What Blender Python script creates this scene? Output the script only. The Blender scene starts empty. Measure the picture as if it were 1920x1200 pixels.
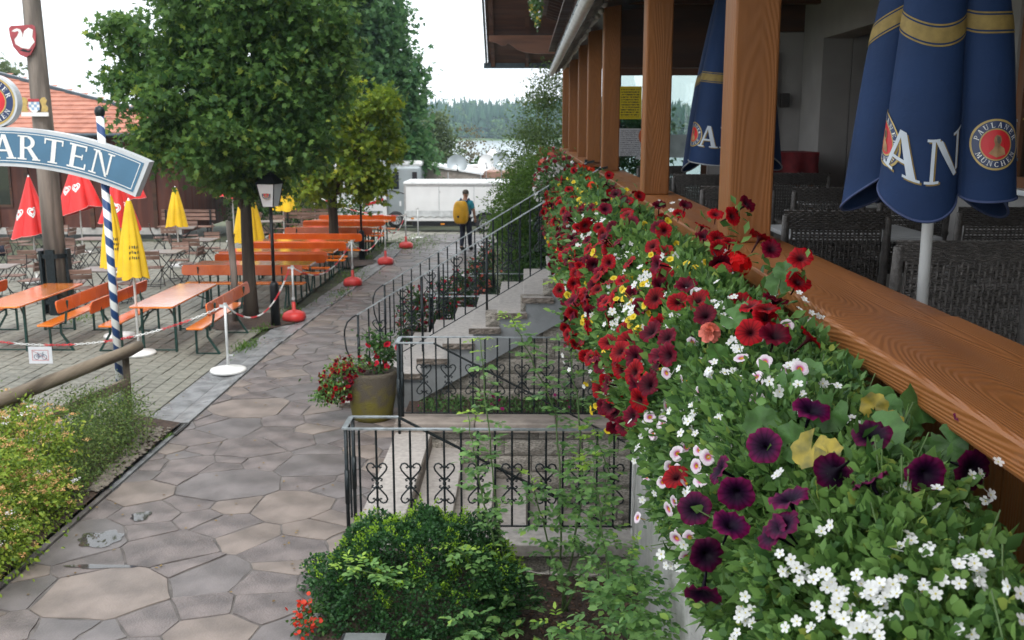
import bpy, math, random
import numpy as np
from mathutils import Vector, Matrix, noise
random.seed(11); rng = np.random.default_rng(11)
S = bpy.context.scene; COL = S.collection
R = math.radians
# ------------------------------------------------------------ camera, sky, sun, exposure
cd = bpy.data.cameras.new('camera'); cam = bpy.data.objects.new('camera', cd); COL.objects.link(cam)
cd.sensor_width = 36; cd.lens = 35.63; cd.clip_start = .05; cd.clip_end = 4000
cam.location = (0, 0, 3.5); cam.rotation_euler = (R(90) - .18827, 0, .01292)
cd.dof.use_dof = True; cd.dof.focus_distance = 3.4; cd.dof.aperture_fstop = 9
S.camera = cam
W = bpy.data.worlds.new('World'); S.world = W; W.use_nodes = True
nt = W.node_tree; bg = nt.nodes['Background']
sky = nt.nodes.new('ShaderNodeTexSky'); sky.sky_type = 'NISHITA'; sky.sun_disc = False
SUN_EL, SUN_ROT = R(58), R(200)
sky.sun_elevation = SUN_EL; sky.sun_rotation = SUN_ROT; sky.dust_density = 4; sky.air_density = 1.2
mx = nt.nodes.new('ShaderNodeMixRGB'); mx.inputs[0].default_value = .78          # high even cloud over the blue
mx.inputs[2].default_value = (10.6, 11.1, 11.5, 1)
nt.links.new(sky.outputs[0], mx.inputs[1]); nt.links.new(mx.outputs[0], bg.inputs[0]); bg.inputs[1].default_value = .135
sl = bpy.data.lights.new('sun', 'SUN'); sl.energy = 1.4; sl.angle = R(18); sl.color = (1, .965, .91)
so = bpy.data.objects.new('sun', sl); COL.objects.link(so)
so.rotation_euler = (R(90) - SUN_EL, 0, R(20))
S.view_settings.view_transform = 'Standard'; S.view_settings.look = 'None'; S.view_settings.gamma = 1
S.view_settings.exposure = 0.65; S.view_settings.use_curve_mapping = False
cy = S.cycles; cy.use_denoising = True; cy.max_bounces = 7; cy.diffuse_bounces = 3; cy.glossy_bounces = 3
cy.transmission_bounces = 5; cy.transparent_max_bounces = 8; cy.volume_bounces = 0; cy.caustics_reflective = False; cy.caustics_refractive = False
cy.use_adaptive_sampling = True; cy.adaptive_threshold = .015

# ------------------------------------------------------------ materials
def c3(c): return (c[0], c[1], c[2], 1)
def base(name):
    m = bpy.data.materials.new(name); m.use_nodes = True
    n = m.node_tree.nodes; l = m.node_tree.links
    return m, n, l, n['Principled BSDF']
def mat(name, col, rough=.6, var=.18, scale=6., bump=0., bscale=40., metal=0., spec=.5, stretch=(1, 1, 1), col2=None, rnd=0., rvar=0., coat=0., detail=5, lo=.35, hi=.65):
    m, n, l, b = base(name)
    tc = n.new('ShaderNodeTexCoord'); mp = n.new('ShaderNodeMapping'); mp.inputs['Scale'].default_value = stretch
    l.new(tc.outputs['Object'], mp.inputs[0])
    nz = n.new('ShaderNodeTexNoise'); nz.inputs['Scale'].default_value = scale; nz.inputs['Detail'].default_value = detail
    l.new(mp.outputs[0], nz.inputs['Vector'])
    rp = n.new('ShaderNodeValToRGB'); e = rp.color_ramp.elements
    e[0].position = lo; e[1].position = hi
    a = [c * (1 - var) for c in col]; d = col2 if col2 else [min(1, c * (1 + var)) for c in col]
    e[0].color = c3(a); e[1].color = c3(d); l.new(nz.outputs['Fac'], rp.inputs[0])
    out = rp.outputs[0]
    if rnd:
        oi = n.new('ShaderNodeObjectInfo'); hs = n.new('ShaderNodeHueSaturation'); mr = n.new('ShaderNodeMapRange')
        mr.inputs[3].default_value = 1 - rnd; mr.inputs[4].default_value = 1 + rnd
        l.new(oi.outputs['Random'], mr.inputs[0]); l.new(mr.outputs[0], hs.inputs['Value']); l.new(out, hs.inputs['Color']); out = hs.outputs[0]
    l.new(out, b.inputs['Base Color'])
    b.inputs['Roughness'].default_value = rough; b.inputs['Metallic'].default_value = metal; b.inputs['Specular IOR Level'].default_value = spec
    if coat: b.inputs['Coat Weight'].default_value = coat; b.inputs['Coat Roughness'].default_value = .15
    if rvar:
        n2 = n.new('ShaderNodeTexNoise'); n2.inputs['Scale'].default_value = scale * .35; l.new(mp.outputs[0], n2.inputs['Vector'])
        mr2 = n.new('ShaderNodeMapRange'); mr2.inputs[1].default_value = .35; mr2.inputs[2].default_value = .65
        mr2.inputs[3].default_value = rough - rvar; mr2.inputs[4].default_value = rough + rvar
        l.new(n2.outputs['Fac'], mr2.inputs[0]); l.new(mr2.outputs[0], b.inputs['Roughness'])
    if bump:
        n3 = n.new('ShaderNodeTexNoise'); n3.inputs['Scale'].default_value = bscale; n3.inputs['Detail'].default_value = 6; l.new(mp.outputs[0], n3.inputs['Vector'])
        bp = n.new('ShaderNodeBump'); bp.inputs['Strength'].default_value = bump; bp.inputs['Distance'].default_value = .02
        l.new(n3.outputs['Fac'], bp.inputs['Height']); l.new(bp.outputs[0], b.inputs['Normal'])
    return m
def leafmat(name, c1, c2, rough=.45, tr=.3, c0=None, hue=0.):
    m, n, l, b = base(name)
    g = n.new('ShaderNodeNewGeometry'); rp = n.new('ShaderNodeValToRGB'); e = rp.color_ramp.elements
    e[0].color = c3(c1); e[1].color = c3(c2)
    if c0: x = e.new(.93); x.color = c3(c2); e[-1].color = c3(c0)
    l.new(g.outputs['Random Per Island'], rp.inputs[0]); l.new(rp.outputs[0], b.inputs['Base Color'])
    b.inputs['Roughness'].default_value = rough; b.inputs['Specular IOR Level'].default_value = .22
    t = n.new('ShaderNodeBsdfTranslucent'); hs = n.new('ShaderNodeHueSaturation'); hs.inputs['Value'].default_value = 1.5; hs.inputs['Hue'].default_value = .49
    l.new(rp.outputs[0], hs.inputs['Color']); l.new(hs.outputs[0], t.inputs[0])
    ms = n.new('ShaderNodeMixShader'); ms.inputs[0].default_value = tr
    l.new(b.outputs[0], ms.inputs[1]); l.new(t.outputs[0], ms.inputs[2]); l.new(ms.outputs[0], n['Material Output'].inputs[0])
    return m
def flowermat(name, stops, rad, petals=5, vein=.25, rnd=.2, tr=.15, rough=.55):
    """petal colour by distance from the flower's own axis, with darker veins along the lobes"""
    m, n, l, b = base(name)
    tc = n.new('ShaderNodeTexCoord'); sp = n.new('ShaderNodeSeparateXYZ'); l.new(tc.outputs['Object'], sp.inputs[0])
    def mth(op, a, bb=None):
        q = n.new('ShaderNodeMath'); q.operation = op
        for i, x in enumerate((a, bb)):
            if x is None: continue
            if isinstance(x, (int, float)): q.inputs[i].default_value = x
            else: l.new(x, q.inputs[i])
        return q.outputs[0]
    r = mth('SQRT', mth('ADD', mth('MULTIPLY', sp.outputs[0], sp.outputs[0]), mth('MULTIPLY', sp.outputs[1], sp.outputs[1])))
    rr = mth('DIVIDE', r, rad)
    rp = n.new('ShaderNodeValToRGB'); e = rp.color_ramp.elements
    while len(e) > 2: e.remove(e[-1])
    e[0].position, e[0].color = stops[0][0], c3(stops[0][1]); e[1].position, e[1].color = stops[-1][0], c3(stops[-1][1])
    for p, c in stops[1:-1]: x = e.new(p); x.color = c3(c)
    l.new(rr, rp.inputs[0])
    th = mth('ARCTAN2', sp.outputs[1], sp.outputs[0])
    v = mth('POWER', mth('ABSOLUTE', mth('COSINE', mth('MULTIPLY', th, petals * 1.5))), 6)
    vv = mth('SUBTRACT', 1, mth('MULTIPLY', v, vein))
    oi = n.new('ShaderNodeObjectInfo'); mr = n.new('ShaderNodeMapRange'); mr.inputs[3].default_value = 1 - rnd; mr.inputs[4].default_value = 1 + rnd
    l.new(oi.outputs['Random'], mr.inputs[0])
    hs = n.new('ShaderNodeHueSaturation'); l.new(rp.outputs[0], hs.inputs['Color']); l.new(mth('MULTIPLY', vv, mr.outputs[0]), hs.inputs['Value'])
    l.new(hs.outputs[0], b.inputs['Base Color']); b.inputs['Roughness'].default_value = rough; b.inputs['Specular IOR Level'].default_value = .12
    t = n.new('ShaderNodeBsdfTranslucent'); l.new(hs.outputs[0], t.inputs[0]); ms = n.new('ShaderNodeMixShader'); ms.inputs[0].default_value = tr
    l.new(b.outputs[0], ms.inputs[1]); l.new(t.outputs[0], ms.inputs[2]); l.new(ms.outputs[0], n['Material Output'].inputs[0])
    return m
def woodmat(name, c1, c2, axis='Y', rough=.4, fine=9., bump=.25, spec=.5, rnd=.0, wave=2.2, dist=5.):
    m, n, l, b = base(name)
    tc = n.new('ShaderNodeTexCoord'); mp = n.new('ShaderNodeMapping')
    s = {'X': (.12, 1, 1), 'Y': (1, .12, 1), 'Z': (1, 1, .12)}[axis]
    mp.inputs['Scale'].default_value = s; l.new(tc.outputs['Object'], mp.inputs[0])
    oi = n.new('ShaderNodeObjectInfo'); va = n.new('ShaderNodeVectorMath'); va.operation = 'ADD'
    cx = n.new('ShaderNodeCombineXYZ'); q = n.new('ShaderNodeMath'); q.operation = 'MULTIPLY'; q.inputs[1].default_value = 37
    l.new(oi.outputs['Random'], q.inputs[0])
    for i in range(3): l.new(q.outputs[0], cx.inputs[i])
    l.new(mp.outputs[0], va.inputs[0]); l.new(cx.outputs[0], va.inputs[1])
    nz = n.new('ShaderNodeTexNoise'); nz.inputs['Scale'].default_value = wave; nz.inputs['Detail'].default_value = 2; l.new(va.outputs[0], nz.inputs['Vector'])
    mu = n.new('ShaderNodeMath'); mu.operation = 'MULTIPLY'; mu.inputs[1].default_value = fine * dist; l.new(nz.outputs['Fac'], mu.inputs[0])
    sn = n.new('ShaderNodeMath'); sn.operation = 'SINE'; l.new(mu.outputs[0], sn.inputs[0])
    nf = n.new('ShaderNodeTexNoise'); nf.inputs['Scale'].default_value = 45; nf.inputs['Detail'].default_value = 4; l.new(va.outputs[0], nf.inputs['Vector'])
    ad = n.new('ShaderNodeMath'); ad.operation = 'MULTIPLY_ADD'; ad.inputs[1].default_value = .5; l.new(sn.outputs[0], ad.inputs[0]); l.new(nf.outputs['Fac'], ad.inputs[2])
    rp = n.new('ShaderNodeValToRGB'); e = rp.color_ramp.elements; e[0].position = .05; e[1].position = .95; e[0].color = c3(c1); e[1].color = c3(c2)
    l.new(ad.outputs[0], rp.inputs[0]); out = rp.outputs[0]
    nb = n.new('ShaderNodeTexNoise'); nb.inputs['Scale'].default_value = 5; nb.inputs['Detail'].default_value = 4; l.new(va.outputs[0], nb.inputs['Vector'])
    mb_ = n.new('ShaderNodeMapRange'); mb_.inputs[1].default_value = .3; mb_.inputs[2].default_value = .7; mb_.inputs[3].default_value = .78; mb_.inputs[4].default_value = 1.18; l.new(nb.outputs['Fac'], mb_.inputs[0])
    h0 = n.new('ShaderNodeHueSaturation'); l.new(out, h0.inputs['Color']); l.new(mb_.outputs[0], h0.inputs['Value']); out = h0.outputs[0]
    if rnd:
        hs = n.new('ShaderNodeHueSaturation'); mr = n.new('ShaderNodeMapRange'); mr.inputs[3].default_value = 1 - rnd; mr.inputs[4].default_value = 1 + rnd
        l.new(oi.outputs['Random'], mr.inputs[0]); l.new(mr.outputs[0], hs.inputs['Value']); l.new(out, hs.inputs['Color']); out = hs.outputs[0]
    l.new(out, b.inputs['Base Color']); b.inputs['Specular IOR Level'].default_value = spec
    mr3 = n.new('ShaderNodeMapRange'); mr3.inputs[1].default_value = .3; mr3.inputs[2].default_value = .7; mr3.inputs[3].default_value = rough - .08; mr3.inputs[4].default_value = rough + .2; l.new(nb.outputs['Fac'], mr3.inputs[0]); l.new(mr3.outputs[0], b.inputs['Roughness'])
    bp = n.new('ShaderNodeBump'); bp.inputs['Strength'].default_value = bump; bp.inputs['Distance'].default_value = .006
    l.new(ad.outputs[0], bp.inputs['Height']); l.new(bp.outputs[0], b.inputs['Normal'])
    return m
def glassmat(name, tint=(.8, .88, .9), alpha=.35, rough=.02):
    m, n, l, b = base(name)
    g = n.new('ShaderNodeBsdfGlossy'); g.inputs['Roughness'].default_value = rough
    t = n.new('ShaderNodeBsdfTransparent'); t.inputs[0].default_value = c3(tint)
    f = n.new('ShaderNodeFresnel'); f.inputs[0].default_value = 1.5
    a = n.new('ShaderNodeMath'); a.operation = 'MULTIPLY_ADD'; a.inputs[1].default_value = 1; a.inputs[2].default_value = alpha; a.use_clamp = True
    l.new(f.outputs[0], a.inputs[0]); ms = n.new('ShaderNodeMixShader'); l.new(a.outputs[0], ms.inputs[0])
    l.new(t.outputs[0], ms.inputs[1]); l.new(g.outputs[0], ms.inputs[2]); l.new(ms.outputs[0], n['Material Output'].inputs[0])
    return m

# ------------------------------------------------------------ geometry helpers
class MB:
    def __init__(s): s.v = []; s.f = []
    def add(s, v, f):
        o = len(s.v); s.v += [tuple(p) for p in v]; s.f += [tuple(i + o for i in q) for q in f]; return s
    def box(s, c, d, rot=None):
        hx, hy, hz = d[0] / 2, d[1] / 2, d[2] / 2
        P = [Vector((x, y, z)) for z in (-hz, hz) for x, y in ((-hx, -hy), (hx, -hy), (hx, hy), (-hx, hy))]
        if rot is not None: P = [rot @ p for p in P]
        return s.add([(p.x + c[0], p.y + c[1], p.z + c[2]) for p in P], [(3, 2, 1, 0), (4, 5, 6, 7), (0, 1, 5, 4), (1, 2, 6, 5), (2, 3, 7, 6), (3, 0, 4, 7)])
    def b2(s, a, b):
        return s.box([(a[i] + b[i]) / 2 for i in range(3)], [abs(b[i] - a[i]) for i in range(3)])
    def bar(s, p, q, w, h=None, up=(0, 0, 1)):
        p, q = Vector(p), Vector(q); d = q - p; L = d.length; d.normalize(); u = Vector(up)
        if abs(d.dot(u)) > .98: u = Vector((1, 0, 0))
        x = d.cross(u).normalized(); u = x.cross(d)
        M = Matrix((x, d, u)).transposed()
        return s.box((p + q) / 2, (w, L, h or w), M)
    def tube(s, pts, r, n=8, cap=True):
        pts = [Vector(p) for p in pts]; m = len(pts); rs = r if hasattr(r, '__len__') else [r] * m
        o = len(s.v); ref = None
        for i, p in enumerate(pts):
            d = (pts[min(i + 1, m - 1)] - pts[max(i - 1, 0)])
            d = d.normalized() if d.length > 1e-9 else Vector((0, 0, 1))
            if ref is None: ref = Vector((0, 0, 1)) if abs(d.z) < .9 else Vector((1, 0, 0))
            x = d.cross(ref)
            x = x.normalized() if x.length > 1e-6 else d.orthogonal().normalized()
            ref = x.cross(d)
            for k in range(n):
                a = 2 * math.pi * k / n; q = p + (x * math.cos(a) + ref * math.sin(a)) * rs[i]; s.v.append((q.x, q.y, q.z))
        for i in range(m - 1):
            for k in range(n):
                s.f.append((o + i * n + k, o + i * n + (k + 1) % n, o + (i + 1) * n + (k + 1) % n, o + (i + 1) * n + k))
        if cap: s.f.append(tuple(o + k for k in range(n))[::-1]); s.f.append(tuple(o + (m - 1) * n + k for k in range(n)))
        return s
    def lathe(s, prof, n=24, c=(0, 0, 0), cap=True, fn=None):
        o = len(s.v)
        for r, z in prof:
            for k in range(n):
                a = 2 * math.pi * k / n; rr, zz = fn(r, z, a) if fn else (r, z)
                s.v.append((c[0] + rr * math.cos(a), c[1] + rr * math.sin(a), c[2] + zz))
        for i in range(len(prof) - 1):
            for k in range(n): s.f.append((o + i * n + k, o + i * n + (k + 1) % n, o + (i + 1) * n + (k + 1) % n, o + (i + 1) * n + k))
        if cap:
            s.f.append(tuple(o + k for k in range(n))[::-1]); s.f.append(tuple(o + (len(prof) - 1) * n + k for k in range(n)))
        return s
    def prism(s, poly, z0, z1, M=None):
        n = len(poly); P = [Vector((x, y, z)) for z in (z0, z1) for x, y in poly]
        if M is not None: P = [M @ p for p in P]
        return s.add(P, [tuple(range(n))[::-1], tuple(range(n, 2 * n))] + [(i, (i + 1) % n, n + (i + 1) % n, n + i) for i in range(n)])
    def grid(s, fn, nu, nv, closed=False):
        o = len(s.v)
        for j in range(nv + 1):
            for i in range(nu + (0 if closed else 1)): s.v.append(tuple(fn(i / nu, j / nv)))
        w = nu if closed else nu + 1
        for j in range(nv):
            for i in range(nu):
                a = o + j * w + i; b = o + j * w + (i + 1) % w if closed else a + 1
                s.f.append((a, b, b + w, a + w))
        return s
    def mesh(s, name, smooth=False):
        m = bpy.data.meshes.new(name); m.from_pydata(s.v, [], s.f)
        if smooth: m.shade_smooth()
        return m
    def build(s, name, mt, parent=None, smooth=False, loc=None, bevel=0, kind=None, rot=None):
        return obj(name, s.mesh(name, smooth), mt, parent, loc, bevel, kind, rot)
def obj(name, me, mt=None, parent=None, loc=None, bevel=0, kind=None, rot=None):
    if mt is not None and not me.materials: me.materials.append(mt)
    o = bpy.data.objects.new(name, me); COL.objects.link(o)
    if parent: o.parent = parent
    if loc is not None: o.location = loc
    if rot is not None: o.rotation_euler = rot
    if bevel:
        b = o.modifiers.new('bevel', 'BEVEL'); b.width = bevel; b.segments = 2; b.limit_method = 'ANGLE'; b.angle_limit = R(40)
    if kind: o['kind'] = kind
    return o
def tag(o, label, cat, group=None, kind=None):
    if label: o['label'] = label
    if cat: o['category'] = cat
    if group: o['group'] = group
    if kind: o['kind'] = kind
    return o
def thing(name, label, cat, loc=(0, 0, 0), rz=0, group=None):
    o = bpy.data.objects.new(name, None); o.empty_display_size = .1; COL.objects.link(o); o.location = loc; o.rotation_euler = (0, 0, rz)
    return tag(o, label, cat, group)
def copy_tree(o, parent=None):
    c = o.copy(); COL.objects.link(c)
    if parent: c.parent = parent
    for ch in list(o.children): copy_tree(ch, c)
    return c
def struct(name, mb, mt, parent=None, smooth=False): return mb.build(name, mt, parent, smooth, kind='structure')
def npmesh(name, V, F, mt, parent=None, kind=None, smooth=False):
    """V (n,3), F (m,k) arrays -> one mesh object"""
    me = bpy.data.meshes.new(name); k = F.shape[1]
    me.vertices.add(len(V)); me.vertices.foreach_set('co', V.astype(np.float32).ravel())
    me.loops.add(F.size); me.loops.foreach_set('vertex_index', F.astype(np.int32).ravel())
    me.polygons.add(len(F)); me.polygons.foreach_set('loop_start', np.arange(0, F.size, k, dtype=np.int32))
    me.update(calc_edges=True)
    if smooth: me.shade_smooth()
    return obj(name, me, mt, parent, kind=kind)
def nrm(a): return a / np.maximum(np.linalg.norm(a, axis=1, keepdims=True), 1e-9)
# leaf templates: x along the leaf, y across, z up
LEAF_OVAL = (np.array([(0, 0, 0), (.35, -.26, .06), (.35, 0, 0), (.35, .26, .06), (.75, -.2, .02), (.75, 0, -.04), (.75, .2, .02), (1, 0, -.12)]),
             [(0, 1, 2), (0, 2, 3), (1, 4, 5), (1, 5, 2), (2, 5, 6), (2, 6, 3), (4, 7, 5), (5, 7, 6)])
LEAF_DIAMOND = (np.array([(0, 0, 0), (.5, -.32, .05), (1, 0, -.05), (.5, .32, .05)]), [(0, 1, 2), (0, 2, 3)])
LEAF_NARROW = (np.array([(0, 0, 0), (.5, -.16, .04), (1, 0, -.1), (.5, .16, .04)]), [(0, 1, 2), (0, 2, 3)])
LEAF_MAPLE = (np.array([(0, 0, 0), (.15, -.48, .06), (.34, -.2, 0), (.62, -.52, -.02), (.62, -.17, -.02), (1.05, 0, -.12), (.62, .17, -.02), (.62, .52, -.02), (.34, .2, 0), (.15, .48, .06)]),
              [(0, 1, 2), (0, 2, 8), (0, 8, 9), (2, 3, 4), (2, 4, 8), (8, 4, 6), (4, 5, 6), (6, 7, 8)])
def leaves(name, P, D, size, mt, parent=None, tmpl=LEAF_DIAMOND, up=None, kind='stuff', roll=.6, wide=1.):
    P = np.asarray(P, float); n = len(P); D = nrm(np.asarray(D, float)); size = np.broadcast_to(size, (n,)).reshape(n, 1, 1)
    U = np.tile([0, 0, 1.], (n, 1)) if up is None else np.asarray(up, float)
    U = U + rng.normal(0, roll, (n, 3)); X = nrm(np.cross(U, D)); U = nrm(np.cross(D, X))
    T = tmpl[0]; F = np.array(tmpl[1])
    V = P[:, None, :] + size * (T[None, :, 0:1] * D[:, None, :] + wide * T[None, :, 1:2] * X[:, None, :] + T[None, :, 2:3] * U[:, None, :])
    FF = (F[None] + (np.arange(n) * len(T))[:, None, None]).reshape(-1, F.shape[1])
    return npmesh(name, V.reshape(-1, 3), FF, mt, parent, kind)
def rdir(n): return nrm(rng.normal(0, 1, (n, 3)))
HAZE = True
# ------------------------------------------------------------ ground, water, hills
M = {}
M['ground'] = mat('ground_earth', (.10, .11, .055), .9, .4, 1.5, .4, 12)
M['mortar'] = mat('joint_mortar', (.108, .097, .09), .85, .35, 5, .5, 30)
M['slab'] = mat('porphyry_slab', (.138, .118, .115), .38, .32, 3.2, .4, 60, col2=(.196, .165, .157), rnd=.1, rvar=.13, spec=.45)
M['slab_b'] = mat('porphyry_slab_tan', (.18, .148, .13), .45, .28, 2.5, .18, 55, rnd=.08, rvar=.1, spec=.4)
M['slab_c'] = mat('porphyry_slab_grey', (.135, .120, .118), .4, .28, 2.5, .18, 55, rnd=.12, rvar=.12, spec=.45)
M['paver'] = mat('concrete_paver', (.195, .19, .158), .75, .2, 9, .25, 90, rnd=.1)
M['pjoint'] = mat('paver_joint', (.05, .058, .03), .9, .4, 3, .4, 20)
M['gutter'] = mat('wet_gutter_stone', (.19, .195, .2), .38, .35, 5, .4, 25, rvar=.15)
M['soil'] = mat('bark_mulch', (.055, .034, .024), .85, .5, 30, .8, 60)
M['lakebed'] = mat('lake_water', (.2, .24, .25), .32, .1, .02, .5, .25, spec=1.)
M['meadow'] = mat('shore_meadow', (.10, .16, .05), .9, .3, .05)
def gz(y): return -.06 if y < 31 else max(-3.4, -.06 - (y - 31) * .055)
g = MB(); XS = [-700, -60, -16, -1.45, -1.12, .95, 1.65, 60, 700]; YS = [-40, 3, 8.13, 11.72, 31, 60, 92, 93, 120]
for i in range(len(XS) - 1):
    for j in range(len(YS) - 1):
        xm = (XS[i] + XS[i + 1]) / 2; ym = (YS[j] + YS[j + 1]) / 2
        if -1.45 < xm < .95 and 3 < ym < 8.13: continue
        if -1.12 < xm < 1.65 and 8.13 < ym < 11.72: continue
        g.add([(XS[i], YS[j], gz(YS[j])), (XS[i + 1], YS[j], gz(YS[j])), (XS[i + 1], YS[j + 1], gz(YS[j + 1])), (XS[i], YS[j + 1], gz(YS[j + 1]))], [(0, 1, 2, 3)])
struct('ground', g, M['ground'])
struct('lake', MB().add([(-1500, 84, -2.9), (1500, 84, -2.9), (1500, 1500, -2.9), (-1500, 1500, -2.9)], [(0, 1, 2, 3)]), M['lakebed'])
def hz(x, y): return -3.1 + 1.2 * min(1, max(0, (y - 486) / 12)) + max(0, (y - 505)) * .05 * (1 + .2 * noise.noise((x * .006, y * .006, 3))) + 3.5 * min(1, max(0, y - 505) / 60) * noise.noise((x * .009, 5, .5))
hl = MB().grid(lambda u, v: (-900 + 1800 * u, 486 + 500 * v, hz(-900 + 1800 * u, 486 + 500 * v)), 60, 24)
struct('hill', hl, M['meadow'], smooth=True)
# far wood across the lake, one mass
fv = []; ff = []
def spruce(x, y, h):
    z = hz(x, y) - .3; r = h * random.uniform(.18, .27); a0 = random.random() * 6
    for t in range(3):
        zb, zt, rr = z + h * (.06 + .27 * t), z + h * (.48 + .26 * t), r * (1 - .28 * t); o = len(fv)
        for k in range(7):
            a = a0 + k * .8976; q = rr * random.uniform(.75, 1.15); fv.append((x + q * math.cos(a), y + q * math.sin(a), zb + random.uniform(-.05, .05) * h))
        fv.append((x, y, zt))
        for k in range(7): ff.append((o + k, o + (k + 1) % 7, o + 7))
for i in range(1500):
    y = 508 + 190 * random.random() ** 1.3; x = random.uniform(-190, 150) * (y / 560); spruce(x, y, random.uniform(11, 17))
npmesh('spruce_forest', np.array(fv), np.array(ff), leafmat('spruce_green', (.012, .042, .026), (.032, .08, .04), .8, 0), kind='stuff')
P = []; 
for i in range(420):
    x = random.uniform(-190, 150); y = random.uniform(496, 512) if i < 130 else random.uniform(512, 690); r = random.uniform(2.5, 5) if i < 130 else random.uniform(3.5, 6); z = hz(x, y) + (r * .9 if i < 130 else r * 1.6)
    d = rdir(60); P.append(np.array([x, y, z]) + d * r * rng.uniform(.6, 1.05, (60, 1)) * [1, 1, 1.15])
P = np.concatenate(P); leaves('shore_thicket', P, rdir(len(P)), rng.uniform(1.2, 2.2, len(P)), leafmat('thicket_green', (.04, .095, .032), (.095, .165, .05), .8, .1), tmpl=LEAF_DIAMOND)

# ------------------------------------------------------------ flagstone path
def clip(poly, px, py, nx, ny):
    out = []
    for i in range(len(poly)):
        a, b = poly[i], poly[(i + 1) % len(poly)]
        da = (a[0] - px) * nx + (a[1] - py) * ny; db = (b[0] - px) * nx + (b[1] - py) * ny
        if da <= 0: out.append(a)
        if (da < 0 < db) or (db < 0 < da):
            t = da / (da - db); out.append((a[0] + (b[0] - a[0]) * t, a[1] + (b[1] - a[1]) * t))
    return out
def path_left(y): return -4.03 if y < 16 else -4.03 + .45 * min(1, (y - 16) / 10)
def path_right(y): return -1.47 if y < 8.1 else (-1.13 if y < 15 else -1.0)
sites = []
for _ in range(6000):
    x = random.uniform(-4.6, -.6); y = random.uniform(2.5, 32)
    dmin = random.choice((.2, .28, .42, .56, .68, .8)) * (1 if y < 22 else 1.1)
    if all((x - a) ** 2 * .7 + ((y - b) * 1.05) ** 2 > (.5 * (dmin + dd)) ** 2 for a, b, dd in sites): sites.append((x, y, dmin))
path = MB().add([(-4.03, -8, -.007), (-1.47, -8, -.007), (-1.47, 8.13, -.007), (-1.12, 8.13, -.007), (-1.12, 11.72, -.007), (-1, 11.72, -.007), (-1, 31.5, -.007), (-3.58, 31.5, -.007), (-3.58, 26, -.007), (-4.03, 16, -.007)], [tuple(range(10))])
path = struct('path', path, M['mortar'])
cells = []
for i, (x, y, dm) in enumerate(sites):
    if not (-4.3 < x < -.9): continue
    near = sorted(((a - x) ** 2 + (b - y) ** 2, a, b, q) for a, b, q in sites if abs(a - x) < 2.6 and abs(b - y) < 2.6)[1:22]
    po = [(x - 1.6, y - 1.6), (x + 1.6, y - 1.6), (x + 1.6, y + 1.6), (x - 1.6, y + 1.6)]
    for _, a, b, q in near:
        nx, ny = a - x, b - y; L = math.hypot(nx, ny); w = .5 + .14 * (dm * dm - q * q) / (L * L); po = clip(po, x + nx * w - nx / L * .0055, y + ny * w - ny / L * .0055, nx / L, ny / L)
        if len(po) < 3: break
    if len(po) < 3: continue
    po = clip(po, path_left(y) + .015, 0, -1, 0); po = clip(po, path_right(y) - .015, 0, 1, 0) if len(po) > 2 else po
    if len(po) < 3: continue
    ar = abs(sum(po[k][0] * po[(k + 1) % len(po)][1] - po[(k + 1) % len(po)][0] * po[k][1] for k in range(len(po)))) / 2
    if ar < .015: continue
    cells.append((y, x, po))
cells.sort(); rest = MB(); made = 0
for y, x, po in cells:
    q = []
    for k in range(len(po)):                                     # split edges, wobble, cut the corners
        a, b = po[k], po[(k + 1) % len(po)]; L = math.hypot(b[0] - a[0], b[1] - a[1])
        if L < .05: q.append(((a[0] + b[0]) / 2, (a[1] + b[1]) / 2)); continue
        nx, ny = -(b[1] - a[1]) / L, (b[0] - a[0]) / L
        for t in ((.03, .35, .65, .97) if L > .3 else (.06, .94)):
            w = random.uniform(-.003, .016) if t in (.35, .65) else random.uniform(0, .005)
            q.append((a[0] + (b[0] - a[0]) * t + nx * w, a[1] + (b[1] - a[1]) * t + ny * w))
    if len(q) < 3: continue
    cx = sum(p[0] for p in q) / len(q); cyy = sum(p[1] for p in q) / len(q); n = len(q); z0 = random.uniform(-.004, .004); tx, ty = random.uniform(-.006, .006), random.uniform(-.006, .006)
    rings = [(1.0, -.03), (1.0, -.003), (.993, 0)]
    V = [(cx + (p[0] - cx) * s, cyy + (p[1] - cyy) * s, z + (z0 + tx * (p[0] - cx) + ty * (p[1] - cyy) if z > -.02 else 0)) for s, z in rings for p in q]
    F = [(r * n + k, r * n + (k + 1) % n, (r + 1) * n + (k + 1) % n, (r + 1) * n + k) for r in range(2) for k in range(n)] + [tuple(range(2 * n, 3 * n))]
    mt = random.choice((M['slab'], M['slab'], M['slab_c'], M['slab_b']))
    if made < 300 and y > 4:
        MB().add([(v[0] - cx, v[1] - cyy, v[2]) for v in V], F).build('flagstone', mt, path, loc=(cx, cyy, 0)); made += 1
    else: rest.add(V, F)
if rest.v: rest.build('far_flagstones', M['slab'], path, kind='stuff')
# rain water standing in the hollow at the path's edge
pud = MB()
def puddle(cx, cyy, rx, ry, sd):
    pts = []
    for k in range(56):
        a = k / 56 * 6.283; w = 1 + .55 * noise.noise((math.cos(a) * 1.5 + sd, math.sin(a) * 1.5, sd)); pts.append((cx + rx * w * math.cos(a), cyy + ry * w * math.sin(a), .0085))
    pud.add(pts, [tuple(range(56))])
for a in ((-3.5, 8.72, .1, .1, 4.), (-3.66, 8.2, .2, .17, 7.), (-3.4, 7.64, .28, .04, 9.)): puddle(*a)
mw, n_, l_, b_ = base('puddle_water'); b_.inputs['Base Color'].default_value = (.05, .045, .04, 1); b_.inputs['Roughness'].default_value = .03; b_.inputs['Alpha'].default_value = .8; b_.inputs['IOR'].default_value = 1.8
pud.build('puddle', mw, kind='structure')

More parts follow.
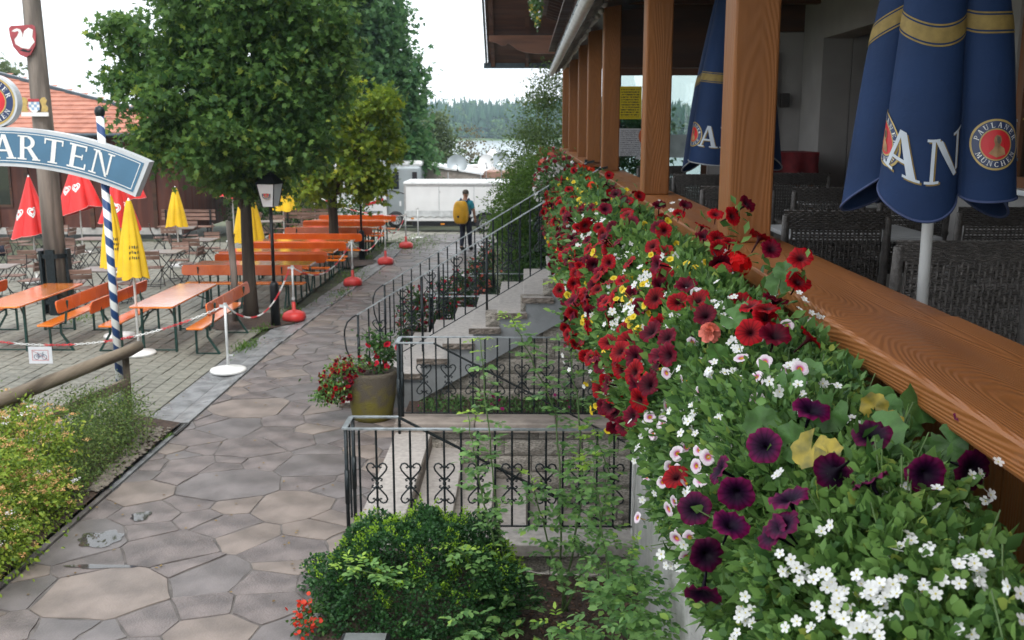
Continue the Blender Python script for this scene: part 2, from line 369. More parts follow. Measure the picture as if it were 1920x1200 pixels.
# ------------------------------------------------------------ paved courtyard
court = struct('courtyard', MB().add([(-40, 9.5, -.02), (-4.62, 9.5, -.02), (-4.62, 31, -.02), (-40, 31, -.02)], [(0, 1, 2, 3)])
               .add([(-40, 31, -.02), (9, 31, -.02), (9, 44, gz(44) + .03), (-40, 44, gz(44) + .03)], [(0, 1, 2, 3)]), M['pjoint'])
pv = []
x = -4.62
while x > -13.5:
    w = random.choice((.17, .2, .24)); y = 9.6 + random.random() * .2
    while y < 31:
        h = random.choice((.13, .17, .2, .26)) * (1 if y < 20 else 1.25); pv.append((x - w / 2, y + h / 2, w, h)); y += h
    x -= w
rest = MB(); pm = {}
def frame_px(x, y): return (985 + x * 1900 / (y + .6), 238 + 3.5 * 1900 / (y + .1))
vis = [p for p in pv if -10 < frame_px(p[0], p[1])[0] and frame_px(p[0], p[1])[1] < 830]
vis.sort(key=lambda p: p[1]); top = set(vis[:300])
for p in pv:
    x, y, w, h = p; dx = random.uniform(-.003, .003); dz = random.uniform(-.005, .005)
    if (x + 5.06) ** 2 + (y - 18.2) ** 2 < .75 or (x + 4.9) ** 2 * .6 + (y - 26.4) ** 2 * .5 < .6: continue     # planting pits
    def shape(mb, w, h, cx, cyy, cz): 
        a, b = w / 2 - .006, h / 2 - .006
        mb.add([(cx - a, cyy - b, cz - .03), (cx + a, cyy - b, cz - .03), (cx + a, cyy + b, cz - .03), (cx - a, cyy + b, cz - .03), (cx - a, cyy - b, cz - .004), (cx + a, cyy - b, cz - .004), (cx + a, cyy + b, cz - .004), (cx - a, cyy + b, cz - .004),
                (cx - a + .007, cyy - b + .007, cz), (cx + a - .007, cyy - b + .007, cz), (cx + a - .007, cyy + b - .007, cz), (cx - a + .007, cyy + b - .007, cz)],
               [(0, 1, 5, 4), (1, 2, 6, 5), (2, 3, 7, 6), (3, 0, 4, 7), (4, 5, 9, 8), (5, 6, 10, 9), (6, 7, 11, 10), (7, 4, 8, 11), (8, 9, 10, 11)])
    if p in top:
        k = (w, h)
        if k not in pm: mb = MB(); shape(mb, w, h, 0, 0, 0); pm[k] = mb.mesh('paver')
        o = obj('paver', pm[k], M['paver'], court, (x + dx, y, dz)); o.rotation_euler = (random.uniform(-.008, .008), random.uniform(-.008, .008), random.uniform(-.01, .01))
    else: shape(rest, w, h, x + dx, y, dz)
rest.build('more_pavers', M['paver'], court, kind='stuff')
# yard beyond the path: larger slabs on the slope
rest = MB(); y = 31.05
while y < 38.5:
    x = -9.
    while x < 3: 
        xx = x + .15 * ((y * 7.7) % 1); zz = gz(y) + .075
        rest.add([(xx, y, zz), (xx + .38, y, zz), (xx + .38, y + .48, gz(y + .48) + .075), (xx, y + .48, gz(y + .48) + .075)], [(0, 1, 2, 3)]); x += .41
    y += .52
rest.build('yard_slabs', mat('yard_slab', (.26, .25, .21), .8, .25, 4, .2, 30), court, kind='stuff')
# planting pits round the tree feet
for nm, (px, py, rx, ry) in (('near', (-5.06, 18.2, .88, .88)), ('far', (-4.9, 26.4, 1., 1.0))):
    m_ = MB(); pts = [(px + rx * math.cos(a * .2618) * random.uniform(.92, 1.05), py + ry * math.sin(a * .2618) * random.uniform(.92, 1.05), .004) for a in range(24)]
    m_.add(pts + [(px, py, .05)], [(k, (k + 1) % 24, 24) for k in range(24)])
    struct('tree_pit', m_, M['soil'])
# drainage channel between courtyard and path, with a kerb line
ch = MB()
yy = 9.4
gut = struct('drainage_channel', MB().add([(-4.62, 9.4, -.045), (-4.03, 9.4, -.045), (-4.03, 16, -.045), (-3.58, 26, -.045), (-3.58, 31, -.045), (-4.62, 31, -.045)], [tuple(range(6))]), M['pjoint'])
while yy < 30.8:
    L = random.uniform(.45, .6); xr = path_left(yy + L / 2) - .07
    for x0, x1, z0, z1 in ((-4.6 if yy < 16 else xr - .42, xr - .2, .0, -.022), (xr - .195, xr, -.022, .002)):
        m_ = MB().add([(x0, yy + .005, -.05), (x1, yy + .005, -.05), (x1, yy + L - .005, -.05), (x0, yy + L - .005, -.05), (x0, yy + .005, z0), (x1, yy + .005, z1), (x1, yy + L - .005, z1), (x0, yy + L - .005, z0)],
                      [(4, 5, 6, 7), (0, 1, 5, 4), (1, 2, 6, 5), (2, 3, 7, 6), (3, 0, 4, 7)])
        m_.build('channel_stone', M['gutter'], gut)
    MB().b2((xr + .006, yy + .004, -.05), (xr + .062, yy + L - .004, .012)).build('kerb_stone', M['gutter'], gut, bevel=.006)
    yy += L
yy = 3.
while yy < 9.3:
    L = random.uniform(.6, .9); MB().b2((-4.092, yy + .004, -.05), (-4.034, min(yy + L, 9.39) - .004, .018)).build('kerb_stone', M['mortar'], gut, bevel=.006); yy += L
gr = thing('drain_grate', 'cast iron drain grate set into the channel beside the low shrub', 'drain', (-4.25, 11.42, .004))
iron = mat('cast_iron', (.045, .042, .04), .55, .3, 20, .3, 60, metal=.6)
MB().b2((-.24, -.24, 0), (.24, -.2, .012)).b2((-.24, .2, 0), (.24, .24, .012)).b2((-.24, -.199, 0), (-.2, .199, .012)).b2((.2, -.199, 0), (.24, .199, .012)).build('frame', iron, gr)
for k in range(8): MB().b2((-.175 + .05 * k - .012, -.198, .001), (-.175 + .05 * k + .012, .198, .010)).build('grate_bar', iron, gr)
MB().b2((-.198, -.198, -.006), (.198, .198, -.002)).build('pit_dark_plate', mat('pit_shade', (.006, .006, .006), .9), gr)  # near-black plate close under the bars, painted as the shade in the pit
# shrub bed on the left and rose bed on the right
bedl = MB().add([(-4.09, 3, .05), (-4.09, 11.55, .05), (-4.85, 11.9, .05), (-5.3, 9.8, .05), (-6.8, 3, .05)], [(4, 3, 2, 1, 0)])
struct('shrub_bed', bedl, M['soil'])
bed = MB().grid(lambda u, v: (-1.475 + 2.425 * u, 3 + 5.14 * v, -.3 + .29 * (1 - u) ** 2 + .03 * noise.noise((u * 14, v * 30, 2))), 24, 40)
struct('rose_bed', bed, M['soil'])
chips = MB(); cm = mat('bark_chip', (.10, .055, .035), .8, .4, 12, rnd=.3)
for k in range(1500):
    x = random.uniform(-.4, .9); y = random.uniform(5.2, 8.05); u = (x + 1.45) / 2.4
    a = random.random() * 6.3; s = random.uniform(.012, .035); z = -.3 + .29 * (1 - u) ** 2 + .03 * noise.noise((u * 14, (y - 3) / 5.12 * 30, 2)) + .006
    chips.box((x, y, z), (s, s * .5, .008), Matrix.Rotation(a, 3, 'Z') @ Matrix.Rotation(random.uniform(-.6, .6), 3, 'X'))
chips.build('mulch_chips', cm, kind='stuff')
gravel = MB(); gm = mat('edge_pebble', (.15, .13, .105), .7, .3, 12)
for k in range(500):
    y = random.uniform(9.2, 11.3); x = -4.08 - random.random() * (.12 + .1 * (y - 9.2)); s = random.uniform(.012, .03)
    gravel.lathe([(s * .5, -s * .4), (s, 0), (s * .5, s * .45)], 5, (x, y, .068), True)
gravel.build('edge_gravel', gm, kind='stuff')
# ------------------------------------------------------------ retaining walls, basement stair, main stair
M['block'] = mat('split_face_block', (.33, .30, .26), .85, .42, 16, 1., 26, rnd=.16)
M['cap'] = mat('wall_cap_stone', (.27, .23, .2), .7, .22, 5, .35, 40, rnd=.16)
M['tread'] = mat('granite_tread', (.36, .33, .305), .6, .16, 18, .2, 70, rnd=.06)
M['nose'] = mat('rough_tread_edge', (.15, .125, .105), .85, .4, 22, .9, 50)
M['stringer'] = mat('painted_concrete', (.20, .212, .22), .65, .14, 4, .25, 35)
M['plaster'] = mat('rough_plaster', (.42, .41, .39), .9, .15, 6, .8, 60)
M['white'] = mat('white_render', (.62, .61, .59), .85, .07, 3, .25, 70)
M['iron'] = mat('wrought_iron', (.014, .02, .023), .42, .3, 18, .2, 60, metal=.5)
M['rail'] = mat('worn_handrail', (.34, .37, .39), .32, .3, 14, .2, 60, metal=.75)
blk = []
for k in range(4):
    mb = MB(); nx, nz = 7, 4; L, Hh = 1., 1.
    mb.grid(lambda u, v: (u - .5, -.06 * (0 if u in (0, 1) or v in (0, 1) else 1) - .10 * (abs(noise.noise((u * 3.5 + k * 9, v * 3, k))) if 0 < u < 1 and 0 < v < 1 else 0), v - .5), nx, nz)
    o = len(mb.v); mb.add([(-.5, .6, -.5), (.5, .6, -.5), (.5, .6, .5), (-.5, .6, .5)], [])
    w = nx + 1; tl, tr = nz * w, nz * w + nx
    mb.f += [(tl, tr, o + 2, o + 3), (0, o, o + 1, nx)] ; mb.f += [(nx, o + 1, o + 2, tr), (0, tl, o + 3, o)]
    blk.append(mb.mesh('block')); blk[-1].materials.append(M['block'])
def block_wall(root, x0, x1, yface, z0, z1, ch=.2, cut=None):
    """courses of split-face blocks with recessed joints, facing -Y"""
    z = z0; j = 0
    while z < z1 - .03:
        h = min(ch, z1 - z); x = x0 - (.22 if j % 2 else 0)
        while x < x1:
            L = random.choice((.3, .42, .42, .5)); a, b = max(x, x0), min(x + L, x1); x += L
            if b - a < .05: continue
            if cut and z + h * .5 > cut((a + b) / 2): continue
            o = obj('block', random.choice(blk), None, root, ((a + b) / 2, yface, z + h / 2)); o.scale = (b - a - .01, .3, h - .01)
        z += h; j += 1
W1 = thing('retaining_wall', 'split-face block wall under the main stair behind the wrought iron guard', 'wall')
block_wall(W1, -1.5, 1.62, 12.53, .02, 2.0, .2, lambda x: min(2.0, .42 + (x + 1.5) * .594))
MB().b2((-1.5, 12.6, -.1), (1.62, 12.75, .25)).add([(-1.5, 12.58, .0), (1.6, 12.58, 0), (1.6, 12.58, 1.95), (-1.5, 12.58, .1)], [(0, 1, 2, 3)]).build('mortar_backing', M['mortar'], W1)
W2 = thing('basement_wall', 'block wall with brown cap stones along the far side of basement steps', 'wall')
block_wall(W2, -1.46, 1.62, 11.42, -1.5, .0, .2)
MB().b2((-1.46, 11.45, -1.55), (1.62, 11.8, .0)).build('mortar_backing', M['mortar'], W2)
x = -1.52
while x < 1.6:
    L = random.uniform(.7, 1.0); MB().b2((x + .004, 11.33, .003), (min(x + L, 1.62) - .004, 11.74, .115)).build('cap_stone', M['cap'], W2, bevel=.012); x += L
W3 = thing('light_well_wall', 'low block wall with pale cap stone behind the rose bed', 'wall')
block_wall(W3, -1.42, .95, 8.17, -.5, -.1, .2)
MB().b2((-1.42, 8.2, -1.5), (.95, 8.42, -.1)).build('wall_core', M['mortar'], W3)
x = -1.44
while x < .93:
    L = random.uniform(.8, 1.1); MB().b2((x + .004, 8.1, -.098), (min(x + L, .95) - .004, 8.46, .012)).build('cap_stone', M['tread'], W3, bevel=.01); x += L
struct('planting_strip', MB().add([(-1.46, 11.74, .06), (1.6, 11.74, .06), (1.6, 12.6, .09), (-1.46, 12.6, .09)], [(0, 1, 2, 3)]), M['soil'])
BS = thing('basement_stairs', 'stone steps going down to the basement behind the boxwood', 'stairs')
for k in range(8):
    x0 = -1.12 + .36 * k; zt = -.19 * (k + 1)
    y = 8.47
    while y < 11.36:
        L = min(random.uniform(.7, .95), 11.37 - y)
        if 11.37 - (y + L) < .25: L = 11.37 - y
        MB().b2((x0 + .02, y + .003, zt - .06), (x0 + .42, y + L - .003, zt)).build('step_slab', M['tread'], BS, bevel=.006); y += L
    MB().b2((x0 + .03, 8.47, zt - .3), (x0 + .36, 11.37, zt - .062)).build('riser', M['nose'], BS)
y = 8.47
while y < 11.36:
    L = min(random.uniform(.6, .9), 11.37 - y); MB().b2((-1.5, y + .003, -.055), (-1.09, y + L - .003, .006)).build('landing_slab', M['tread'], BS, bevel=.006); y += L
MB().b2((-1.1, 8.47, -.25), (-1.08, 11.37, -.056)).build('riser', M['nose'], BS)
MB().b2((1.62, 8.2, -1.7), (1.7, 11.6, 1.9)).build('back_wall', M['plaster'], BS)
MB().b2((1.4, 8.42, -1.75), (1.62, 11.45, -1.58)).build('floor_slab', M['tread'], BS)

MS = thing('main_stairs', 'broad stone stairs with grey painted side climbing to the terrace', 'stairs')
YN, YF = 12.42, 15.05
for k in range(10):
    x0 = -2.3 + .33 * k; zt = .05 + .195 * k if k else .06
    if k == 9: zt = 1.82
    cut = sorted([YN, YF] + [random.uniform(YN + .7, YN + 1.1), random.uniform(YN + 1.6, YN + 2.)])
    for a, b in zip(cut[:-1], cut[1:]):
        MB().b2((x0 - .03, a + .002, zt - .055), (x0 + .34, b - .002, zt)).build('tread', M['tread'], MS, bevel=.006)
    nb = MB().grid(lambda u, v: (x0 - .05 + .40 * u, YN - .035 - .018 * noise.noise((u * 9 + k * 5, v * 4, k)), zt - .066 + .068 * v), 8, 3)
    o = len(nb.v); nb.add([(x0 - .05, YN - .001, zt - .066), (x0 + .35, YN - .001, zt - .066), (x0 + .35, YN - .001, zt + .002), (x0 - .05, YN - .001, zt + .002)], [])
    nb.f += [(27, 35, o + 2, o + 3), (0, o, o + 1, 8), (0, 27, o + 3, o), (8, o + 1, o + 2, 35)]
    nb.build('rough_edge', M['nose'], MS)
    MB().b2((x0, YN + .08, zt - .26), (x0 + .33, YF - .02, zt - .057)).build('riser', M['stringer'], MS)
# stepped side with sloping underside
pts = [(-2.28, -.06)]
for k in range(10):
    x0 = -2.28 + .33 * k; zt = .05 + .195 * k - .07; pts += [(x0, zt), (x0 + .33, zt)]
pts += [(1.05, 1.45), (-1.6, -.06)]
def side(y0, y1, nm):
    n = len(pts); m_ = MB(); m_.add([(p[0], y, p[1]) for y in (y0, y1) for p in pts], [])
    tri = []
    for k in range(1, n - 3, 2): pass
    # fan by columns: each step column is a convex quad down to the sloping soffit
    def soff(x): return -.06 if x < -1.6 else -.06 + (x + 1.6) * (1.51 / 2.65)
    m_ = MB()
    for k in range(10):
        xa, xb = -2.28 + .33 * k, -2.28 + .33 * (k + 1); zt = .05 + .195 * k - .07
        m_.add([(xa, y, z) for y in (y0, y1) for z in (soff(xa), max(zt, soff(xa) + .01))] + [(xb, y, z) for y in (y0, y1) for z in (soff(xb), max(zt, soff(xb) + .01))],
               [(0, 4, 5, 1), (2, 3, 7, 6), (0, 2, 6, 4), (1, 5, 7, 3), (0, 1, 3, 2), (4, 6, 7, 5)])
    return m_.build(nm, M['stringer'], MS)
side(YN + .004, YN + .12, 'stringer'); side(YF - .12, YF, 'stringer')
MB().b2((-2.2, YN + .13, -.06), (1.0, YF - .13, .1)).build('fill', M['stringer'], MS)

# ------------------------------------------------------------ wrought iron
def spiral(cx, cz, r, a0, turns, d=1, n=12):
    return [(cx + r * (1 - .75 * t / n) * math.cos(a0 + d * turns * 6.283 * t / n), 0, cz + r * (1 - .75 * t / n) * math.sin(a0 + d * turns * 6.283 * t / n)) for t in range(n + 1)]
def scroll_mesh():
    m_ = MB()
    for sx in (-1, 1):
        for sz in (-1, 1):
            p = [(0, 0, sz * .03), (sx * .045, 0, sz * .075), (sx * .078, 0, sz * .115), (sx * .088, 0, sz * .145), (sx * .075, 0, sz * .172), (sx * .05, 0, sz * .18), (sx * .028, 0, sz * .168), (sx * .02, 0, sz * .15), (sx * .03, 0, sz * .138), (sx * .04, 0, sz * .146)]
            m_.tube(p, .008, 5)
        q = [(sx * .005, 0, .03), (sx * .03, 0, .045), (sx * .045, 0, .035), (sx * .04, 0, .02), (sx * .028, 0, .026)]
        m_.tube(q, .0075, 5); m_.tube([(a, 0, -c) for a, _, c in q], .0075, 5)
    m_.box((0, 0, 0), (.03, .02, .02)).box((0, 0, .028), (.024, .02, .018)).box((0, 0, -.028), (.024, .02, .018))
    m_.box((0, 0, .15), (.03, .02, .02)).box((0, 0, -.15), (.03, .02, .02))
    return m_.mesh('scroll', True)
SCR = scroll_mesh(); SCR.materials.append(M['iron'])
def bar_mesh(h): return MB().tube([(0, 0, 0), (0, 0, h)], .0105, 6).mesh('baluster')
def guard(name, label, x0, x1, y, z0, h, side_y, group=None, slope_len=2.2):
    """level guard rail along X with a short return and a handrail that runs down beside the steps"""
    t = thing(name, label, 'railing', (x0, y, z0), group=group); Lx = x1 - x0
    MB().bar((0, 0, h), (Lx, 0, h), .045, .012).bar((0, .0, h), (0, side_y, h), .045, .0121).bar((0, side_y, h + .001), (.42, side_y, h + .001), .045, .012).build('handrail', M['rail'], t)
    MB().bar((.42, side_y, h), (.42 + slope_len, side_y, h - slope_len * .53), .045, .012).build('stair_handrail', M['iron'], t)
    MB().bar((0, 0, .1), (Lx, 0, .1), .022, .01).build('bottom_rail', M['iron'], t)
    for yy in (0, side_y): MB().tube([(.012, yy, -.06), (.012, yy, h - .006)], .017, 8).tube([(.012, yy, .3), (.012, yy, .6)], .022, 8).build('post', M['iron'], t, True)
    MB().tube([(.012, side_y / 2, .1), (.012, side_y / 2, h - .006)], .01, 6).build('baluster', M['iron'], t)
    bm = bar_mesh(h - .1); bm.materials.append(M['iron']); n = int(Lx / .138); st = Lx / n
    for k in range(1, n + 1):
        obj('baluster', bm, None, t, (st * k - .02, 0, .095))
        if k % 2 == 0: obj('scroll', SCR, None, t, (st * k - .02, 0, h * .5), rot=None)
    return t
guard('guard_railing', 'wrought iron guard rail with heart scrolls directly behind the boxwood bush', -1.54, .93, 8.3, .0, .97, .36)
guard('guard_railing', 'wrought iron guard rail on cap stones in front of main stair side', -1.46, 1.0, 11.62, .06, 1.02, -.34)
guard('guard_railing', 'low iron guard rail just beyond the main stairs by potted flowers', -1.5, .8, 15.6, 0, .9, .34)
guard('guard_railing', 'farthest iron guard rail beside the orange begonias', -1.25, .8, 18.1, 0, .9, -.34)
def stair_rail(label, y, x0, x1, zfun, newel, group):
    t = thing('stair_railing', label, 'railing', (0, y, 0), group=group)
    zr = lambda x: zfun(x)
    A = (x0, 0, zr(x0)); MB().tube([(x0 - .17, 0, zr(x0) - .28), (x0 - .165, 0, zr(x0) - .2), (x0 - .13, 0, zr(x0) - .1), (x0 - .06, 0, zr(x0) - .035), A], .011, 6).tube([(x0 - .17, 0, zr(x0) - .28), (x0 - .15, 0, zr(x0) - .45), (x0 - .05, 0, zr(x0) - .72), (x0 - .0, 0, zr(x0) - .88)], .011, 6).build('scrolled_end', M['iron'], t, True)
    MB().bar(A, (x1, 0, zr(x1)), .04, .014).build('handrail', M['rail'], t)
    MB().bar((x0 + .35, 0, zr(x0 + .35) - .83), (x1, 0, zr(x1) - .83), .022, .01).build('bottom_rail', M['iron'], t)
    n = int((x1 - x0) / .135); bm = bar_mesh(.83); bm.materials.append(M['iron'])
    for k in range(n + 1):
        x = x0 + .01 + (x1 - x0 - .02) * k / n
        if k % 6 == 0: MB().tube([(x, 0, zr(x) - .98), (x, 0, zr(x) - .008)], .015, 8).tube([(x, 0, zr(x) - .62), (x, 0, zr(x) - .3)], .019, 8).build('post', M['iron'], t, True)
        else:
            obj('baluster', bm, None, t, (x, 0, zr(x) - .835))
            if k % 3 == 2: obj('scroll', SCR, None, t, (x, 0, zr(x) - .42))
    MB().bar((x1, 0, zr(x1)), (x1 + .12, 0, zr(x1) + .03), .03, .03).build('wall_bracket', M['iron'], t)
    return t
stair_rail('wrought iron stair railing on the near side of the main stairs', 12.68, -2.14, .9, lambda x: 1.16 + (x + 2.12) * .603, 0, None)
stair_rail('wrought iron stair railing on the far side, fixed to a wooden post', 15.1, -2.13, .9, lambda x: 1.16 + (x + 2.13) * .6, 0, None)
# ------------------------------------------------------------ restaurant with timber terrace
M['timber'] = woodmat('glazed_timber_post', (.226, .084, .023), (.243, .092, .026), 'Z', .48, 90., .18, rnd=.08, dist=4, spec=.3)
M['board'] = woodmat('rail_board_grain', (.262, .092, .024), (.29, .106, .03), 'Y', .34, 170., .25, spec=.45, wave=1.5, dist=6)
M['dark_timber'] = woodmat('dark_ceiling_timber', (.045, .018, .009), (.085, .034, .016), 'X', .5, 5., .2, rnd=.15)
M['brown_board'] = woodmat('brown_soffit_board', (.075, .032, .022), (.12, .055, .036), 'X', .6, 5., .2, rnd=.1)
M['grey_lath'] = mat('weathered_lath', (.16, .15, .14), .8, .4, 10, .5, 30, stretch=(1, .2, 1), rnd=.25)
M['gutterpaint'] = mat('white_gutter', (.75, .77, .78), .35, .12, 5)
M['zinc'] = mat('dark_zinc', (.05, .07, .085), .35, .2, 6, metal=.5)
M['tilefloor'] = mat('terrace_tile', (.22, .2, .18), .5, .15, 4)
B = thing('restaurant_building', 'lakeside restaurant with brown timber terrace, white walls and wide gable roof', 'building')
def bp(name, a, b, mt, bevel=0, parent=None): return MB().b2(a, b).build(name, mt, parent or B, bevel=bevel)
bp('terrace_floor', (.95, -3, 1.9), (9, 12.4, 2.1), M['tilefloor']); bp('terrace_floor', (1.02, 12.4, 1.9), (9, 15.06, 2.1), M['tilefloor']); bp('terrace_floor', (.95, 15.06, 1.9), (9, 28, 2.1), M['tilefloor'])
bp('base_wall', (.95, -3, -.6), (1.25, 8.36, 1.9), M['plaster']); bp('base_wall', (1.0, 15.06, -.2), (1.3, 28, 1.9), M['plaster'])
bp('wall_corner_strip', (.93, 8.3, -.5), (.948, 8.38, 1.9), M['white'])
# rail boards: near one stands proud of the far one
bp('rail_board', (.872, -2.5, 2.885), (1.27, 2.93, 2.957), M['board'], .01)
for a_, b_ in ((2.934, 7.0), (7.004, 10.3), (10.304, 13.2)): bp('rail_board', (.905, a_, 2.88), (1.27, b_, 2.952), M['board'], .01)
bp('rail_board', (.905, 16.2, 2.88), (1.27, 27.3, 2.952), M['board'], .01)
y = -2.4
while y < 27.2:
    if not (13.0 < y < 16.1): bp('parapet_plank', (1.03, y, 2.11), (1.055, y + .145, 2.875), M['timber'])
    y += .15
for y in (-.9, 3.4, 6.6, 10.6, 18.4, 21, 24): bp('rail_strut', (.93, y, 2.15), (1.025, y + .1, 2.875), M['timber'], .005)
COLY = (1.3, 5.13, 8.65, 13.2, 16.35, 19.2, 23.2, 27.2)
for y in COLY:
    if y > 2: MB().b2((0, 0, 0), (.21, .26, 2.1)).build('post', M['timber'], B, loc=(.97, y - .26, 2.951), bevel=.012)
bp('rail_bracket', (.93, 16.0, 2.84), (.965, 16.12, 3.0), M['iron'])
bp('downpipe', (1.0, 16.45, 2.9), (1.05, 16.5, 5.05), M['timber'])
bp('eaves_beam', (.96, -3, 5.05), (1.19, 27.4, 5.27), M['timber'])
y = -2.6
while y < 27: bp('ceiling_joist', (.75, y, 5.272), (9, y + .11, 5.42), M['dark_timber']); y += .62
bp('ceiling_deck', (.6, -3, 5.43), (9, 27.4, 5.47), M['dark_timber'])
# lower cross joists that hang in view deeper in the terrace
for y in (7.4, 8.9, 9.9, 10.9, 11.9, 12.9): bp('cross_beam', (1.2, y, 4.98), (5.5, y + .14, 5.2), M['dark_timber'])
# gutter, roof edge and the grey laths below it
gut_ = MB()
gut_.grid(lambda u, v: (.64 + .075 * math.cos(math.pi * (1 + u)), -3 + 28.6 * v, 4.80 + .07 * math.sin(math.pi * (1 + u))), 8, 1); gut_.build('gutter', M['gutterpaint'], B, True)
for y in np.arange(-2, 25.6, .9): bp('gutter_hook', (.55, y, 4.795), (.72, y + .02, 4.806), M['zinc'])
MB().add([(.60, -3, 4.885), (9, -3, 6.1), (9, 25.8, 6.1), (.60, 25.8, 4.885), (.60, -3, 4.93), (9, -3, 6.145), (9, 25.8, 6.145), (.60, 25.8, 4.93)], [(0, 1, 2, 3), (7, 6, 5, 4), (0, 4, 5, 1), (2, 6, 7, 3), (3, 7, 4, 0)]).build('terrace_roof', M['zinc'], B)
for k, x in enumerate((.75, .81, .87, .93)):
    y = -3.
    while y < 25.6:
        L = random.uniform(.8, 2.2); z = 4.80 + k * .055 + random.uniform(-.012, .012)
        MB().bar((x + random.uniform(-.015, .015), y, z), (x + random.uniform(-.015, .015), min(y + L, 25.7), z + random.uniform(-.02, .02)), .05, .022).build('eaves_lath', M['grey_lath'], B); y += L + .01
for y in np.arange(-2.8, 25.6, .8): MB().bar((.7, y, 4.79), (1.02, y, 5.05), .05, .05).build('rafter_foot', M['grey_lath'], B)
# main house: terrace back wall with door recess and window
XW = 3.6
M['twall'] = mat('shaded_terrace_render', (.30, .285, .275), .85, .07, 3, .25, 70)  # darker copy of the white render, terrace shade put into its colour
bp('wall', (XW, -3, 4.55), (XW + .35, 13.6, 5.43), M['twall']); bp('wall', (XW, -3, 2.1), (XW + .35, 3.2, 4.55), M['twall']); bp('wall', (XW, 3.2, 2.1), (XW + .35, 7.7, 3.02), M['twall'])
bp('wall', (XW, 7.7, 2.1), (XW + .35, 10.2, 4.55), M['twall']); bp('wall', (XW, 12.7, 2.1), (XW + .35, 13.6, 4.55), M['twall']); bp('wall', (2.42, 13.62, 2.1), (5.0, 13.9, 4.7), M['twall']); bp('cross_fascia', (1.2, 13.62, 4.26), (2.41, 13.8, 5.26), M['dark_timber']); bp('cross_fascia', (2.42, 13.6, 4.71), (5.0, 13.9, 5.26), M['dark_timber'])
bp('window_sill', (XW - .1, 3.1, 3.021), (XW + .2, 7.8, 3.06), M['gutterpaint'], .006)
fw = woodmat('window_frame_wood', (.12, .045, .018), (.2, .08, .03), 'Z', .4, 5)
wi = MB(); 
for a, b in (((XW + .02, 3.2, 3.06), (XW + .1, 7.7, 3.14)), ((XW + .02, 3.2, 4.45), (XW + .1, 7.7, 4.55)), ((XW + .02, 7.6, 3.141), (XW + .1, 7.7, 4.449)), ((XW + .02, 5.4, 3.141), (XW + .1, 5.5, 4.449)), ((XW + .02, 3.2, 3.141), (XW + .1, 3.3, 4.449))): wi.b2(a, b)
wd = wi.build('window', fw, B)
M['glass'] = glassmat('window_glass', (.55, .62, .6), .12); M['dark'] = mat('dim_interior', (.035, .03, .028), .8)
MB().b2((XW + .05, 3.3, 3.14), (XW + .06, 7.6, 4.45)).build('pane', M['glass'], wd)
gold = mat('gilt_glazing_bar', (.5, .38, .1), .35, .1, 5, metal=.6)
for y in (6.85, 6.1, 4.7, 4.): MB().b2((XW + .035, y, 3.14), (XW + .048, y + .018, 4.45)).build('glazing_bar', gold, wd)
for z in (3.55, 4.0): MB().b2((XW + .036, 3.3, z), (XW + .047, 7.6, z + .014)).build('glazing_bar', gold, wd)
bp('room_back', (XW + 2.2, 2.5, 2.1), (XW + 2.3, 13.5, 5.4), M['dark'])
bp('recess_side', (XW + .36, 10.0, 2.1), (XW + 1.0, 10.2, 4.55), M['twall']); bp('recess_side', (XW + .36, 12.7, 2.1), (XW + 1.0, 12.9, 4.55), M['twall'])
dr = bp('door', (XW + .8, 10.25, 2.1), (XW + .86, 11.5, 4.4), M['dark_timber'], .01); MB().b2((XW + .7, 10.35, 3.1), (XW + .8, 10.39, 3.25)).build('handle', gold, dr)
bp('door', (XW + .8, 11.55, 2.1), (XW + .86, 12.68, 4.4), M['dark_timber'], .01)
# small window and loudspeaker in the cross wall
w2 = bp('window', (2.75, 13.55, 3.1), (3.28, 13.615, 4.45), fw); MB().b2((2.82, 13.535, 3.2), (3.21, 13.549, 4.36)).build('pane', glassmat('mirror_pane', (.3, .33, .33), .35), w2)
bp('wall_speaker', (3.33, 13.5, 3.75), (3.43, 13.615, 3.93), M['dark'], .01)
org = mat('orange_sticker', (.62, .13, .03), .5, .1, 6)
for x, y_ in ((2.86, 13.53), (3.1, 13.53)): MB().lathe([(.07, -.003), (.07, .003)], 20).build('sticker', org, B, loc=(x, y_ - .0, 3.3), rot=(R(90), 0, 0))
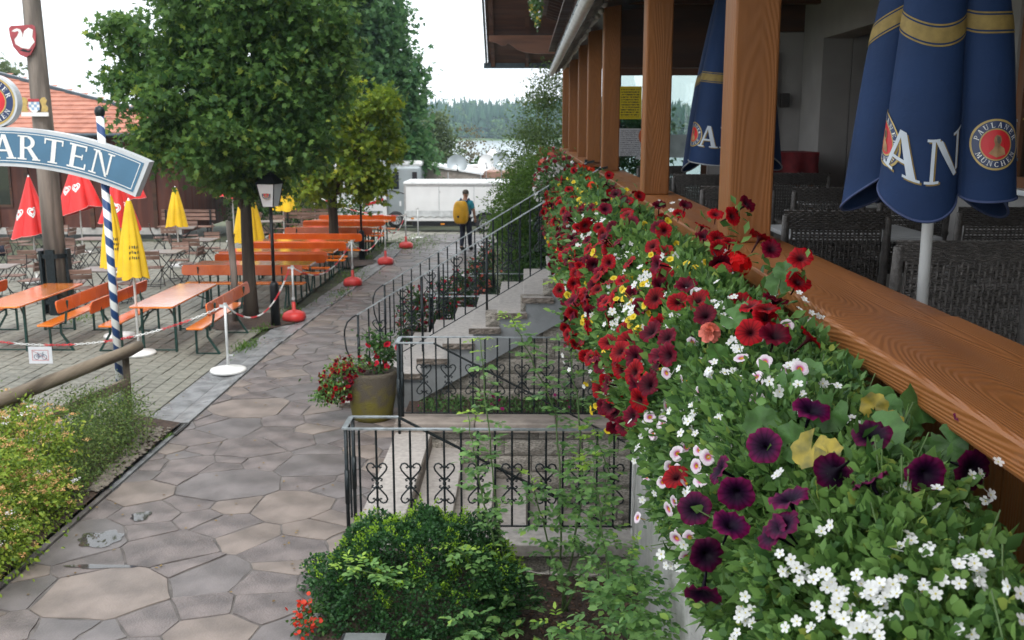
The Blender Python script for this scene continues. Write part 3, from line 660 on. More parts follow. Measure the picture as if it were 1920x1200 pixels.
# glazed windbreak across the terrace
gw = thing('glass_windbreak', 'glazed windbreak with yellow notice between the terrace posts', 'partition', (1.2, 13.62, 2.1))
for a, b in (((0, -.03, 0), (1.2, .03, .08)), ((0, -.03, 2.06), (1.2, .03, 2.15)), ((0, -.03, .081), (.05, .03, 2.059)), ((.62, -.03, .081), (.69, .03, 2.059)), ((1.13, -.03, .081), (1.2, .03, 2.059))): MB().b2(a, b).build('frame_bar', M['dark_timber'], gw)
for a, b in ((.051, .619), (.691, 1.129)):
    MB().b2((a, -.006, .081), (b, .006, 2.059)).build('pane', glassmat('windbreak_glass', (.75, .82, .8), .08), gw)
MB().b2((.69, -.012, 1.0), (1.129, -.0065, 1.3)).build('frosted_band', mat('frosted_band', (.36, .42, .42), .5), gw)
ypap, n_, l_, b_ = base('yellow_notice'); 
def printed(name, col, ink, rows, x0=.1, x1=.9, sx=26):
    """flat print: rows of word-like marks"""
    m, n, l, b = base(name); tc = n.new('ShaderNodeTexCoord'); sp = n.new('ShaderNodeSeparateXYZ'); l.new(tc.outputs['Generated'], sp.inputs[0])
    mp = n.new('ShaderNodeMapping'); mp.inputs['Scale'].default_value = (sx, 1, rows); l.new(tc.outputs['Generated'], mp.inputs[0])
    wn = n.new('ShaderNodeTexNoise'); wn.inputs['Scale'].default_value = 1.; wn.inputs['Detail'].default_value = 3; l.new(mp.outputs[0], wn.inputs['Vector'])
    def mth(op, a, bb):
        q = n.new('ShaderNodeMath'); q.operation = op
        for i, x in enumerate((a, bb)):
            if isinstance(x, (int, float)): q.inputs[i].default_value = x
            else: l.new(x, q.inputs[i])
        return q.outputs[0]
    fr = mth('FRACT', mth('MULTIPLY', sp.outputs[2], rows), 0); k = mth('MULTIPLY', mth('GREATER_THAN', fr, .45), mth('GREATER_THAN', wn.outputs['Fac'], .47))
    k = mth('MULTIPLY', k, mth('MULTIPLY', mth('GREATER_THAN', sp.outputs[0], x0), mth('LESS_THAN', sp.outputs[0], x1)))
    k = mth('MULTIPLY', k, mth('MULTIPLY', mth('GREATER_THAN', sp.outputs[2], .06), mth('LESS_THAN', sp.outputs[2], .94)))
    mx_ = n.new('ShaderNodeMixRGB'); mx_.inputs[1].default_value = c3(col); mx_.inputs[2].default_value = c3(ink); l.new(k, mx_.inputs[0]); l.new(mx_.outputs[0], b.inputs['Base Color']); b.inputs['Roughness'].default_value = .6
    return m
nY = tag(MB().b2((0, 0, 0), (.3, .004, .42)).build('notice', printed('yellow_print', (.75, .58, .02), (.12, .1, .02), 13), loc=(1.2 + .02, 13.58, 3.6)), 'yellow paper notice taped to the glass above the white sheets', 'notice')
tag(MB().b2((0, 0, 0), (.3, .004, .36)).b2((.24, .0045, .0), (.33, .007, -.04)).build('notice', printed('white_print', (.62, .63, .66), (.25, .25, .28), 16), loc=(1.22, 13.58, 3.12)), 'white printed sheets hanging below the yellow notice', 'notice')
tag(MB().lathe([(.13, -.003), (.13, .003)], 24).build('sticker', org, loc=(1.62, 13.58, 3.38), rot=(R(90), 0, 0)), 'round orange sticker on the windbreak glass', 'sticker')
tag(MB().b2((0, 0, 0), (.004, .3, .42)).build('notice', printed('yellow_print_b', (.55, .42, .02), (.12, .1, .02), 14), loc=(XW + .03, 7.0, 3.55)), 'yellow paper notice inside the window right of the big umbrella', 'notice')
tag(MB().b2((0, 0, 0), (.004, .3, .34)).build('notice', printed('white_print_b', (.45, .45, .46), (.2, .2, .2), 14), loc=(XW + .03, 7.0, 3.15)), 'pale printed sheet inside the window right of the big umbrella', 'notice')
# upper house, balcony and the broad gable roof seen from below
bp('upper_wall', (1.7, 11, 5.5), (9, 33, 11), M['white'])
bp('balcony_slab', (.42, 13, 6.2), (1.7, 26, 6.32), M['brown_board'])
y = 13.
while y < 26: bp('balcony_plank', (.44, y, 6.321), (.47, y + .16, 7.3), M['brown_board']); y += .17
for y in np.arange(14, 26, .55):
    MB().add([(.5, y, 6.19), (1.7, y, 6.19), (1.7, y, 5.7), (1.35, y, 5.82), (1.1, y, 5.95), (.8, y, 6.0), (.5, y + .0, 6.1), (.5, y + .09, 6.19), (1.7, y + .09, 6.19), (1.7, y + .09, 5.7), (1.35, y + .09, 5.82), (1.1, y + .09, 5.95), (.8, y + .09, 6.0), (.5, y + .09, 6.1)],
             [tuple(range(7)), tuple(range(13, 6, -1))] + [(i, 7 + i, 7 + (i + 1) % 7, (i + 1) % 7) for i in range(7)]).build('balcony_bracket', M['brown_board'], B)
def roofz(y): return 5.55 + .62 * (34 - y) if y > 22 else 5.55 + .62 * (y - 10)
for y0, y1 in ((34, 22), (10, 22)):
    MB().add([(-1.22, y0, roofz(y0)), (9, y0, roofz(y0)), (9, y1, 12.99), (-1.22, y1, 12.99), (-1.22, y0, roofz(y0) + .14), (9, y0, roofz(y0) + .14), (9, y1, 13.13), (-1.22, y1, 13.13)],
             [(0, 1, 2, 3), (7, 6, 5, 4), (0, 4, 5, 1), (0, 3, 7, 4), (1, 5, 6, 2)]).build('roof', M['brown_board'], B)
    MB().bar((-1.27, y0, roofz(y0) + .02), (-1.27, y1, 13.01), .06, .24).build('verge_board', M['zinc'], B)
    for x in (-1.05, .05, 1.1, 2.2): MB().bar((x, y0, roofz(y0) - .07), (x, y1, 12.92), .13, .13).build('rafter', M['brown_board'], B)
MB().b2((-1.36, 34.0, 5.38), (9, 34.14, 5.55)).build('eaves_gutter', M['zinc'], B)
prof = [(-1.14, .33), (-1.14, .16), (-.9, .1), (-.75, .02), (-.62, .03), (-.55, .1), (-.42, .02), (-.25, -.1), (-.05, -.17), (.15, -.2), (.35, -.22), (3.5, -.22), (3.5, .33)]
for y in (32.6, 29.5, 14.5, 11.5):
    MB().prism(prof, -.1, .1, Matrix.Translation((0, y, roofz(y) - .46)) @ Matrix.Rotation(R(90), 4, 'X')).build('purlin', woodmat('purlin_wood', (.12, .048, .026), (.19, .08, .045), 'X', .55, 5) if y == 32.6 else bpy.data.materials['purlin_wood'], B)
# frosted bulbs strung under the eaves
sb = bpy.data.meshes.new('bulb'); mbb = MB().lathe([(.004, .05), (.014, .045), (.016, .03), (.034, .012), (.04, -.01), (.034, -.035), (.015, -.05), (.003, -.054)], 12)
sb = mbb.mesh('bulb', True); sb.materials.append(mat('frosted_bulb', (.6, .58, .54), .35, .05, 4))
st = thing('string_lights', 'string of round frosted bulbs hung along the eaves beam', 'string lights', (.93, 0, .12))
pts_ = []
for k in range(4, 100):
    y = k * .26; z = 4.84 - .05 * abs(math.sin(y * 1.05)); pts_.append((0, y, z + .05))
    if k % 2 == 0 and 6 < y: obj('bulb', sb, None, st, (0, y, z))
MB().tube(pts_, .006, 5).build('cable', M['iron'], st)
# ------------------------------------------------------------ lettering built from strokes
def rc(x0, y0, x1, y1): return [(x0, y0), (x1, y0), (x1, y1), (x0, y1)]
def arcq(cx, cyy, rx, ry, t, a0, a1, n=8):
    out = []
    for k in range(n):
        a, b = R(a0 + (a1 - a0) * k / n), R(a0 + (a1 - a0) * (k + 1) / n)
        out.append([(cx + rx * math.cos(a), cyy + ry * math.sin(a)), (cx + rx * math.cos(b), cyy + ry * math.sin(b)), (cx + (rx - t) * math.cos(b), cyy + (ry - t * .6) * math.sin(b)), (cx + (rx - t) * math.cos(a), cyy + (ry - t * .6) * math.sin(a))])
    return out
GL = {
 'A': (.92, [[(.08, .06), (.17, .06), (.47, 1), (.38, 1)], [(.37, 1), (.55, 1), (.85, .06), (.64, .06)], rc(.22, .3, .62, .38), rc(-.02, 0, .28, .06), rc(.54, 0, .95, .06)]),
 'R': (.92, [rc(.1, .06, .28, .94), rc(0, 0, .38, .06), rc(0, .94, .42, 1), rc(.28, .46, .42, .53)] + arcq(.42, .73, .3, .27, .17, 90, -90) + [[(.4, .46), (.56, .5), (.88, .06), (.66, .06)], rc(.62, 0, .96, .06)]),
 'T': (.84, [rc(.33, .06, .52, .93), rc(.02, .93, .82, 1), rc(.02, .76, .08, .93), rc(.76, .76, .82, .93), rc(.22, 0, .62, .06)]),
 'E': (.8, [rc(.1, .07, .28, .93), rc(0, .93, .74, 1), rc(.68, .78, .74, .93), rc(.28, .47, .56, .54), rc(.56, .4, .61, .62), rc(0, 0, .78, .07), rc(.72, .07, .78, .25)]),
 'N': (.95, [rc(.12, .06, .2, .94), rc(.01, .94, .3, 1), rc(.0, 0, .32, .06), [(.21, .94), (.36, .94), (.79, 0), (.70, 0)], rc(.74, .1, .82, .94), rc(.64, .94, .94, 1)]),
 'P': (.8, [rc(.1, .06, .28, .94), rc(0, 0, .4, .06), rc(0, .94, .42, 1), rc(.28, .42, .42, .49)] + arcq(.42, .71, .31, .29, .17, 90, -90)),
 'U': (.92, [rc(.1, .35, .27, .94), rc(0, .94, .37, 1), rc(.7, .35, .78, .94), rc(.58, .94, .9, 1)] + arcq(.44, .36, .34, .36, .12, 180, 360)),
 'L': (.76, [rc(.1, .07, .28, .94), rc(0, .94, .4, 1), rc(0, 0, .72, .07), rc(.66, .07, .72, .27)]),
 'M': (1.08, [rc(.1, .06, .18, .94), rc(0, 0, .28, .06), [(.1, 1), (.29, 1), (.58, .1), (.48, .1)], [(.48, .1), (.56, .1), (.84, 1), (.76, 1)], rc(.78, .06, .96, .94), rc(.7, 0, 1.05, .06)]),
 'C': (.86, arcq(.46, .5, .44, .5, .17, 40, 320, 14)), 'H': (.96, [rc(.1, .06, .27, .94), rc(0, 0, .37, .06), rc(0, .94, .37, 1), rc(.27, .46, .66, .53), rc(.66, .06, .83, .94), rc(.56, 0, .93, .06), rc(.56, .94, .93, 1)]),
 'B': (.84, [rc(.1, .06, .28, .94), rc(0, 0, .42, .06), rc(0, .94, .4, 1), rc(.28, .48, .42, .54)] + arcq(.4, .74, .28, .26, .16, 90, -90) + arcq(.42, .25, .34, .25, .16, 90, -90)),
 'I': (.42, [rc(.12, .06, .3, .94), rc(0, 0, .42, .06), rc(0, .94, .42, 1)]),
 'G': (.92, arcq(.46, .5, .44, .5, .17, 45, 360, 14) + [rc(.56, .44, .95, .5), rc(.72, .1, .88, .44)]),
}
GL['Ü'] = (GL['U'][0], GL['U'][1] + [rc(.24, 1.1, .36, 1.24), rc(.54, 1.1, .66, 1.24)])
def text_quads(txt, h, gap=.12):
    """quads laid out on a line, and each letter's own centre"""
    x = 0; out = []
    for ch in txt:
        w, q = GL.get(ch, (.5, [])); out.append((x + w / 2, [[((px - w / 2) * h, py * h) for px, py in p] for p in q])); x += w + gap
    return [((c - (x - gap) / 2) * h, q) for c, q in out]
def sub(q, n=3):
    """bilinear split of a quad"""
    a, b, c, d = [np.array(p) for p in q]; g_ = [[a * (1 - i / n) * (1 - j / n) + b * (i / n) * (1 - j / n) + c * (i / n) * (j / n) + d * (1 - i / n) * (j / n) for i in range(n + 1)] for j in range(n + 1)]
    return [[g_[j][i], g_[j][i + 1], g_[j + 1][i + 1], g_[j + 1][i]] for j in range(n) for i in range(n)]
def ring_text(mb, txt, h, rad, a_mid, span, top=True, z=0.):
    n = len(txt); k = 0
    for i, ch in enumerate(txt):
        if ch == ' ': continue
        a = a_mid + (span * (.5 - (i + .5) / n)) * (1 if top else -1); w, q = GL[ch]
        for p in q:
            V = []
            for px, py in p:
                x, y = (px - w / 2) * h, (py - .5) * h * (1 if top else 1)
                if top: r_, t_ = rad + y, a - x / rad
                else: r_, t_ = rad - y, a + x / rad
                V.append((r_ * math.cos(t_), r_ * math.sin(t_), z + .0002 * (k % 3)))
            mb.add(V, [(0, 1, 2, 3)]); k += 1
M['navy'] = mat('navy_paint', (.012, .03, .10), .35, .1, 5); M['wpaint'] = mat('white_paint', (.74, .74, .72), .4, .08, 6); M['red_paint'] = mat('red_paint', (.55, .012, .02), .4, .15, 6)
M['goldp'] = mat('gold_paint', (.45, .32, .1), .4, .15, 20); M['skinp'] = mat('ochre_paint', (.35, .2, .09), .5, .35, 20)
def disc(mb, r0, r1, z, n=40):
    o = len(mb.v)
    for k in range(n):
        a = k / n * 6.28319; mb.v += [(r0 * math.cos(a), r0 * math.sin(a), z), (r1 * math.cos(a), r1 * math.sin(a), z)]
    for k in range(n): a, b = o + 2 * k, o + 2 * ((k + 1) % n); mb.f.append((a, a + 1, b + 1, b))
    return mb
def roundel(parent, r, M4, z=0., wr=None):
    """brewery roundel: gold ring, navy band with white ring text, red field with an ochre monk's head; wr maps (x,y,z) onto a surface"""
    def put(name, mb, mt):
        if wr: mb.v = [tuple(wr(*v)) for v in mb.v]
        else: mb.v = [tuple(M4 @ Vector(v)) for v in mb.v]
        return mb.build(name, mt, parent)
    put('roundel_gold_ring', disc(disc(MB(), r * .92, r, z), r * .58, r * .63, z), M['goldp'])
    put('roundel_band', disc(MB(), r * .63, r * .92, z), M['navy'])
    put('roundel_field', disc(disc(MB(), .001, r * .3, z, 24), r * .3, r * .58, z, 24), M['red_paint'])
    t = MB(); ring_text(t, 'PAULANER', r * .2, r * .77, math.pi / 2, 2.9, True, z + .0015); ring_text(t, 'MÜNCHEN', r * .2, r * .77, -math.pi / 2, 2.3, False, z + .0015); put('roundel_lettering', t, M['wpaint'])['kind'] = 'stuff'
    f = MB(); pts = [(.02, .38), (.16, .34), (.2, .2), (.17, .05), (.12, -.02), (.3, -.16), (.34, -.4), (.0, -.5), (-.3, -.34), (-.12, -.14), (-.06, .0), (-.1, .15), (-.07, .3)]
    f.add([(x * r, y * r, z + .0015) for x, y in pts] + [(.05 * r, 0, z + .0015)], [(i, (i + 1) % 13, 13) for i in range(13)]); put('roundel_portrait', f, M['skinp'])
    f = MB(); pts = [(.02, .33), (.13, .28), (.15, .12), (.08, .02), (.02, .08), (0, .22)]
    f.add([(x * r, y * r, z + .003) for x, y in pts], [tuple(range(5, -1, -1))]); put('roundel_portrait', f, mat('umber_paint', (.1, .07, .05), .5) if 'umber_paint' not in bpy.data.materials else bpy.data.materials['umber_paint'])

# ------------------------------------------------------------ arch sign, striped pole, old mast, log fence
striped, n_, l_, b_ = base('blue_white_spiral')
tc = n_.new('ShaderNodeTexCoord'); sp = n_.new('ShaderNodeSeparateXYZ'); l_.new(tc.outputs['Object'], sp.inputs[0])
def mth_(n, l, op, a, bb=None):
    q = n.new('ShaderNodeMath'); q.operation = op
    for i, x in enumerate((a, bb)):
        if x is None: continue
        if isinstance(x, (int, float)): q.inputs[i].default_value = x
        else: l.new(x, q.inputs[i])
    return q.outputs[0]
an = mth_(n_, l_, 'DIVIDE', mth_(n_, l_, 'ARCTAN2', sp.outputs[1], sp.outputs[0]), 6.28319)
k_ = mth_(n_, l_, 'GREATER_THAN', mth_(n_, l_, 'FRACT', mth_(n_, l_, 'ADD', mth_(n_, l_, 'MULTIPLY', sp.outputs[2], 4.6), an)), .5)
mx_ = n_.new('ShaderNodeMixRGB'); mx_.inputs[1].default_value = (.72, .73, .72, 1); mx_.inputs[2].default_value = (.014, .05, .16, 1); l_.new(k_, mx_.inputs[0]); l_.new(mx_.outputs[0], b_.inputs['Base Color']); b_.inputs['Roughness'].default_value = .4
pl = thing('striped_pole', 'blue and white spiral striped pole carrying the arched sign', 'pole', (-4.91, 11.87, 0))
MB().tube([(0, 0, 0), (0, 0, 3.62)], .045, 20).build('pole', striped, pl, True); MB().lathe([(.02, 3.6), (.05, 3.63), (.06, 3.68), (.045, 3.72), (.01, 3.74)], 16).build('finial', M['iron'], pl, True)
pl2 = copy_tree(pl); pl2.location = (-7.29, 11.87, 0); pl2['label'] = 'blue and white striped pole under the left end of the arched sign'
sg = thing('beer_garden_sign', 'arched blue sign with white letters over the beer garden entrance', 'sign', (-6.1, 11.78, 0))
Rc, zc = 4.1, -.6                                        # arch centre
def arch(r, a): return (r * math.sin(a), zc + r * math.cos(a))
A1 = .373; nA = 40
def strip(name, r0, r1, y0, y1, a1, mt):
    m_ = MB()
    for k in range(nA):
        a, b = -a1 + 2 * a1 * k / nA, -a1 + 2 * a1 * (k + 1) / nA; P4 = [arch(r0, a), arch(r1, a), arch(r1, b), arch(r0, b)]
        m_.add([(p[0], y, p[1]) for y in (y0, y1) for p in P4], [(0, 1, 2, 3), (7, 6, 5, 4), (1, 5, 6, 2), (0, 3, 7, 4)] + ([(0, 4, 5, 1)] if k == 0 else []) + ([(3, 2, 6, 7)] if k == nA - 1 else []))
    return m_.build(name, mt, sg)
M['signblue'] = mat('sign_blue', (.06, .155, .255), .35, .08, 3); M['signgrey'] = mat('sign_aluminium', (.5, .52, .54), .35, .1, 4)
strip('case', 3.655, 4.1, 0, .16, .444, M['signgrey']); strip('face', 3.695, 4.06, -.006, -.001, .432, M['signblue'])
for r_ in (3.715, 4.035): strip('face_line', r_, r_ + .008, -.009, -.0065, .424, M['wpaint'])
for a in (-.423, .423):
    m_ = MB(); P4 = [arch(3.723, a - .001), arch(4.035, a - .001), arch(4.035, a + .001), arch(3.723, a + .001)]; m_.add([(p[0], y, p[1]) for y in (-.0091, -.0065) for p in P4], [(0, 1, 2, 3), (7, 6, 5, 4), (1, 5, 6, 2), (0, 3, 7, 4)]); m_.build('face_line', M['wpaint'], sg)
txt = 'BIERGARTEN'
for i, ch in enumerate(txt):
    a = .318 - .0735 * (len(txt) - 1 - i); w, q = GL[ch]; lt = MB()
    for j, p in enumerate(q):
        V = []
        for px, py in p:
            x, y = (px - w / 2) * .275, (py - .5) * .275; r_ = 3.88 + y; X = r_ * math.sin(a) + x * math.cos(a); Z = zc + r_ * math.cos(a) - x * math.sin(a); V.append((X, -.012 - .0003 * (j % 4), Z))
        lt.add(V, [(0, 1, 2, 3)])
    lt.build('letter', M['wpaint'], sg)
rd = thing('round_brewery_sign', 'round white rimmed brewery sign standing on top of the arched sign', 'sign', (-6.11, 11.84, 3.79))
MB().lathe([(.3, -.06), (.3, .06)], 48).build('case', M['signgrey'], rd, rot=(R(90), 0, 0))
fr_ = bpy.data.objects.new('face', None); COL.objects.link(fr_); fr_.parent = rd; fr_.rotation_euler = (R(90), 0, 0); fr_.location = (0, -.062, 0)
bpy.data.objects.remove(fr_)
roundel(rd, .275, Matrix.Translation((0, -.063, 0)) @ Matrix.Rotation(R(90), 4, 'X'))
mast = thing('timber_mast', 'tall grey weathered timber mast in iron straps with painted shields', 'mast', (-8.88, 18.95, 0))
M['oldwood'] = woodmat('grey_old_wood', (.13, .11, .095), (.24, .205, .175), 'Z', .8, 6., .5)
MB().tube([(0, 0, 0), (-.02, 0, 3), (-.05, 0, 6), (-.08, 0, 9)], [.205, .185, .155, .12], 20).build('mast', M['oldwood'], mast, True)
for x, y, rz in ((0, -.225, 0), (.235, .0, 0)): MB().box((x, y, .62), (.16 if y else .05, .05 if y else .16, 1.24)).build('side_plate', M['iron'], mast)
MB().box((-.21, -.1, .62), (.05, .2, 1.2)).build('side_plate', M['iron'], mast)
for z in (1.12, .25): MB().lathe([(.245, -.04), (.262, -.04), (.262, .04), (.245, .04)], 24, (0, 0, z), False).build('iron_band', M['iron'], mast)
sh = thing('swan_shield', 'red shield with a white swan fixed high on the timber mast', 'shield', (-9.02, 18.74, 5.03)); sh.rotation_euler = (0, R(-3), 0)
shp = [(0, -.3), (.1, -.25), (.2, -.1), (.235, .1), (.235, .22), (.19, .26), (-.19, .26), (-.235, .22), (-.235, .1), (-.2, -.1), (-.1, -.25)]
MB().prism(shp, 0, .03, Matrix.Rotation(R(90), 4, 'X')).build('plate', M['red_paint'] if 0 else mat('shield_red', (.33, .05, .06), .5, .2, 8), sh)
sw = [(-.15, .19), (-.19, .165), (-.13, .15), (-.08, .165), (-.06, .14), (-.1, .08), (-.16, .02), (-.15, -.06), (-.05, -.13), (.08, -.16), (.14, -.1), (.2, -.04), (.17, .05), (.2, .17), (.12, .21), (.04, .16), (.0, .08), (-.02, .04), (.0, .12), (-.03, .19), (-.09, .21)]
MB().add([(x, -.034, z) for x, z in sw], [tuple(range(len(sw)))]).build('swan', M['wpaint'], sh)
MB().add([(x, -.033, z) for x, z in ((-.1, -.17), (-.02, -.15), (.06, -.19), (.14, -.16), (.08, -.22), (-.02, -.2))], [tuple(range(6))]).build('swan_feet', M['iron'], sh)
am = thing('coat_of_arms', 'small painted coat of arms with two golden lions on the mast', 'coat of arms', (-8.93, 18.73, 3.85))
MB().b2((-.25, -.02, -.16), (.25, 0, -.09)).build('base_strip', M['wpaint'], am)
MB().add([(x, -.021, z) for x, z in ((-.1, .1), (.1, .1), (.1, -.02), (.05, -.08), (0, -.1), (-.05, -.08), (-.1, -.02))], [tuple(range(7))]).build('shield', M['wpaint'], am)
chk = MB()
for i in range(4):
    for j in range(3):
        if (i + j) % 2: chk.add([(-.1 + i * .05, -.024, -.05 + j * .05), (-.05 + i * .05, -.024, -.05 + j * .05), (-.05 + i * .05, -.024, j * .05), (-.1 + i * .05, -.024, j * .05)], [(0, 1, 2, 3)])
chk.build('shield_pattern', mat('arms_blue', (.25, .38, .55), .5), am); MB().b2((-.1, -.028, .1), (.1, -.005, .15)).build('crown', mat('shield_red_b', (.4, .04, .05), .5), am)
for sx in (-1, 1):
    ln = [(.12, -.08), (.14, .02), (.11, .12), (.15, .17), (.2, .18), (.24, .12), (.21, .05), (.25, .0), (.24, -.08)]
    MB().add([(sx * x, -.018, z) for x, z in ln] + [(sx * x, 0, z) for x, z in ln], [tuple(range(9)), tuple(range(17, 8, -1))] + [(i, 9 + i, 9 + (i + 1) % 9, (i + 1) % 9) for i in range(9)]).build('lion', M['goldp'], am)
fe = thing('log_fence', 'low round log fence running from the striped pole behind the shrubs', 'fence', (0, 0, 0))
M['log'] = woodmat('fence_log', (.1, .075, .05), (.2, .16, .115), 'Y', .8, 6., .6)
MB().tube([(-4.77, 12.2, .84), (-4.82, 12.0, .82), (-5.26, 9.76, .80), (-5.85, 6.8, .79)], [.065, .072, .078, .08], 14).build('top_log', M['log'], fe, True)
MB().bar((-4.83, 11.85, .45), (-5.8, 7.0, .42), .05, .11).build('lower_plank', M['log'], fe)
for x, y in ((-4.9, 12.02), (-5.22, 10.0), (-5.62, 8.0)): MB().tube([(x, y, 0), (x, y, .8)], .06, 12).build('fence_post', M['log'], fe, True)

# ------------------------------------------------------------ beer tables and benches
M['orange'] = mat('orange_varnish', (.70, .155, .012), .2, .1, 2.5, .06, 12, col2=(.80, .22, .022), spec=.45, rvar=.1, rnd=.06, coat=.3)
M['orange_red'] = mat('red_orange_varnish', (.58, .09, .012), .28, .1, 2.5, .05, 12, col2=(.66, .125, .016), spec=.35, rvar=.08, rnd=.08, coat=.2)
M['green'] = mat('green_steel', (.012, .05, .04), .4, .2, 10, metal=.3)
def rplank(L, w, t, r, M4=None):
    poly = []
    for cx, cyy, a0 in ((L / 2 - r, w / 2 - r, 0), (-L / 2 + r, w / 2 - r, 90), (-L / 2 + r, -w / 2 + r, 180), (L / 2 - r, -w / 2 + r, 270)):
        for k in range(4): a = R(a0 + 30 * k); poly.append((cx + r * math.cos(a), cyy + r * math.sin(a)))
    return MB().prism(poly, -t / 2, t / 2, M4)
GB = 'orange beer garden benches'; GT = 'orange beer garden tables'
LB = 2.36
bench0 = thing('beer_bench', '-', 'bench', group=GB)                    # long axis X, backrest on -Y side, sitter looks to +Y
rplank(LB, .26, .028, .04, Matrix.Translation((0, 0, .465))).build('seat', M['orange'], bench0, bevel=.006)
rplank(LB, .2, .024, .06, Matrix.Translation((0, -.215, .755)) @ Matrix.Rotation(R(80), 4, 'X')).build('backrest', M['orange_red'], bench0, bevel=.005)
for s in (-1, 1):
    x = s * .82
    m_ = MB().bar((x, .09, .0), (x, .09, .45), .03, .03).bar((x, -.09, .45), (x, -.09, .27), .03, .03).bar((x, -.09, .28), (x, -.27, .0), .03, .031).bar((x - .001, -.27, .012), (x - .001, .09, .012), .02, .02).bar((x, -.1, .44), (x, .1, .44), .03, .02).bar((x, .09, .36), (x - s * .22, .0, .445), .018, .018)
    m_.build('leg_frame', M['green'], bench0)
    MB().bar((x - .04, -.1, .44), (x - .04, -.19, .45), .03, .02).bar((x - .04, -.185, .44), (x - .04, -.245, .82), .032, .018).build('back_bracket', M['green'], bench0)
table0 = thing('beer_table', '-', 'table', group=GT)
rplank(LB, .68, .03, .05, Matrix.Translation((0, 0, .765))).build('table_top', mat('wet_orange_varnish', (.70, .17, .016), .1, .14, 2.5, .05, 9, col2=(.80, .25, .035), spec=.8, rvar=.06, rnd=.06, coat=1.), table0, bevel=.006)
for s in (-1, 1):
    x = s * .86; m_ = MB()
    for yy in (-.26, .26): m_.bar((x, yy, 0), (x, yy, .75), .035, .035)
    m_.bar((x + .001, -.26, .03), (x + .001, .26, .03), .02, .02).bar((x, -.26, .73), (x, .26, .73), .03, .03).bar((x, -.26, .55), (x - s * .35, 0, .74), .02, .02).bar((x, .26, .55), (x - s * .35, 0, .741), .02, .02)
    m_.build('leg_frame', M['green'], table0)
def put(proto, loc, rz, label, first):
    o = proto if first else copy_tree(proto); o.location = loc; o.rotation_euler = (0, 0, rz); o['label'] = label; return o
h90 = R(90)
benches = [((-5.05, 16.28, 0), h90, 'orange bench with backrest nearest the path, in front of the maple trunk'),      # looks to -X
           ((-6.48, 16.47, 0), -h90, 'orange bench with backrest between striped pole and the pale front table'),
           ((-7.45, 16.5, 0), h90, 'orange bench with backrest left of the striped pole facing the left table'),
           ((-8.98, 16.5, 0), -h90, 'orange bench with backrest cut off by the left picture edge')]
tables = [((-5.77, 16.47, 0), h90, 'orange beer table with pale wet sheen nearest the path'), ((-8.15, 16.47, 0), h90, 'orange beer table at the left edge in front of the timber mast')]
ORD = ['first', 'second', 'third', 'fourth', 'fifth']
for i, (y0, dx) in enumerate(((19.45, 0), (21.62, .07), (23.6, .12), (27.0, .25), (29.05, .3))):
    xc = -5.52 + dx
    benches += [((xc, y0 + .3, 0), 0, f'orange bench facing away from the camera in the {ORD[i]} row behind the lamp'), ((xc + .1, y0 + 1.68, 0), math.pi, f'orange bench facing the camera in the {ORD[i]} row behind the lamp')]
    tables.append(((xc + .03, y0 + .97, 0), 0, f'long orange beer table of the {ORD[i]} row behind the lamp'))
tables.append(((-5.2, 31.5, gz(31.5)), 0, 'farthest orange beer table in front of the motorhome'))
for i, (l, r_, lb) in enumerate(benches): put(bench0, l, r_ if True else 0, lb, i == 0)
for i, (l, r_, lb) in enumerate(tables): put(table0, l, r_, lb, i == 0)

# ------------------------------------------------------------ folding bistro chairs and tables
M['slat'] = mat('brown_slat', (.16, .085, .06), .55, .25, 8, .2, 40, stretch=(.3, 3, 3), col2=(.26, .16, .125), rnd=.3); M['blackiron'] = mat('black_iron', (.012, .013, .015), .45, .2, 10, metal=.4)
GC = 'folding wooden bistro chairs'; 
ch0 = thing('folding_chair', '-', 'chair', group=GC)                   # sitter looks to +Y
for k in range(4): MB().b2((-.21, -.16 + .095 * k, .445), (.21, -.085 + .095 * k, .463)).build('seat_slat', M['slat'], ch0)
for z in (.7, .8): MB().box((0, -.235 - (z - .7) * .15, z), (.42, .018, .085), Matrix.Rotation(R(8), 3, 'X')).build('back_slat', M['slat'], ch0)
for s in (-1, 1):
    x = s * .2
    MB().tube([(x, .2, 0), (x, .1, .2), (x, -.1, .42), (x, -.2, .6), (x, -.255, .86)], .009, 6).tube([(x * .92, -.24, 0), (x * .92, -.05, .3), (x * .92, .19, .445)], .009, 6).build('side_frame', M['blackiron'], ch0)
MB().tube([(-.2, .17, .05), (.2, .17, .05)], .007, 5).build('stretcher', M['blackiron'], ch0); MB().tube([(-.185, -.2, .06), (.185, -.2, .06)], .007, 5).build('stretcher', M['blackiron'], ch0)
bt0 = thing('bistro_table', '-', 'table', group='slatted bistro tables')
for k in range(7): MB().b2((-.35, -.345 + .1 * k, .715), (.35, -.255 + .1 * k, .738)).build('top_slat', mat('grey_slat', (.2, .17, .15), .4, .2, 8, .2, 40, stretch=(.3, 3, 3), rnd=.15) if k == 0 else bpy.data.materials['grey_slat'], bt0)
for s in (-1, 1): MB().tube([(-.28, s * .3, 0), (.28, s * .3, .71)], .011, 6).tube([(.28, s * .28, 0), (-.28, s * .28, .71)], .011, 6).build('crossed_legs', M['blackiron'], bt0)
MB().tube([(-.02, -.3, .35), (-.02, .3, .35)], .01, 6).build('stretcher', M['blackiron'], bt0)
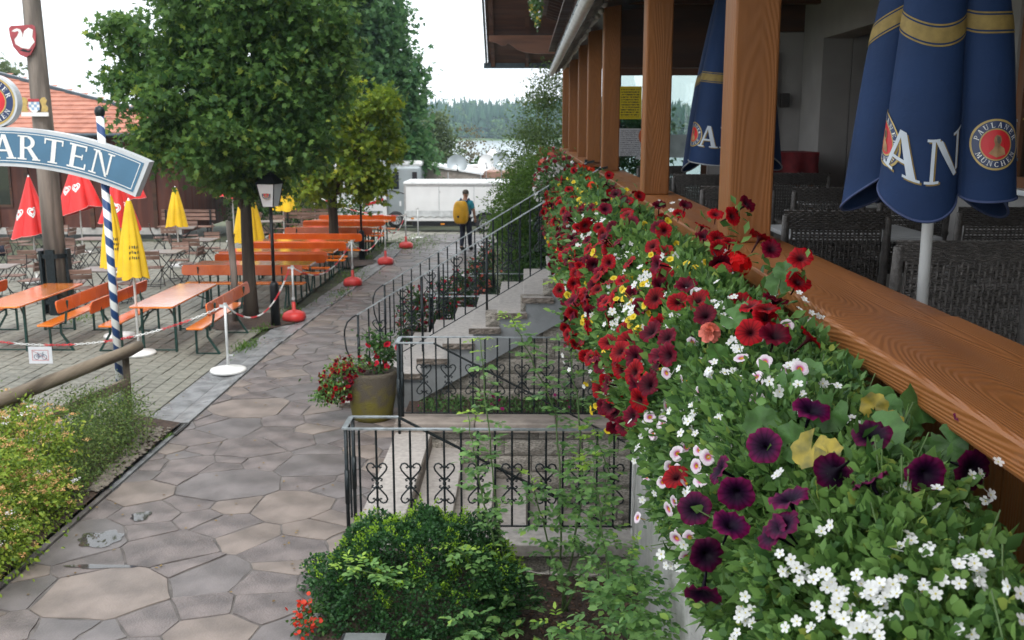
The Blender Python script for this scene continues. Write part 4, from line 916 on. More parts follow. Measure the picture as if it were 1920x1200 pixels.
bts = [(-8.4, 19.8, 0, 'beside the timber mast'), (-10.7, 20.2, .1, 'at the left edge beside the mast'), (-8.15, 22.7, .05, 'under the yellow umbrella pair'), (-8.1, 25.2, -.05, 'left of the maple trunk'), (-10.9, 25.4, 0, 'near the brown wall'),
       (-10.9, 22.9, .1, 'behind the timber mast'), (-13.2, 23.2, 0, 'near the seated people'), (-9.6, 28.2, .2, 'behind the short yellow umbrella'), (-7.6, 30.2, .1, 'behind the maple leaves'), (-12.9, 27., .1, 'before the brown timber wall')]
cn = 0; wl = []
for i, (x, y, a, lb) in enumerate(bts):
    put(bt0, (x, y, 0), a, 'slatted folding bistro table ' + lb, i == 0)
    for j, (dx, dy, r_, w) in enumerate(((-.1, -.62, 0, 'near'), (.12, .62, math.pi, 'far'), (-.62, .05, -h90, 'left'), (.62, .02, h90, 'right'))):
        put(ch0, (x + dx + random.uniform(-.12, .12), y + dy + random.uniform(-.1, .1), 0), r_ + a + random.uniform(-.35, .35), f'folding chair on the {w} side of the table {lb}', cn == 0); cn += 1
for x, y, a, lb in ((-7.2, 33.1, .1, 'beside the tall yellow umbrella, left one'), (-8.9, 33.4, .2, 'left of the lantern before the hedge')):
    put(ch0, (x, y, -.1), a, 'brown slatted folding chair ' + lb, False)
GBK = 'brown slatted park benches at the back'
pb = thing('slatted_bench', 'brown slatted bench beside the tall yellow umbrella', 'bench', (-7.3, 33.9, -.15), math.pi, GBK)
for z in (.62, .74, .86): MB().b2((-.85, -.25, z), (.85, -.22, z + .09)).build('back_slat', M['slat'], pb)
for y in (-.15, -.02, .11): MB().b2((-.85, y, .43), (.85, y + .1, .46)).build('seat_slat', M['slat'], pb)
for s in (-.7, .7): MB().bar((s, .15, 0), (s, .15, .43), .05, .05).bar((s, -.2, 0), (s, -.2, .95), .05, .05).bar((s, -.2, .4), (s, .15, .4), .04, .04).build('leg_frame', M['blackiron'], pb)
pb2 = copy_tree(pb); pb2.location = (-10.6, 31.6, 0); pb2['label'] = 'brown slatted bench in front of the brown wall behind the red umbrellas'

# ------------------------------------------------------------ closed parasols
def folded(z0, z1, rt, rb, n, amp, hem, twist=0., flare=1., seed=0, slant=0.):
    """surface of a closed canopy: f(theta, t) with t 0 at the hem and 1 at the tip"""
    def f(th, t, off=0.):
        tt = 1 - t; rr = rt + (rb - rt) * tt ** flare
        ph = n * th + twist * tt + .5 * math.sin(2 * th + seed); fold = 2 * abs(math.cos(ph / 2)) ** .6 - 1; a = amp * min(1, tt * 1.6) * (1 + .3 * math.sin(th * 2 + seed * 1.7))
        r_ = rr * (1 + a * fold) + off
        z = z0 + (z1 - z0) * t - (hem * tt * (fold * .5 + .5 * math.sin(3 * th + seed)) if tt > .0 else 0) + slant * tt * math.cos(th)
        return (r_ * math.cos(th), r_ * math.sin(th), z)
    return f
def canopy_mesh(f, nu=96, nv=18):
    m_ = MB(); m_.grid(lambda u, v: f(u * 6.28319, v), nu, nv, True); return m_
def hem_mesh(f, nu=96): 
    return MB().tube([f(k / nu * 6.28319, .0) for k in range(nu + 1)], .006, 5, False)
def parasol(name, label, loc, f, canopy_m, hem_m, pole_top, tip, group=None, base_=True, pr=.019, cap=None, nu=64):
    t = thing(name, label, 'umbrella', loc, 0, group)
    canopy_mesh(f, nu).build('canopy', canopy_m, t, True); hem_mesh(f, nu).build('hem', hem_m, t, True)
    MB().tube([(0, 0, 0), (0, 0, pole_top)], pr, 10).build('pole', M['wpaint'], t, True)
    if cap: MB().lathe([(.035, tip - .12), (.03, tip - .02), (.008, tip + .04)], 12).build('cap', M['wpaint'], t, True)
    if base_: MB().lathe([(.25, 0), (.26, .03), (.245, .05), (.08, .075), (.03, .09), (.03, .2), (.022, .21)], 28).build('base', M['wpaint'], t, True)
    return t
yel = mat('yellow_canvas', (.72, .46, .012), .7, .12, 3, .15, 25, rnd=.05); red = mat('red_canvas', (.66, .018, .016), .55, .12, 3, .12, 25, rnd=.05); yel_d = mat('yellow_hem', (.6, .36, .01), .7); pink = mat('pale_hem', (.6, .3, .28), .6)
inkm = mat('black_print', (.06, .05, .02), .6)
def wrapped(f, th0, t0, ht, scale):
    """maps flat (x right, y up) onto the canopy, centred at angle th0; r at hem sets the arc scale"""
    ths = th0 + np.linspace(-1.5, 1.5, 301); P_ = np.array([f(a, t0) for a in ths])[:, :2]; s = np.concatenate([[0], np.cumsum(np.linalg.norm(np.diff(P_, axis=0), axis=1))]); s = s - s[150]
    def w(x, y, z=0.):
        t = max(0, min(.98, t0 + y / ht)); return f(float(np.interp(x, s, ths)), t, .004 + z)
    return w
def yellow(label, loc, sc=1., seed=0, h0=.85, h1=2.1, grp='closed yellow parasols', print_=True):
    f = folded(h0, h1, .035, .2 * sc, 7, .2, .04, .3, .75, seed); t = parasol('yellow_parasol', label, loc, f, yel, yel_d, h1 - .05, h1, grp, True, cap=True)
    if print_:
        w = wrapped(f, R(-62), .38, h1 - h0, 1.); m_ = MB(); rr = random.Random(seed)
        for row in range(3):
            x = -.09
            while x < .09:
                L = rr.uniform(.012, .03)
                for q in sub([(x, -.05 * row * 1.6), (x + L, -.05 * row * 1.6), (x + L, -.05 * row * 1.6 + rr.uniform(.03, .055)), (x, -.05 * row * 1.6 + .04)], 2): m_.add([w(p[0], p[1]) for p in q], [(0, 1, 2, 3)])
                x += L + .012
        m_.build('print', inkm, t)
    return t
yellow('tall closed yellow umbrella with black print right of the striped pole', (-6.03, 15.4, 0), 1.0, 1, 1.24, 2.4)
yellow('closed yellow umbrella just behind the striped pole, half hidden', (-6.87, 16.75, 0), 1.0, 2, 1.22, 2.38)
yellow('short closed yellow umbrella left of the maple trunk', (-8.8, 25.52, 0), 1.2, 3, 1.05, 2.0, print_=False)
yellow('closed yellow umbrella behind the maple trunk', (-7.1, 25.9, 0), 1.7, 4, .6, 2.25, print_=False)
yellow('tall closed yellow umbrella behind the lantern', (-7.93, 33.2, -.12), 1.7, 5, .95, 2.6)
yellow('closed yellow umbrella at the right end of the brown wall', (-12.3, 31.4, 0), 1.5, 6, 1.35, 2.55, print_=False)
def heart_logo(parent, f, th0, t0, ht, s):
    w = wrapped(f, th0, t0, ht, 1.); m_ = MB()
    for sc, wd in ((1., .11), (.55, .12)):
        P_ = []
        for k in range(33):
            a = .25 + (6.28319 - .5) * k / 32; P_.append((s * sc * .062 * 16 * math.sin(a) ** 3 * .9, s * sc * .062 * (13 * math.cos(a) - 5 * math.cos(2 * a) - 2 * math.cos(3 * a) - math.cos(4 * a))))
        for k in range(32):
            a, b = np.array(P_[k]), np.array(P_[k + 1]); d = b - a; nn = np.array([-d[1], d[0]]) / (np.linalg.norm(d) + 1e-6) * s * wd
            m_.add([w(*(a - nn)), w(*(b - nn)), w(*(b + nn)), w(*(a + nn))], [(0, 1, 2, 3)])
    m_.build('heart_logo', M['wpaint'], parent)
def redp(label, loc, seed, h0=1.25, h1=2.55, rb=.42, logos=((-110, .45), (-60, .45)), slant=.1):
    f = folded(h0, h1, .03, rb, 5, .22, .05, .2, .95, seed, slant); t = parasol('red_parasol', label, loc, f, red, pink, h1 - .05, h1, 'closed red ice cream parasols', True, cap=True)
    for a, tt in logos: heart_logo(t, f, R(a), tt, h1 - h0, .12)
    return t
redp('red ice cream umbrella directly right of the timber mast', (-12.45, 28.25, 0), 1, 1.2, 2.75, .52, ((-125, .42), (-75, .42)), .16)
redp('red ice cream umbrella left of the timber mast', (-11.15, 22.8, 0), 2, 1.1, 2.4, .4, ((-130, .4), (-60, .4), ), .05)
redp('red ice cream umbrella behind the yellow umbrella print', (-9.75, 24.3, 0), 3, 1.2, 2.45, .42, ((-80, .35), (-30, .4)), -.12)
redp('red ice cream umbrella behind the sign end, highest one', (-11.2, 28.5, 0), 4, 1.55, 2.9, .42, ((-110, .55), (-60, .5)), 0)
redp('red ice cream umbrella hidden in the maple leaves', (-9.0, 31.2, 0), 5, 1.4, 2.4, .45, (), 0)
redp('red closed umbrella left of the second trunk', (-7.1, 34.2, -.2), 6, 1.6, 2.5, .45, (), 0)

# ------------------------------------------------------------ barrier posts, chains, bicycle notice
M['redplast'] = mat('red_plastic', (.55, .035, .03), .45, .15, 6, .1, 30, rnd=.06); M['steelpost'] = mat('pale_post', (.6, .62, .62), .35, .1, 10, metal=.2)
posts = []
def post(loc, kind, label, h=1.0):
    t = thing('barrier_post', label, 'barrier post', loc, 0, 'barrier posts along the path')
    if kind == 'w':
        MB().lathe([(.25, 0), (.262, .025), (.25, .05), (.2, .062), (.05, .085), (.028, .1)], 32).build('base', M['wpaint'], t, True)
        MB().tube([(0, 0, .06), (0, 0, h)], .02, 10).build('pole', M['steelpost'], t, True); MB().box((.05, 0, .25), (.06, .014, .014)).build('clamp', M['steelpost'], t)
    else:
        MB().lathe([(.2, 0), (.225, .03), (.225, .09), (.2, .14), (.12, .175), (.05, .19), (.035, .2), (.032, .34)], 24, fn=lambda r_, z, a: (r_ * (1 - (.07 if r_ > .15 else 0) * (math.cos(2 * a) > .6)), z)).build('base', M['redplast'], t, True)
        MB().tube([(0, 0, .3), (0, 0, h)], .018, 10).build('pole', M['steelpost'], t, True); MB().lathe([(.018, .38), (.03, .38), (.03, .43), (.018, .43)], 10).build('collar', M['steelpost'], t)
    MB().box((-.02, 0, h - .03), (.12, .02, .04)).tube([(0, 0, h - .01), (0, 0, h + .015)], .026, 8).build('chain_hook', M['steelpost'], t)
    posts.append((Vector(loc), h)); return t
post((-4.31, 14.29, 0), 'w', 'white barrier post with white disc base nearest the camera')
post((-4.25, 18.3, 0), 'r', 'barrier post on red base right of the front lamp')
post((-3.87, 22.5, 0), 'r', 'barrier post on red base, second along the path edge')
post((-3.62, 26.1, 0), 'r', 'barrier post on red base, third along the path edge')
post((-3.5, 29.65, 0), 'r', 'farthest barrier post on red base')
post((-3.45, 32.6, gz(32.6) + .08), 'w', 'thin white barrier post on disc base beside the trailer')
cw = mat('white_chain', (.7, .7, .68), .4); cr = mat('red_chain', (.6, .03, .04), .4)
lk = MB(); 
ringp = [(.021 * math.cos(a * .6283) , 0, .013 * math.sin(a * .6283)) for a in range(11)]
def chain(label, p, q, sag, dens=1.):
    p, q = Vector(p), Vector(q); L = (q - p).length * 1.06; n = int(L / .042 * dens); t = thing('plastic_chain', label, 'chain', p, 0, 'red and white barrier chains')
    ws = {0: MB(), 1: MB()}; per = max(6, int(.45 / .042 * dens))
    for k in range(n):
        u = (k + .5) / n; c = (q - p) * u; c.z -= sag * 4 * u * (1 - u); d = (q - p).copy(); d.z -= sag * 4 * (1 - 2 * u); d.normalize()
        x = d.cross(Vector((0, 0, 1))).normalized(); z = x.cross(d); s1, s2 = (x, z) if k % 2 else (z, x)
        pts = [c + d * (.030 / dens * math.cos(a * 1.0472)) + s1 * (.014 * math.sin(a * 1.0472)) for a in range(7)]
        ws[(k // per) % 2].tube(pts, .005, 4, False)
    for k, mt in ((0, cw), (1, cr)):
        if ws[k].v: ws[k].build('white_links' if k == 0 else 'red_links', mt, t, kind='stuff')
    return t
chain('red and white chain from the left edge to the white front post', (-7.9, 13.55, .72), (-4.36, 14.29, .96), .52 - .18)
chain('red and white chain from the front white post past the lamp', (-4.27, 14.3, .95), (-4.3, 18.28, .96), .45)
chain('chain between the first two red based posts', (-4.2, 18.32, .95), (-3.9, 22.48, .95), .35)
chain('chain between the second and third red based posts', (-3.85, 22.52, .95), (-3.65, 26.08, .95), .35)
chain('chain between the two farthest red based posts', (-3.6, 26.12, .95), (-3.52, 29.63, .95), .3)
chain('chain running left behind the farthest tables', (-3.5, 29.7, .95), (-7.0, 33.9, 1.25), .2, .7)
bs = thing('bicycle_notice', 'white laminated notice with a crossed out bicycle hanging on the chain', 'notice', (-6.76, 13.72, .37))
MB().b2((-.165, -.003, -.12), (.165, .003, .12)).build('plate', mat('laminated_paper', (.68, .69, .72), .3, .03, 4), bs)
m_ = MB()
for a, b in (((-.115, -.075), (.115, -.068)), ((-.115, .068), (.115, .075)), ((-.115, -.0675), (-.108, .0675)), ((.108, -.0675), (.115, .0675))): m_.b2((a[0], -.0055, a[1]), (b[0], -.0035, b[1]))
m_.bar((-.1, -.0045, .06), (.1, -.0046, -.06), .004, .004); m_.build('red_frame', mat('print_red', (.55, .15, .15), .5), bs)
m_ = MB()
for x in (-.055, .055): m_.tube([(x + .034 * math.cos(a * .3927), -.006, -.025 + .034 * math.sin(a * .3927)) for a in range(17)], .003, 4, False)
for a, b in (((-.055, -.025), (-.03, .02)), ((-.03, .02), (.035, .02)), ((.035, .02), (0, -.025)), ((0, -.025), (-.055, -.025)), ((-.03, .02), (0, -.025)), ((.055, -.025), (.032, .04)), ((.032, .04), (.05, .045)), ((-.03, .02), (-.035, .035)), ((-.045, .036), (-.022, .036))): m_.bar((a[0], -.007, a[1]), (b[0], -.007, b[1]), .004, .003)
m_.build('bicycle', M['navy'], bs)

# ------------------------------------------------------------ lamp posts
def lamp(loc, label, big=True):
    t = thing('lamp_post', label, 'lamp post', loc, 0, 'black lamp posts by the tables')
    MB().tube([(0, 0, 0), (0, 0, .72), (0, 0, .76), (0, 0, .8)], [.085, .08, .07, .035], 14).tube([(0, 0, .8), (0, 0, 2.12)], .03, 10).build('post', M['blackiron'], t, True)
    MB().add([(s * .1, u * .1, 2.13) for s, u in ((-1, -1), (1, -1), (1, 1), (-1, 1))] + [(s * .165, u * .165, 2.52) for s, u in ((-1, -1), (1, -1), (1, 1), (-1, 1))], [(0, 1, 5, 4), (1, 2, 6, 5), (2, 3, 7, 6), (3, 0, 4, 7), (3, 2, 1, 0)]).build('glass', mat('opal_glass', (.66, .68, .7), .3, .04, 4) if 'opal_glass' not in bpy.data.materials else bpy.data.materials['opal_glass'], t)
    m_ = MB()
    for s, u in ((-1, -1), (1, -1), (1, 1), (-1, 1)): m_.bar((s * .103, u * .103, 2.12), (s * .17, u * .17, 2.53), .016, .016)
    m_.build('lantern_frame', M['blackiron'], t)
    MB().add([(s * .19, u * .19, 2.525) for s, u in ((-1, -1), (1, -1), (1, 1), (-1, 1))] + [(s * .08, u * .08, 2.68) for s, u in ((-1, -1), (1, -1), (1, 1), (-1, 1))] + [(0, 0, 2.74)], [(3, 2, 1, 0), (0, 1, 5, 4), (1, 2, 6, 5), (2, 3, 7, 6), (3, 0, 4, 7), (4, 5, 8), (5, 6, 8), (6, 7, 8), (7, 4, 8)]).build('hood', M['blackiron'], t)
    roundel(t, .085, Matrix.Translation((0, -.142, 2.34)) @ Matrix.Rotation(R(90 - 9.5), 4, 'X'))
    return t
l1 = lamp((-4.47, 17.8, 0), 'black lamp post with white brewery lantern in front of the maple'); l1.rotation_euler = (0, 0, R(-14))
lamp((-4.37, 26.96, 0), 'farther black lamp post between the orange tables, lantern in leaves')

# ------------------------------------------------------------ terrace: wicker chairs, tables, blue parasols
M['wicker'] = mat('dark_wicker', (.075, .066, .06), .5, .3, 30, .5, 90, spec=.5); M['wicker_grey'] = mat('grey_wicker', (.15, .136, .126), .5, .25, 30, .5, 90, spec=.5)
def wicker(label, loc, rz, mt, first=[None]):
    t = thing('wicker_chair', label, 'chair', loc, rz, 'wicker terrace chairs')           # sitter looks to +Y, back at -Y
    w, z0, z1 = .6, .42, .96
    m_ = MB(); dep = lambda x, z: -.27 - .05 * (z - .42) / .53 + .06 * (1 - (x / .3) ** 2) * -.6
    nx, nz = 21, 15
    for k in range(nx):                                          # upright strands, weaving in and out
        x = -.235 + .47 * k / (nx - 1); m_.tube([(x, dep(x, z) + (.004 if (k + j) % 2 else -.004), z) for j, z in enumerate(np.linspace(z0, z1 - .07, nz))], .0065, 4, False)
    m_.build('back_strands', mt, t, kind='stuff'); m_ = MB()
    for j in range(nz):
        z = z0 + .01 + (z1 - .09 - z0) * j / (nz - 1)
        for dz in (-.0065, .0065): m_.tube([(x, dep(x, z) + (-.004 if (k + j) % 2 else .004), z + dz) for k, x in enumerate(np.linspace(-.235, .235, nx))], .0055, 4, False)
    m_.build('back_weave', mt, t, kind='stuff')
    m_ = MB()
    for j in range(9): m_.tube([(x, dep(x, z1 - .04) + (-.004 if (k + j) % 2 else .004), z1 - .10 + .0115 * j) for k, x in enumerate(np.linspace(-.28, .28, 29))], .0065, 4, False)
    m_.build('top_weave', mt, t, kind='stuff'); MB().b2((-.27, -.325, z1 - .1), (.27, -.315, z1 - .005)).build('top_rail', mt, t)
    for s in (-1, 1):
        MB().tube([(s * .27, dep(.27, z), z) for z in np.linspace(0.0, z1 - .035, 8)], [.018, .018, .02, .022, .022, .022, .022, .02], 10).build('back_post', mt, t, True)
        MB().tube([(s * .29, -.28, .66), (s * .3, -.1, .67), (s * .3, .16, .66), (s * .29, .24, .62), (s * .28, .25, .4), (s * .27, .25, 0)], [.03, .032, .034, .03, .022, .02], 8).build('arm_and_leg', mt, t, True)
    MB().b2((-.27, -.26, .38), (.27, .27, .44)).build('seat', mt, t, bevel=.015)
    return t
Z = 2.1
wicker('grey wicker armchair nearest the camera behind the umbrella pole', (2.02, 4.98, Z), R(2), M['wicker_grey']).scale = (1.18, 1, .93)
wicker('dark wicker armchair right of the wooden post at the second table', (1.72, 5.85, Z), R(-5), M['wicker'])
wicker('dark wicker armchair in front of the white wall right of umbrella pole', (2.7, 6.1, Z), R(4), M['wicker'])
wicker('black wicker armchair peeking left of the near wooden post', (1.63, 8.15, Z), 0, M['wicker'])
wicker('dark wicker armchair between the two near posts, farther one', (1.75, 10.1, Z), R(-10), M['wicker'])
wicker('black wicker armchair right of the near post, back row', (2.25, 8.0, Z), R(6), M['wicker'])
wicker('dark wicker armchair below the umbrella hem', (2.62, 7.4, Z), R(15), M['wicker'])
wicker('dark wicker armchair beside the red table cloth', (2.75, 10.4, Z), R(-8), M['wicker'])
wicker('small dark wicker armchair beyond the third post', (1.55, 12.2, Z), R(5), M['wicker'])
def ttable(label, loc, w, d):
    t = thing('terrace_table', label, 'table', loc); MB().b2((-w / 2, -d / 2, .71), (w / 2, d / 2, .74)).build('table_top', mat('table_laminate', (.4, .4, .4), .35) if 'table_laminate' not in bpy.data.materials else bpy.data.materials['table_laminate'], t, bevel=.008)
    MB().tube([(0, 0, .02), (0, 0, .71)], .035, 10).build('pedestal', M['blackiron'], t); MB().box((0, 0, .015), (.5, .06, .03)).box((0, 0, .0155), (.06, .5, .03)).build('foot', M['blackiron'], t); return t
ttable('pale topped terrace table behind the second wicker chair', (2.1, 6.6, Z), .9, .8); ttable('pale topped terrace table beside the red clothed one', (2.9, 9.2, Z), .8, .8)
tw = thing('wooden_terrace_table', 'brown slatted wooden table in the lower right corner behind the rail', 'table', (1.95, 2.7, Z))
for k in range(6): MB().b2((-.5, -.42 + .14 * k, .70), (.5, -.29 + .14 * k, .73)).build('top_plank', M['dark_timber'], tw)
for a in (-1, 1):
    for b in (-1, 1): MB().b2((a * .42 - .03, b * .34 - .03, 0), (a * .42 + .03, b * .34 + .03, .699)).build('leg', M['dark_timber'], tw)
rt = thing('clothed_table', 'table under a dark red checked cloth at the back of the terrace', 'table', (3.02, 12.2, Z))
m_ = MB(); m_.grid(lambda u, v: ((.36 + .05 * (1 - v) * math.sin(u * 50)) * (1 if abs(math.cos(u * 6.283)) > abs(math.sin(u * 6.283)) else abs(math.cos(u * 6.283)) / abs(math.sin(u * 6.283))) * (1 if math.cos(u * 6.283) > 0 else -1),
     (.36 + .05 * (1 - v) * math.sin(u * 50)) * (1 if abs(math.sin(u * 6.283)) >= abs(math.cos(u * 6.283)) else abs(math.sin(u * 6.283)) / abs(math.cos(u * 6.283))) * (1 if math.sin(u * 6.283) > 0 else -1), .75 + .36 * v), 64, 6, True)
m_.build('cloth_drop', mat('dark_red_cloth', (.16, .012, .016), .8, .25, 14), rt, True); MB().b2((-.36, -.36, 1.1), (.36, .36, 1.115)).build('cloth_top', bpy.data.materials['dark_red_cloth'], rt)
for a in (-1, 1):
    for b in (-1, 1): MB().b2((a * .3 - .025, b * .3 - .025, 0), (a * .3 + .025, b * .3 + .025, 1.09)).build('leg', M['timber'], rt)
bluec = mat('navy_canvas', (.010, .030, .092), .75, .15, 3, .12, 60, spec=.3, detail=3); hemb = mat('navy_hem', (.05, .07, .16), .75); hemg = mat('grey_hem', (.3, .31, .33), .7); stripe = mat('gold_print', (.26, .18, .05), .7, .15, 30); letw = mat('white_print_canvas', (.55, .6, .66), .7, .06, 10)
def blue(label, loc, rot, hem, panels, seed, z0=1.12, z1=2.75, rb=.265):
    f0 = folded(z0, z1, .07, rb, 5, .26, .1, .3, .6, seed); f = lambda th, t, off=0.: f0(th - rot, t, off)
    def f(th, t, off=0.):
        p = f0(th - rot, t, off); c, s = math.cos(rot), math.sin(rot); return (p[0] * c - p[1] * s, p[0] * s + p[1] * c, p[2])
    t = parasol('blue_parasol', label, loc, f, bluec, hem, z1 - .05, z1, 'closed blue brewery parasols', True, .024, nu=180)
    def band(t0, t1, off, mt): MB().grid(lambda u, v: f(u * 6.28319, t0 + (t1 - t0) * v, off), 180, 2, True).build('print_band', mt, t, True)
    ht = z1 - z0; band(.40, .434, .003, stripe); band(.392, .396, .003, stripe); band(.438, .442, .003, stripe)
    for th, kind in panels:
        if kind == 'o': roundel(t, .098, None, 0, wrapped(f, R(th), .135, ht, 1.))
        else:
            for dx, dz, mt, off in ((.007, -.006, stripe, .0), (0, 0, letw, .0035)):
                w = wrapped(f, R(th), .085, ht, 1.)
                for c, qs in text_quads(kind, .165, .12):
                    m_ = MB()
                    for q in qs:
                        for s4 in sub(q, 3): m_.add([w(c + p[0] + dx, p[1] + dz, off) for p in s4], [(0, 1, 2, 3)])
                    m_.build('letter' if dx == 0 else 'letter_shadow', mt, t)
    return t
blue('closed dark blue brewery umbrella with white letters nearest the camera', (1.7, 4.3, Z), R(21), hemb, ((-118, 'AN'), (-154, 'o'), (-64, 'o'), (-30, 'E'), (60, 'PAUL')), 1.9)
blue('farther closed dark blue umbrella with grey hem half behind the post', (1.72, 8.6, Z), R(10), hemg, ((-172, 'A'), (-150, 'o'), (-118, 'AN'), (-40, 'R'), (70, 'PAUL')), .6, rb=.33)
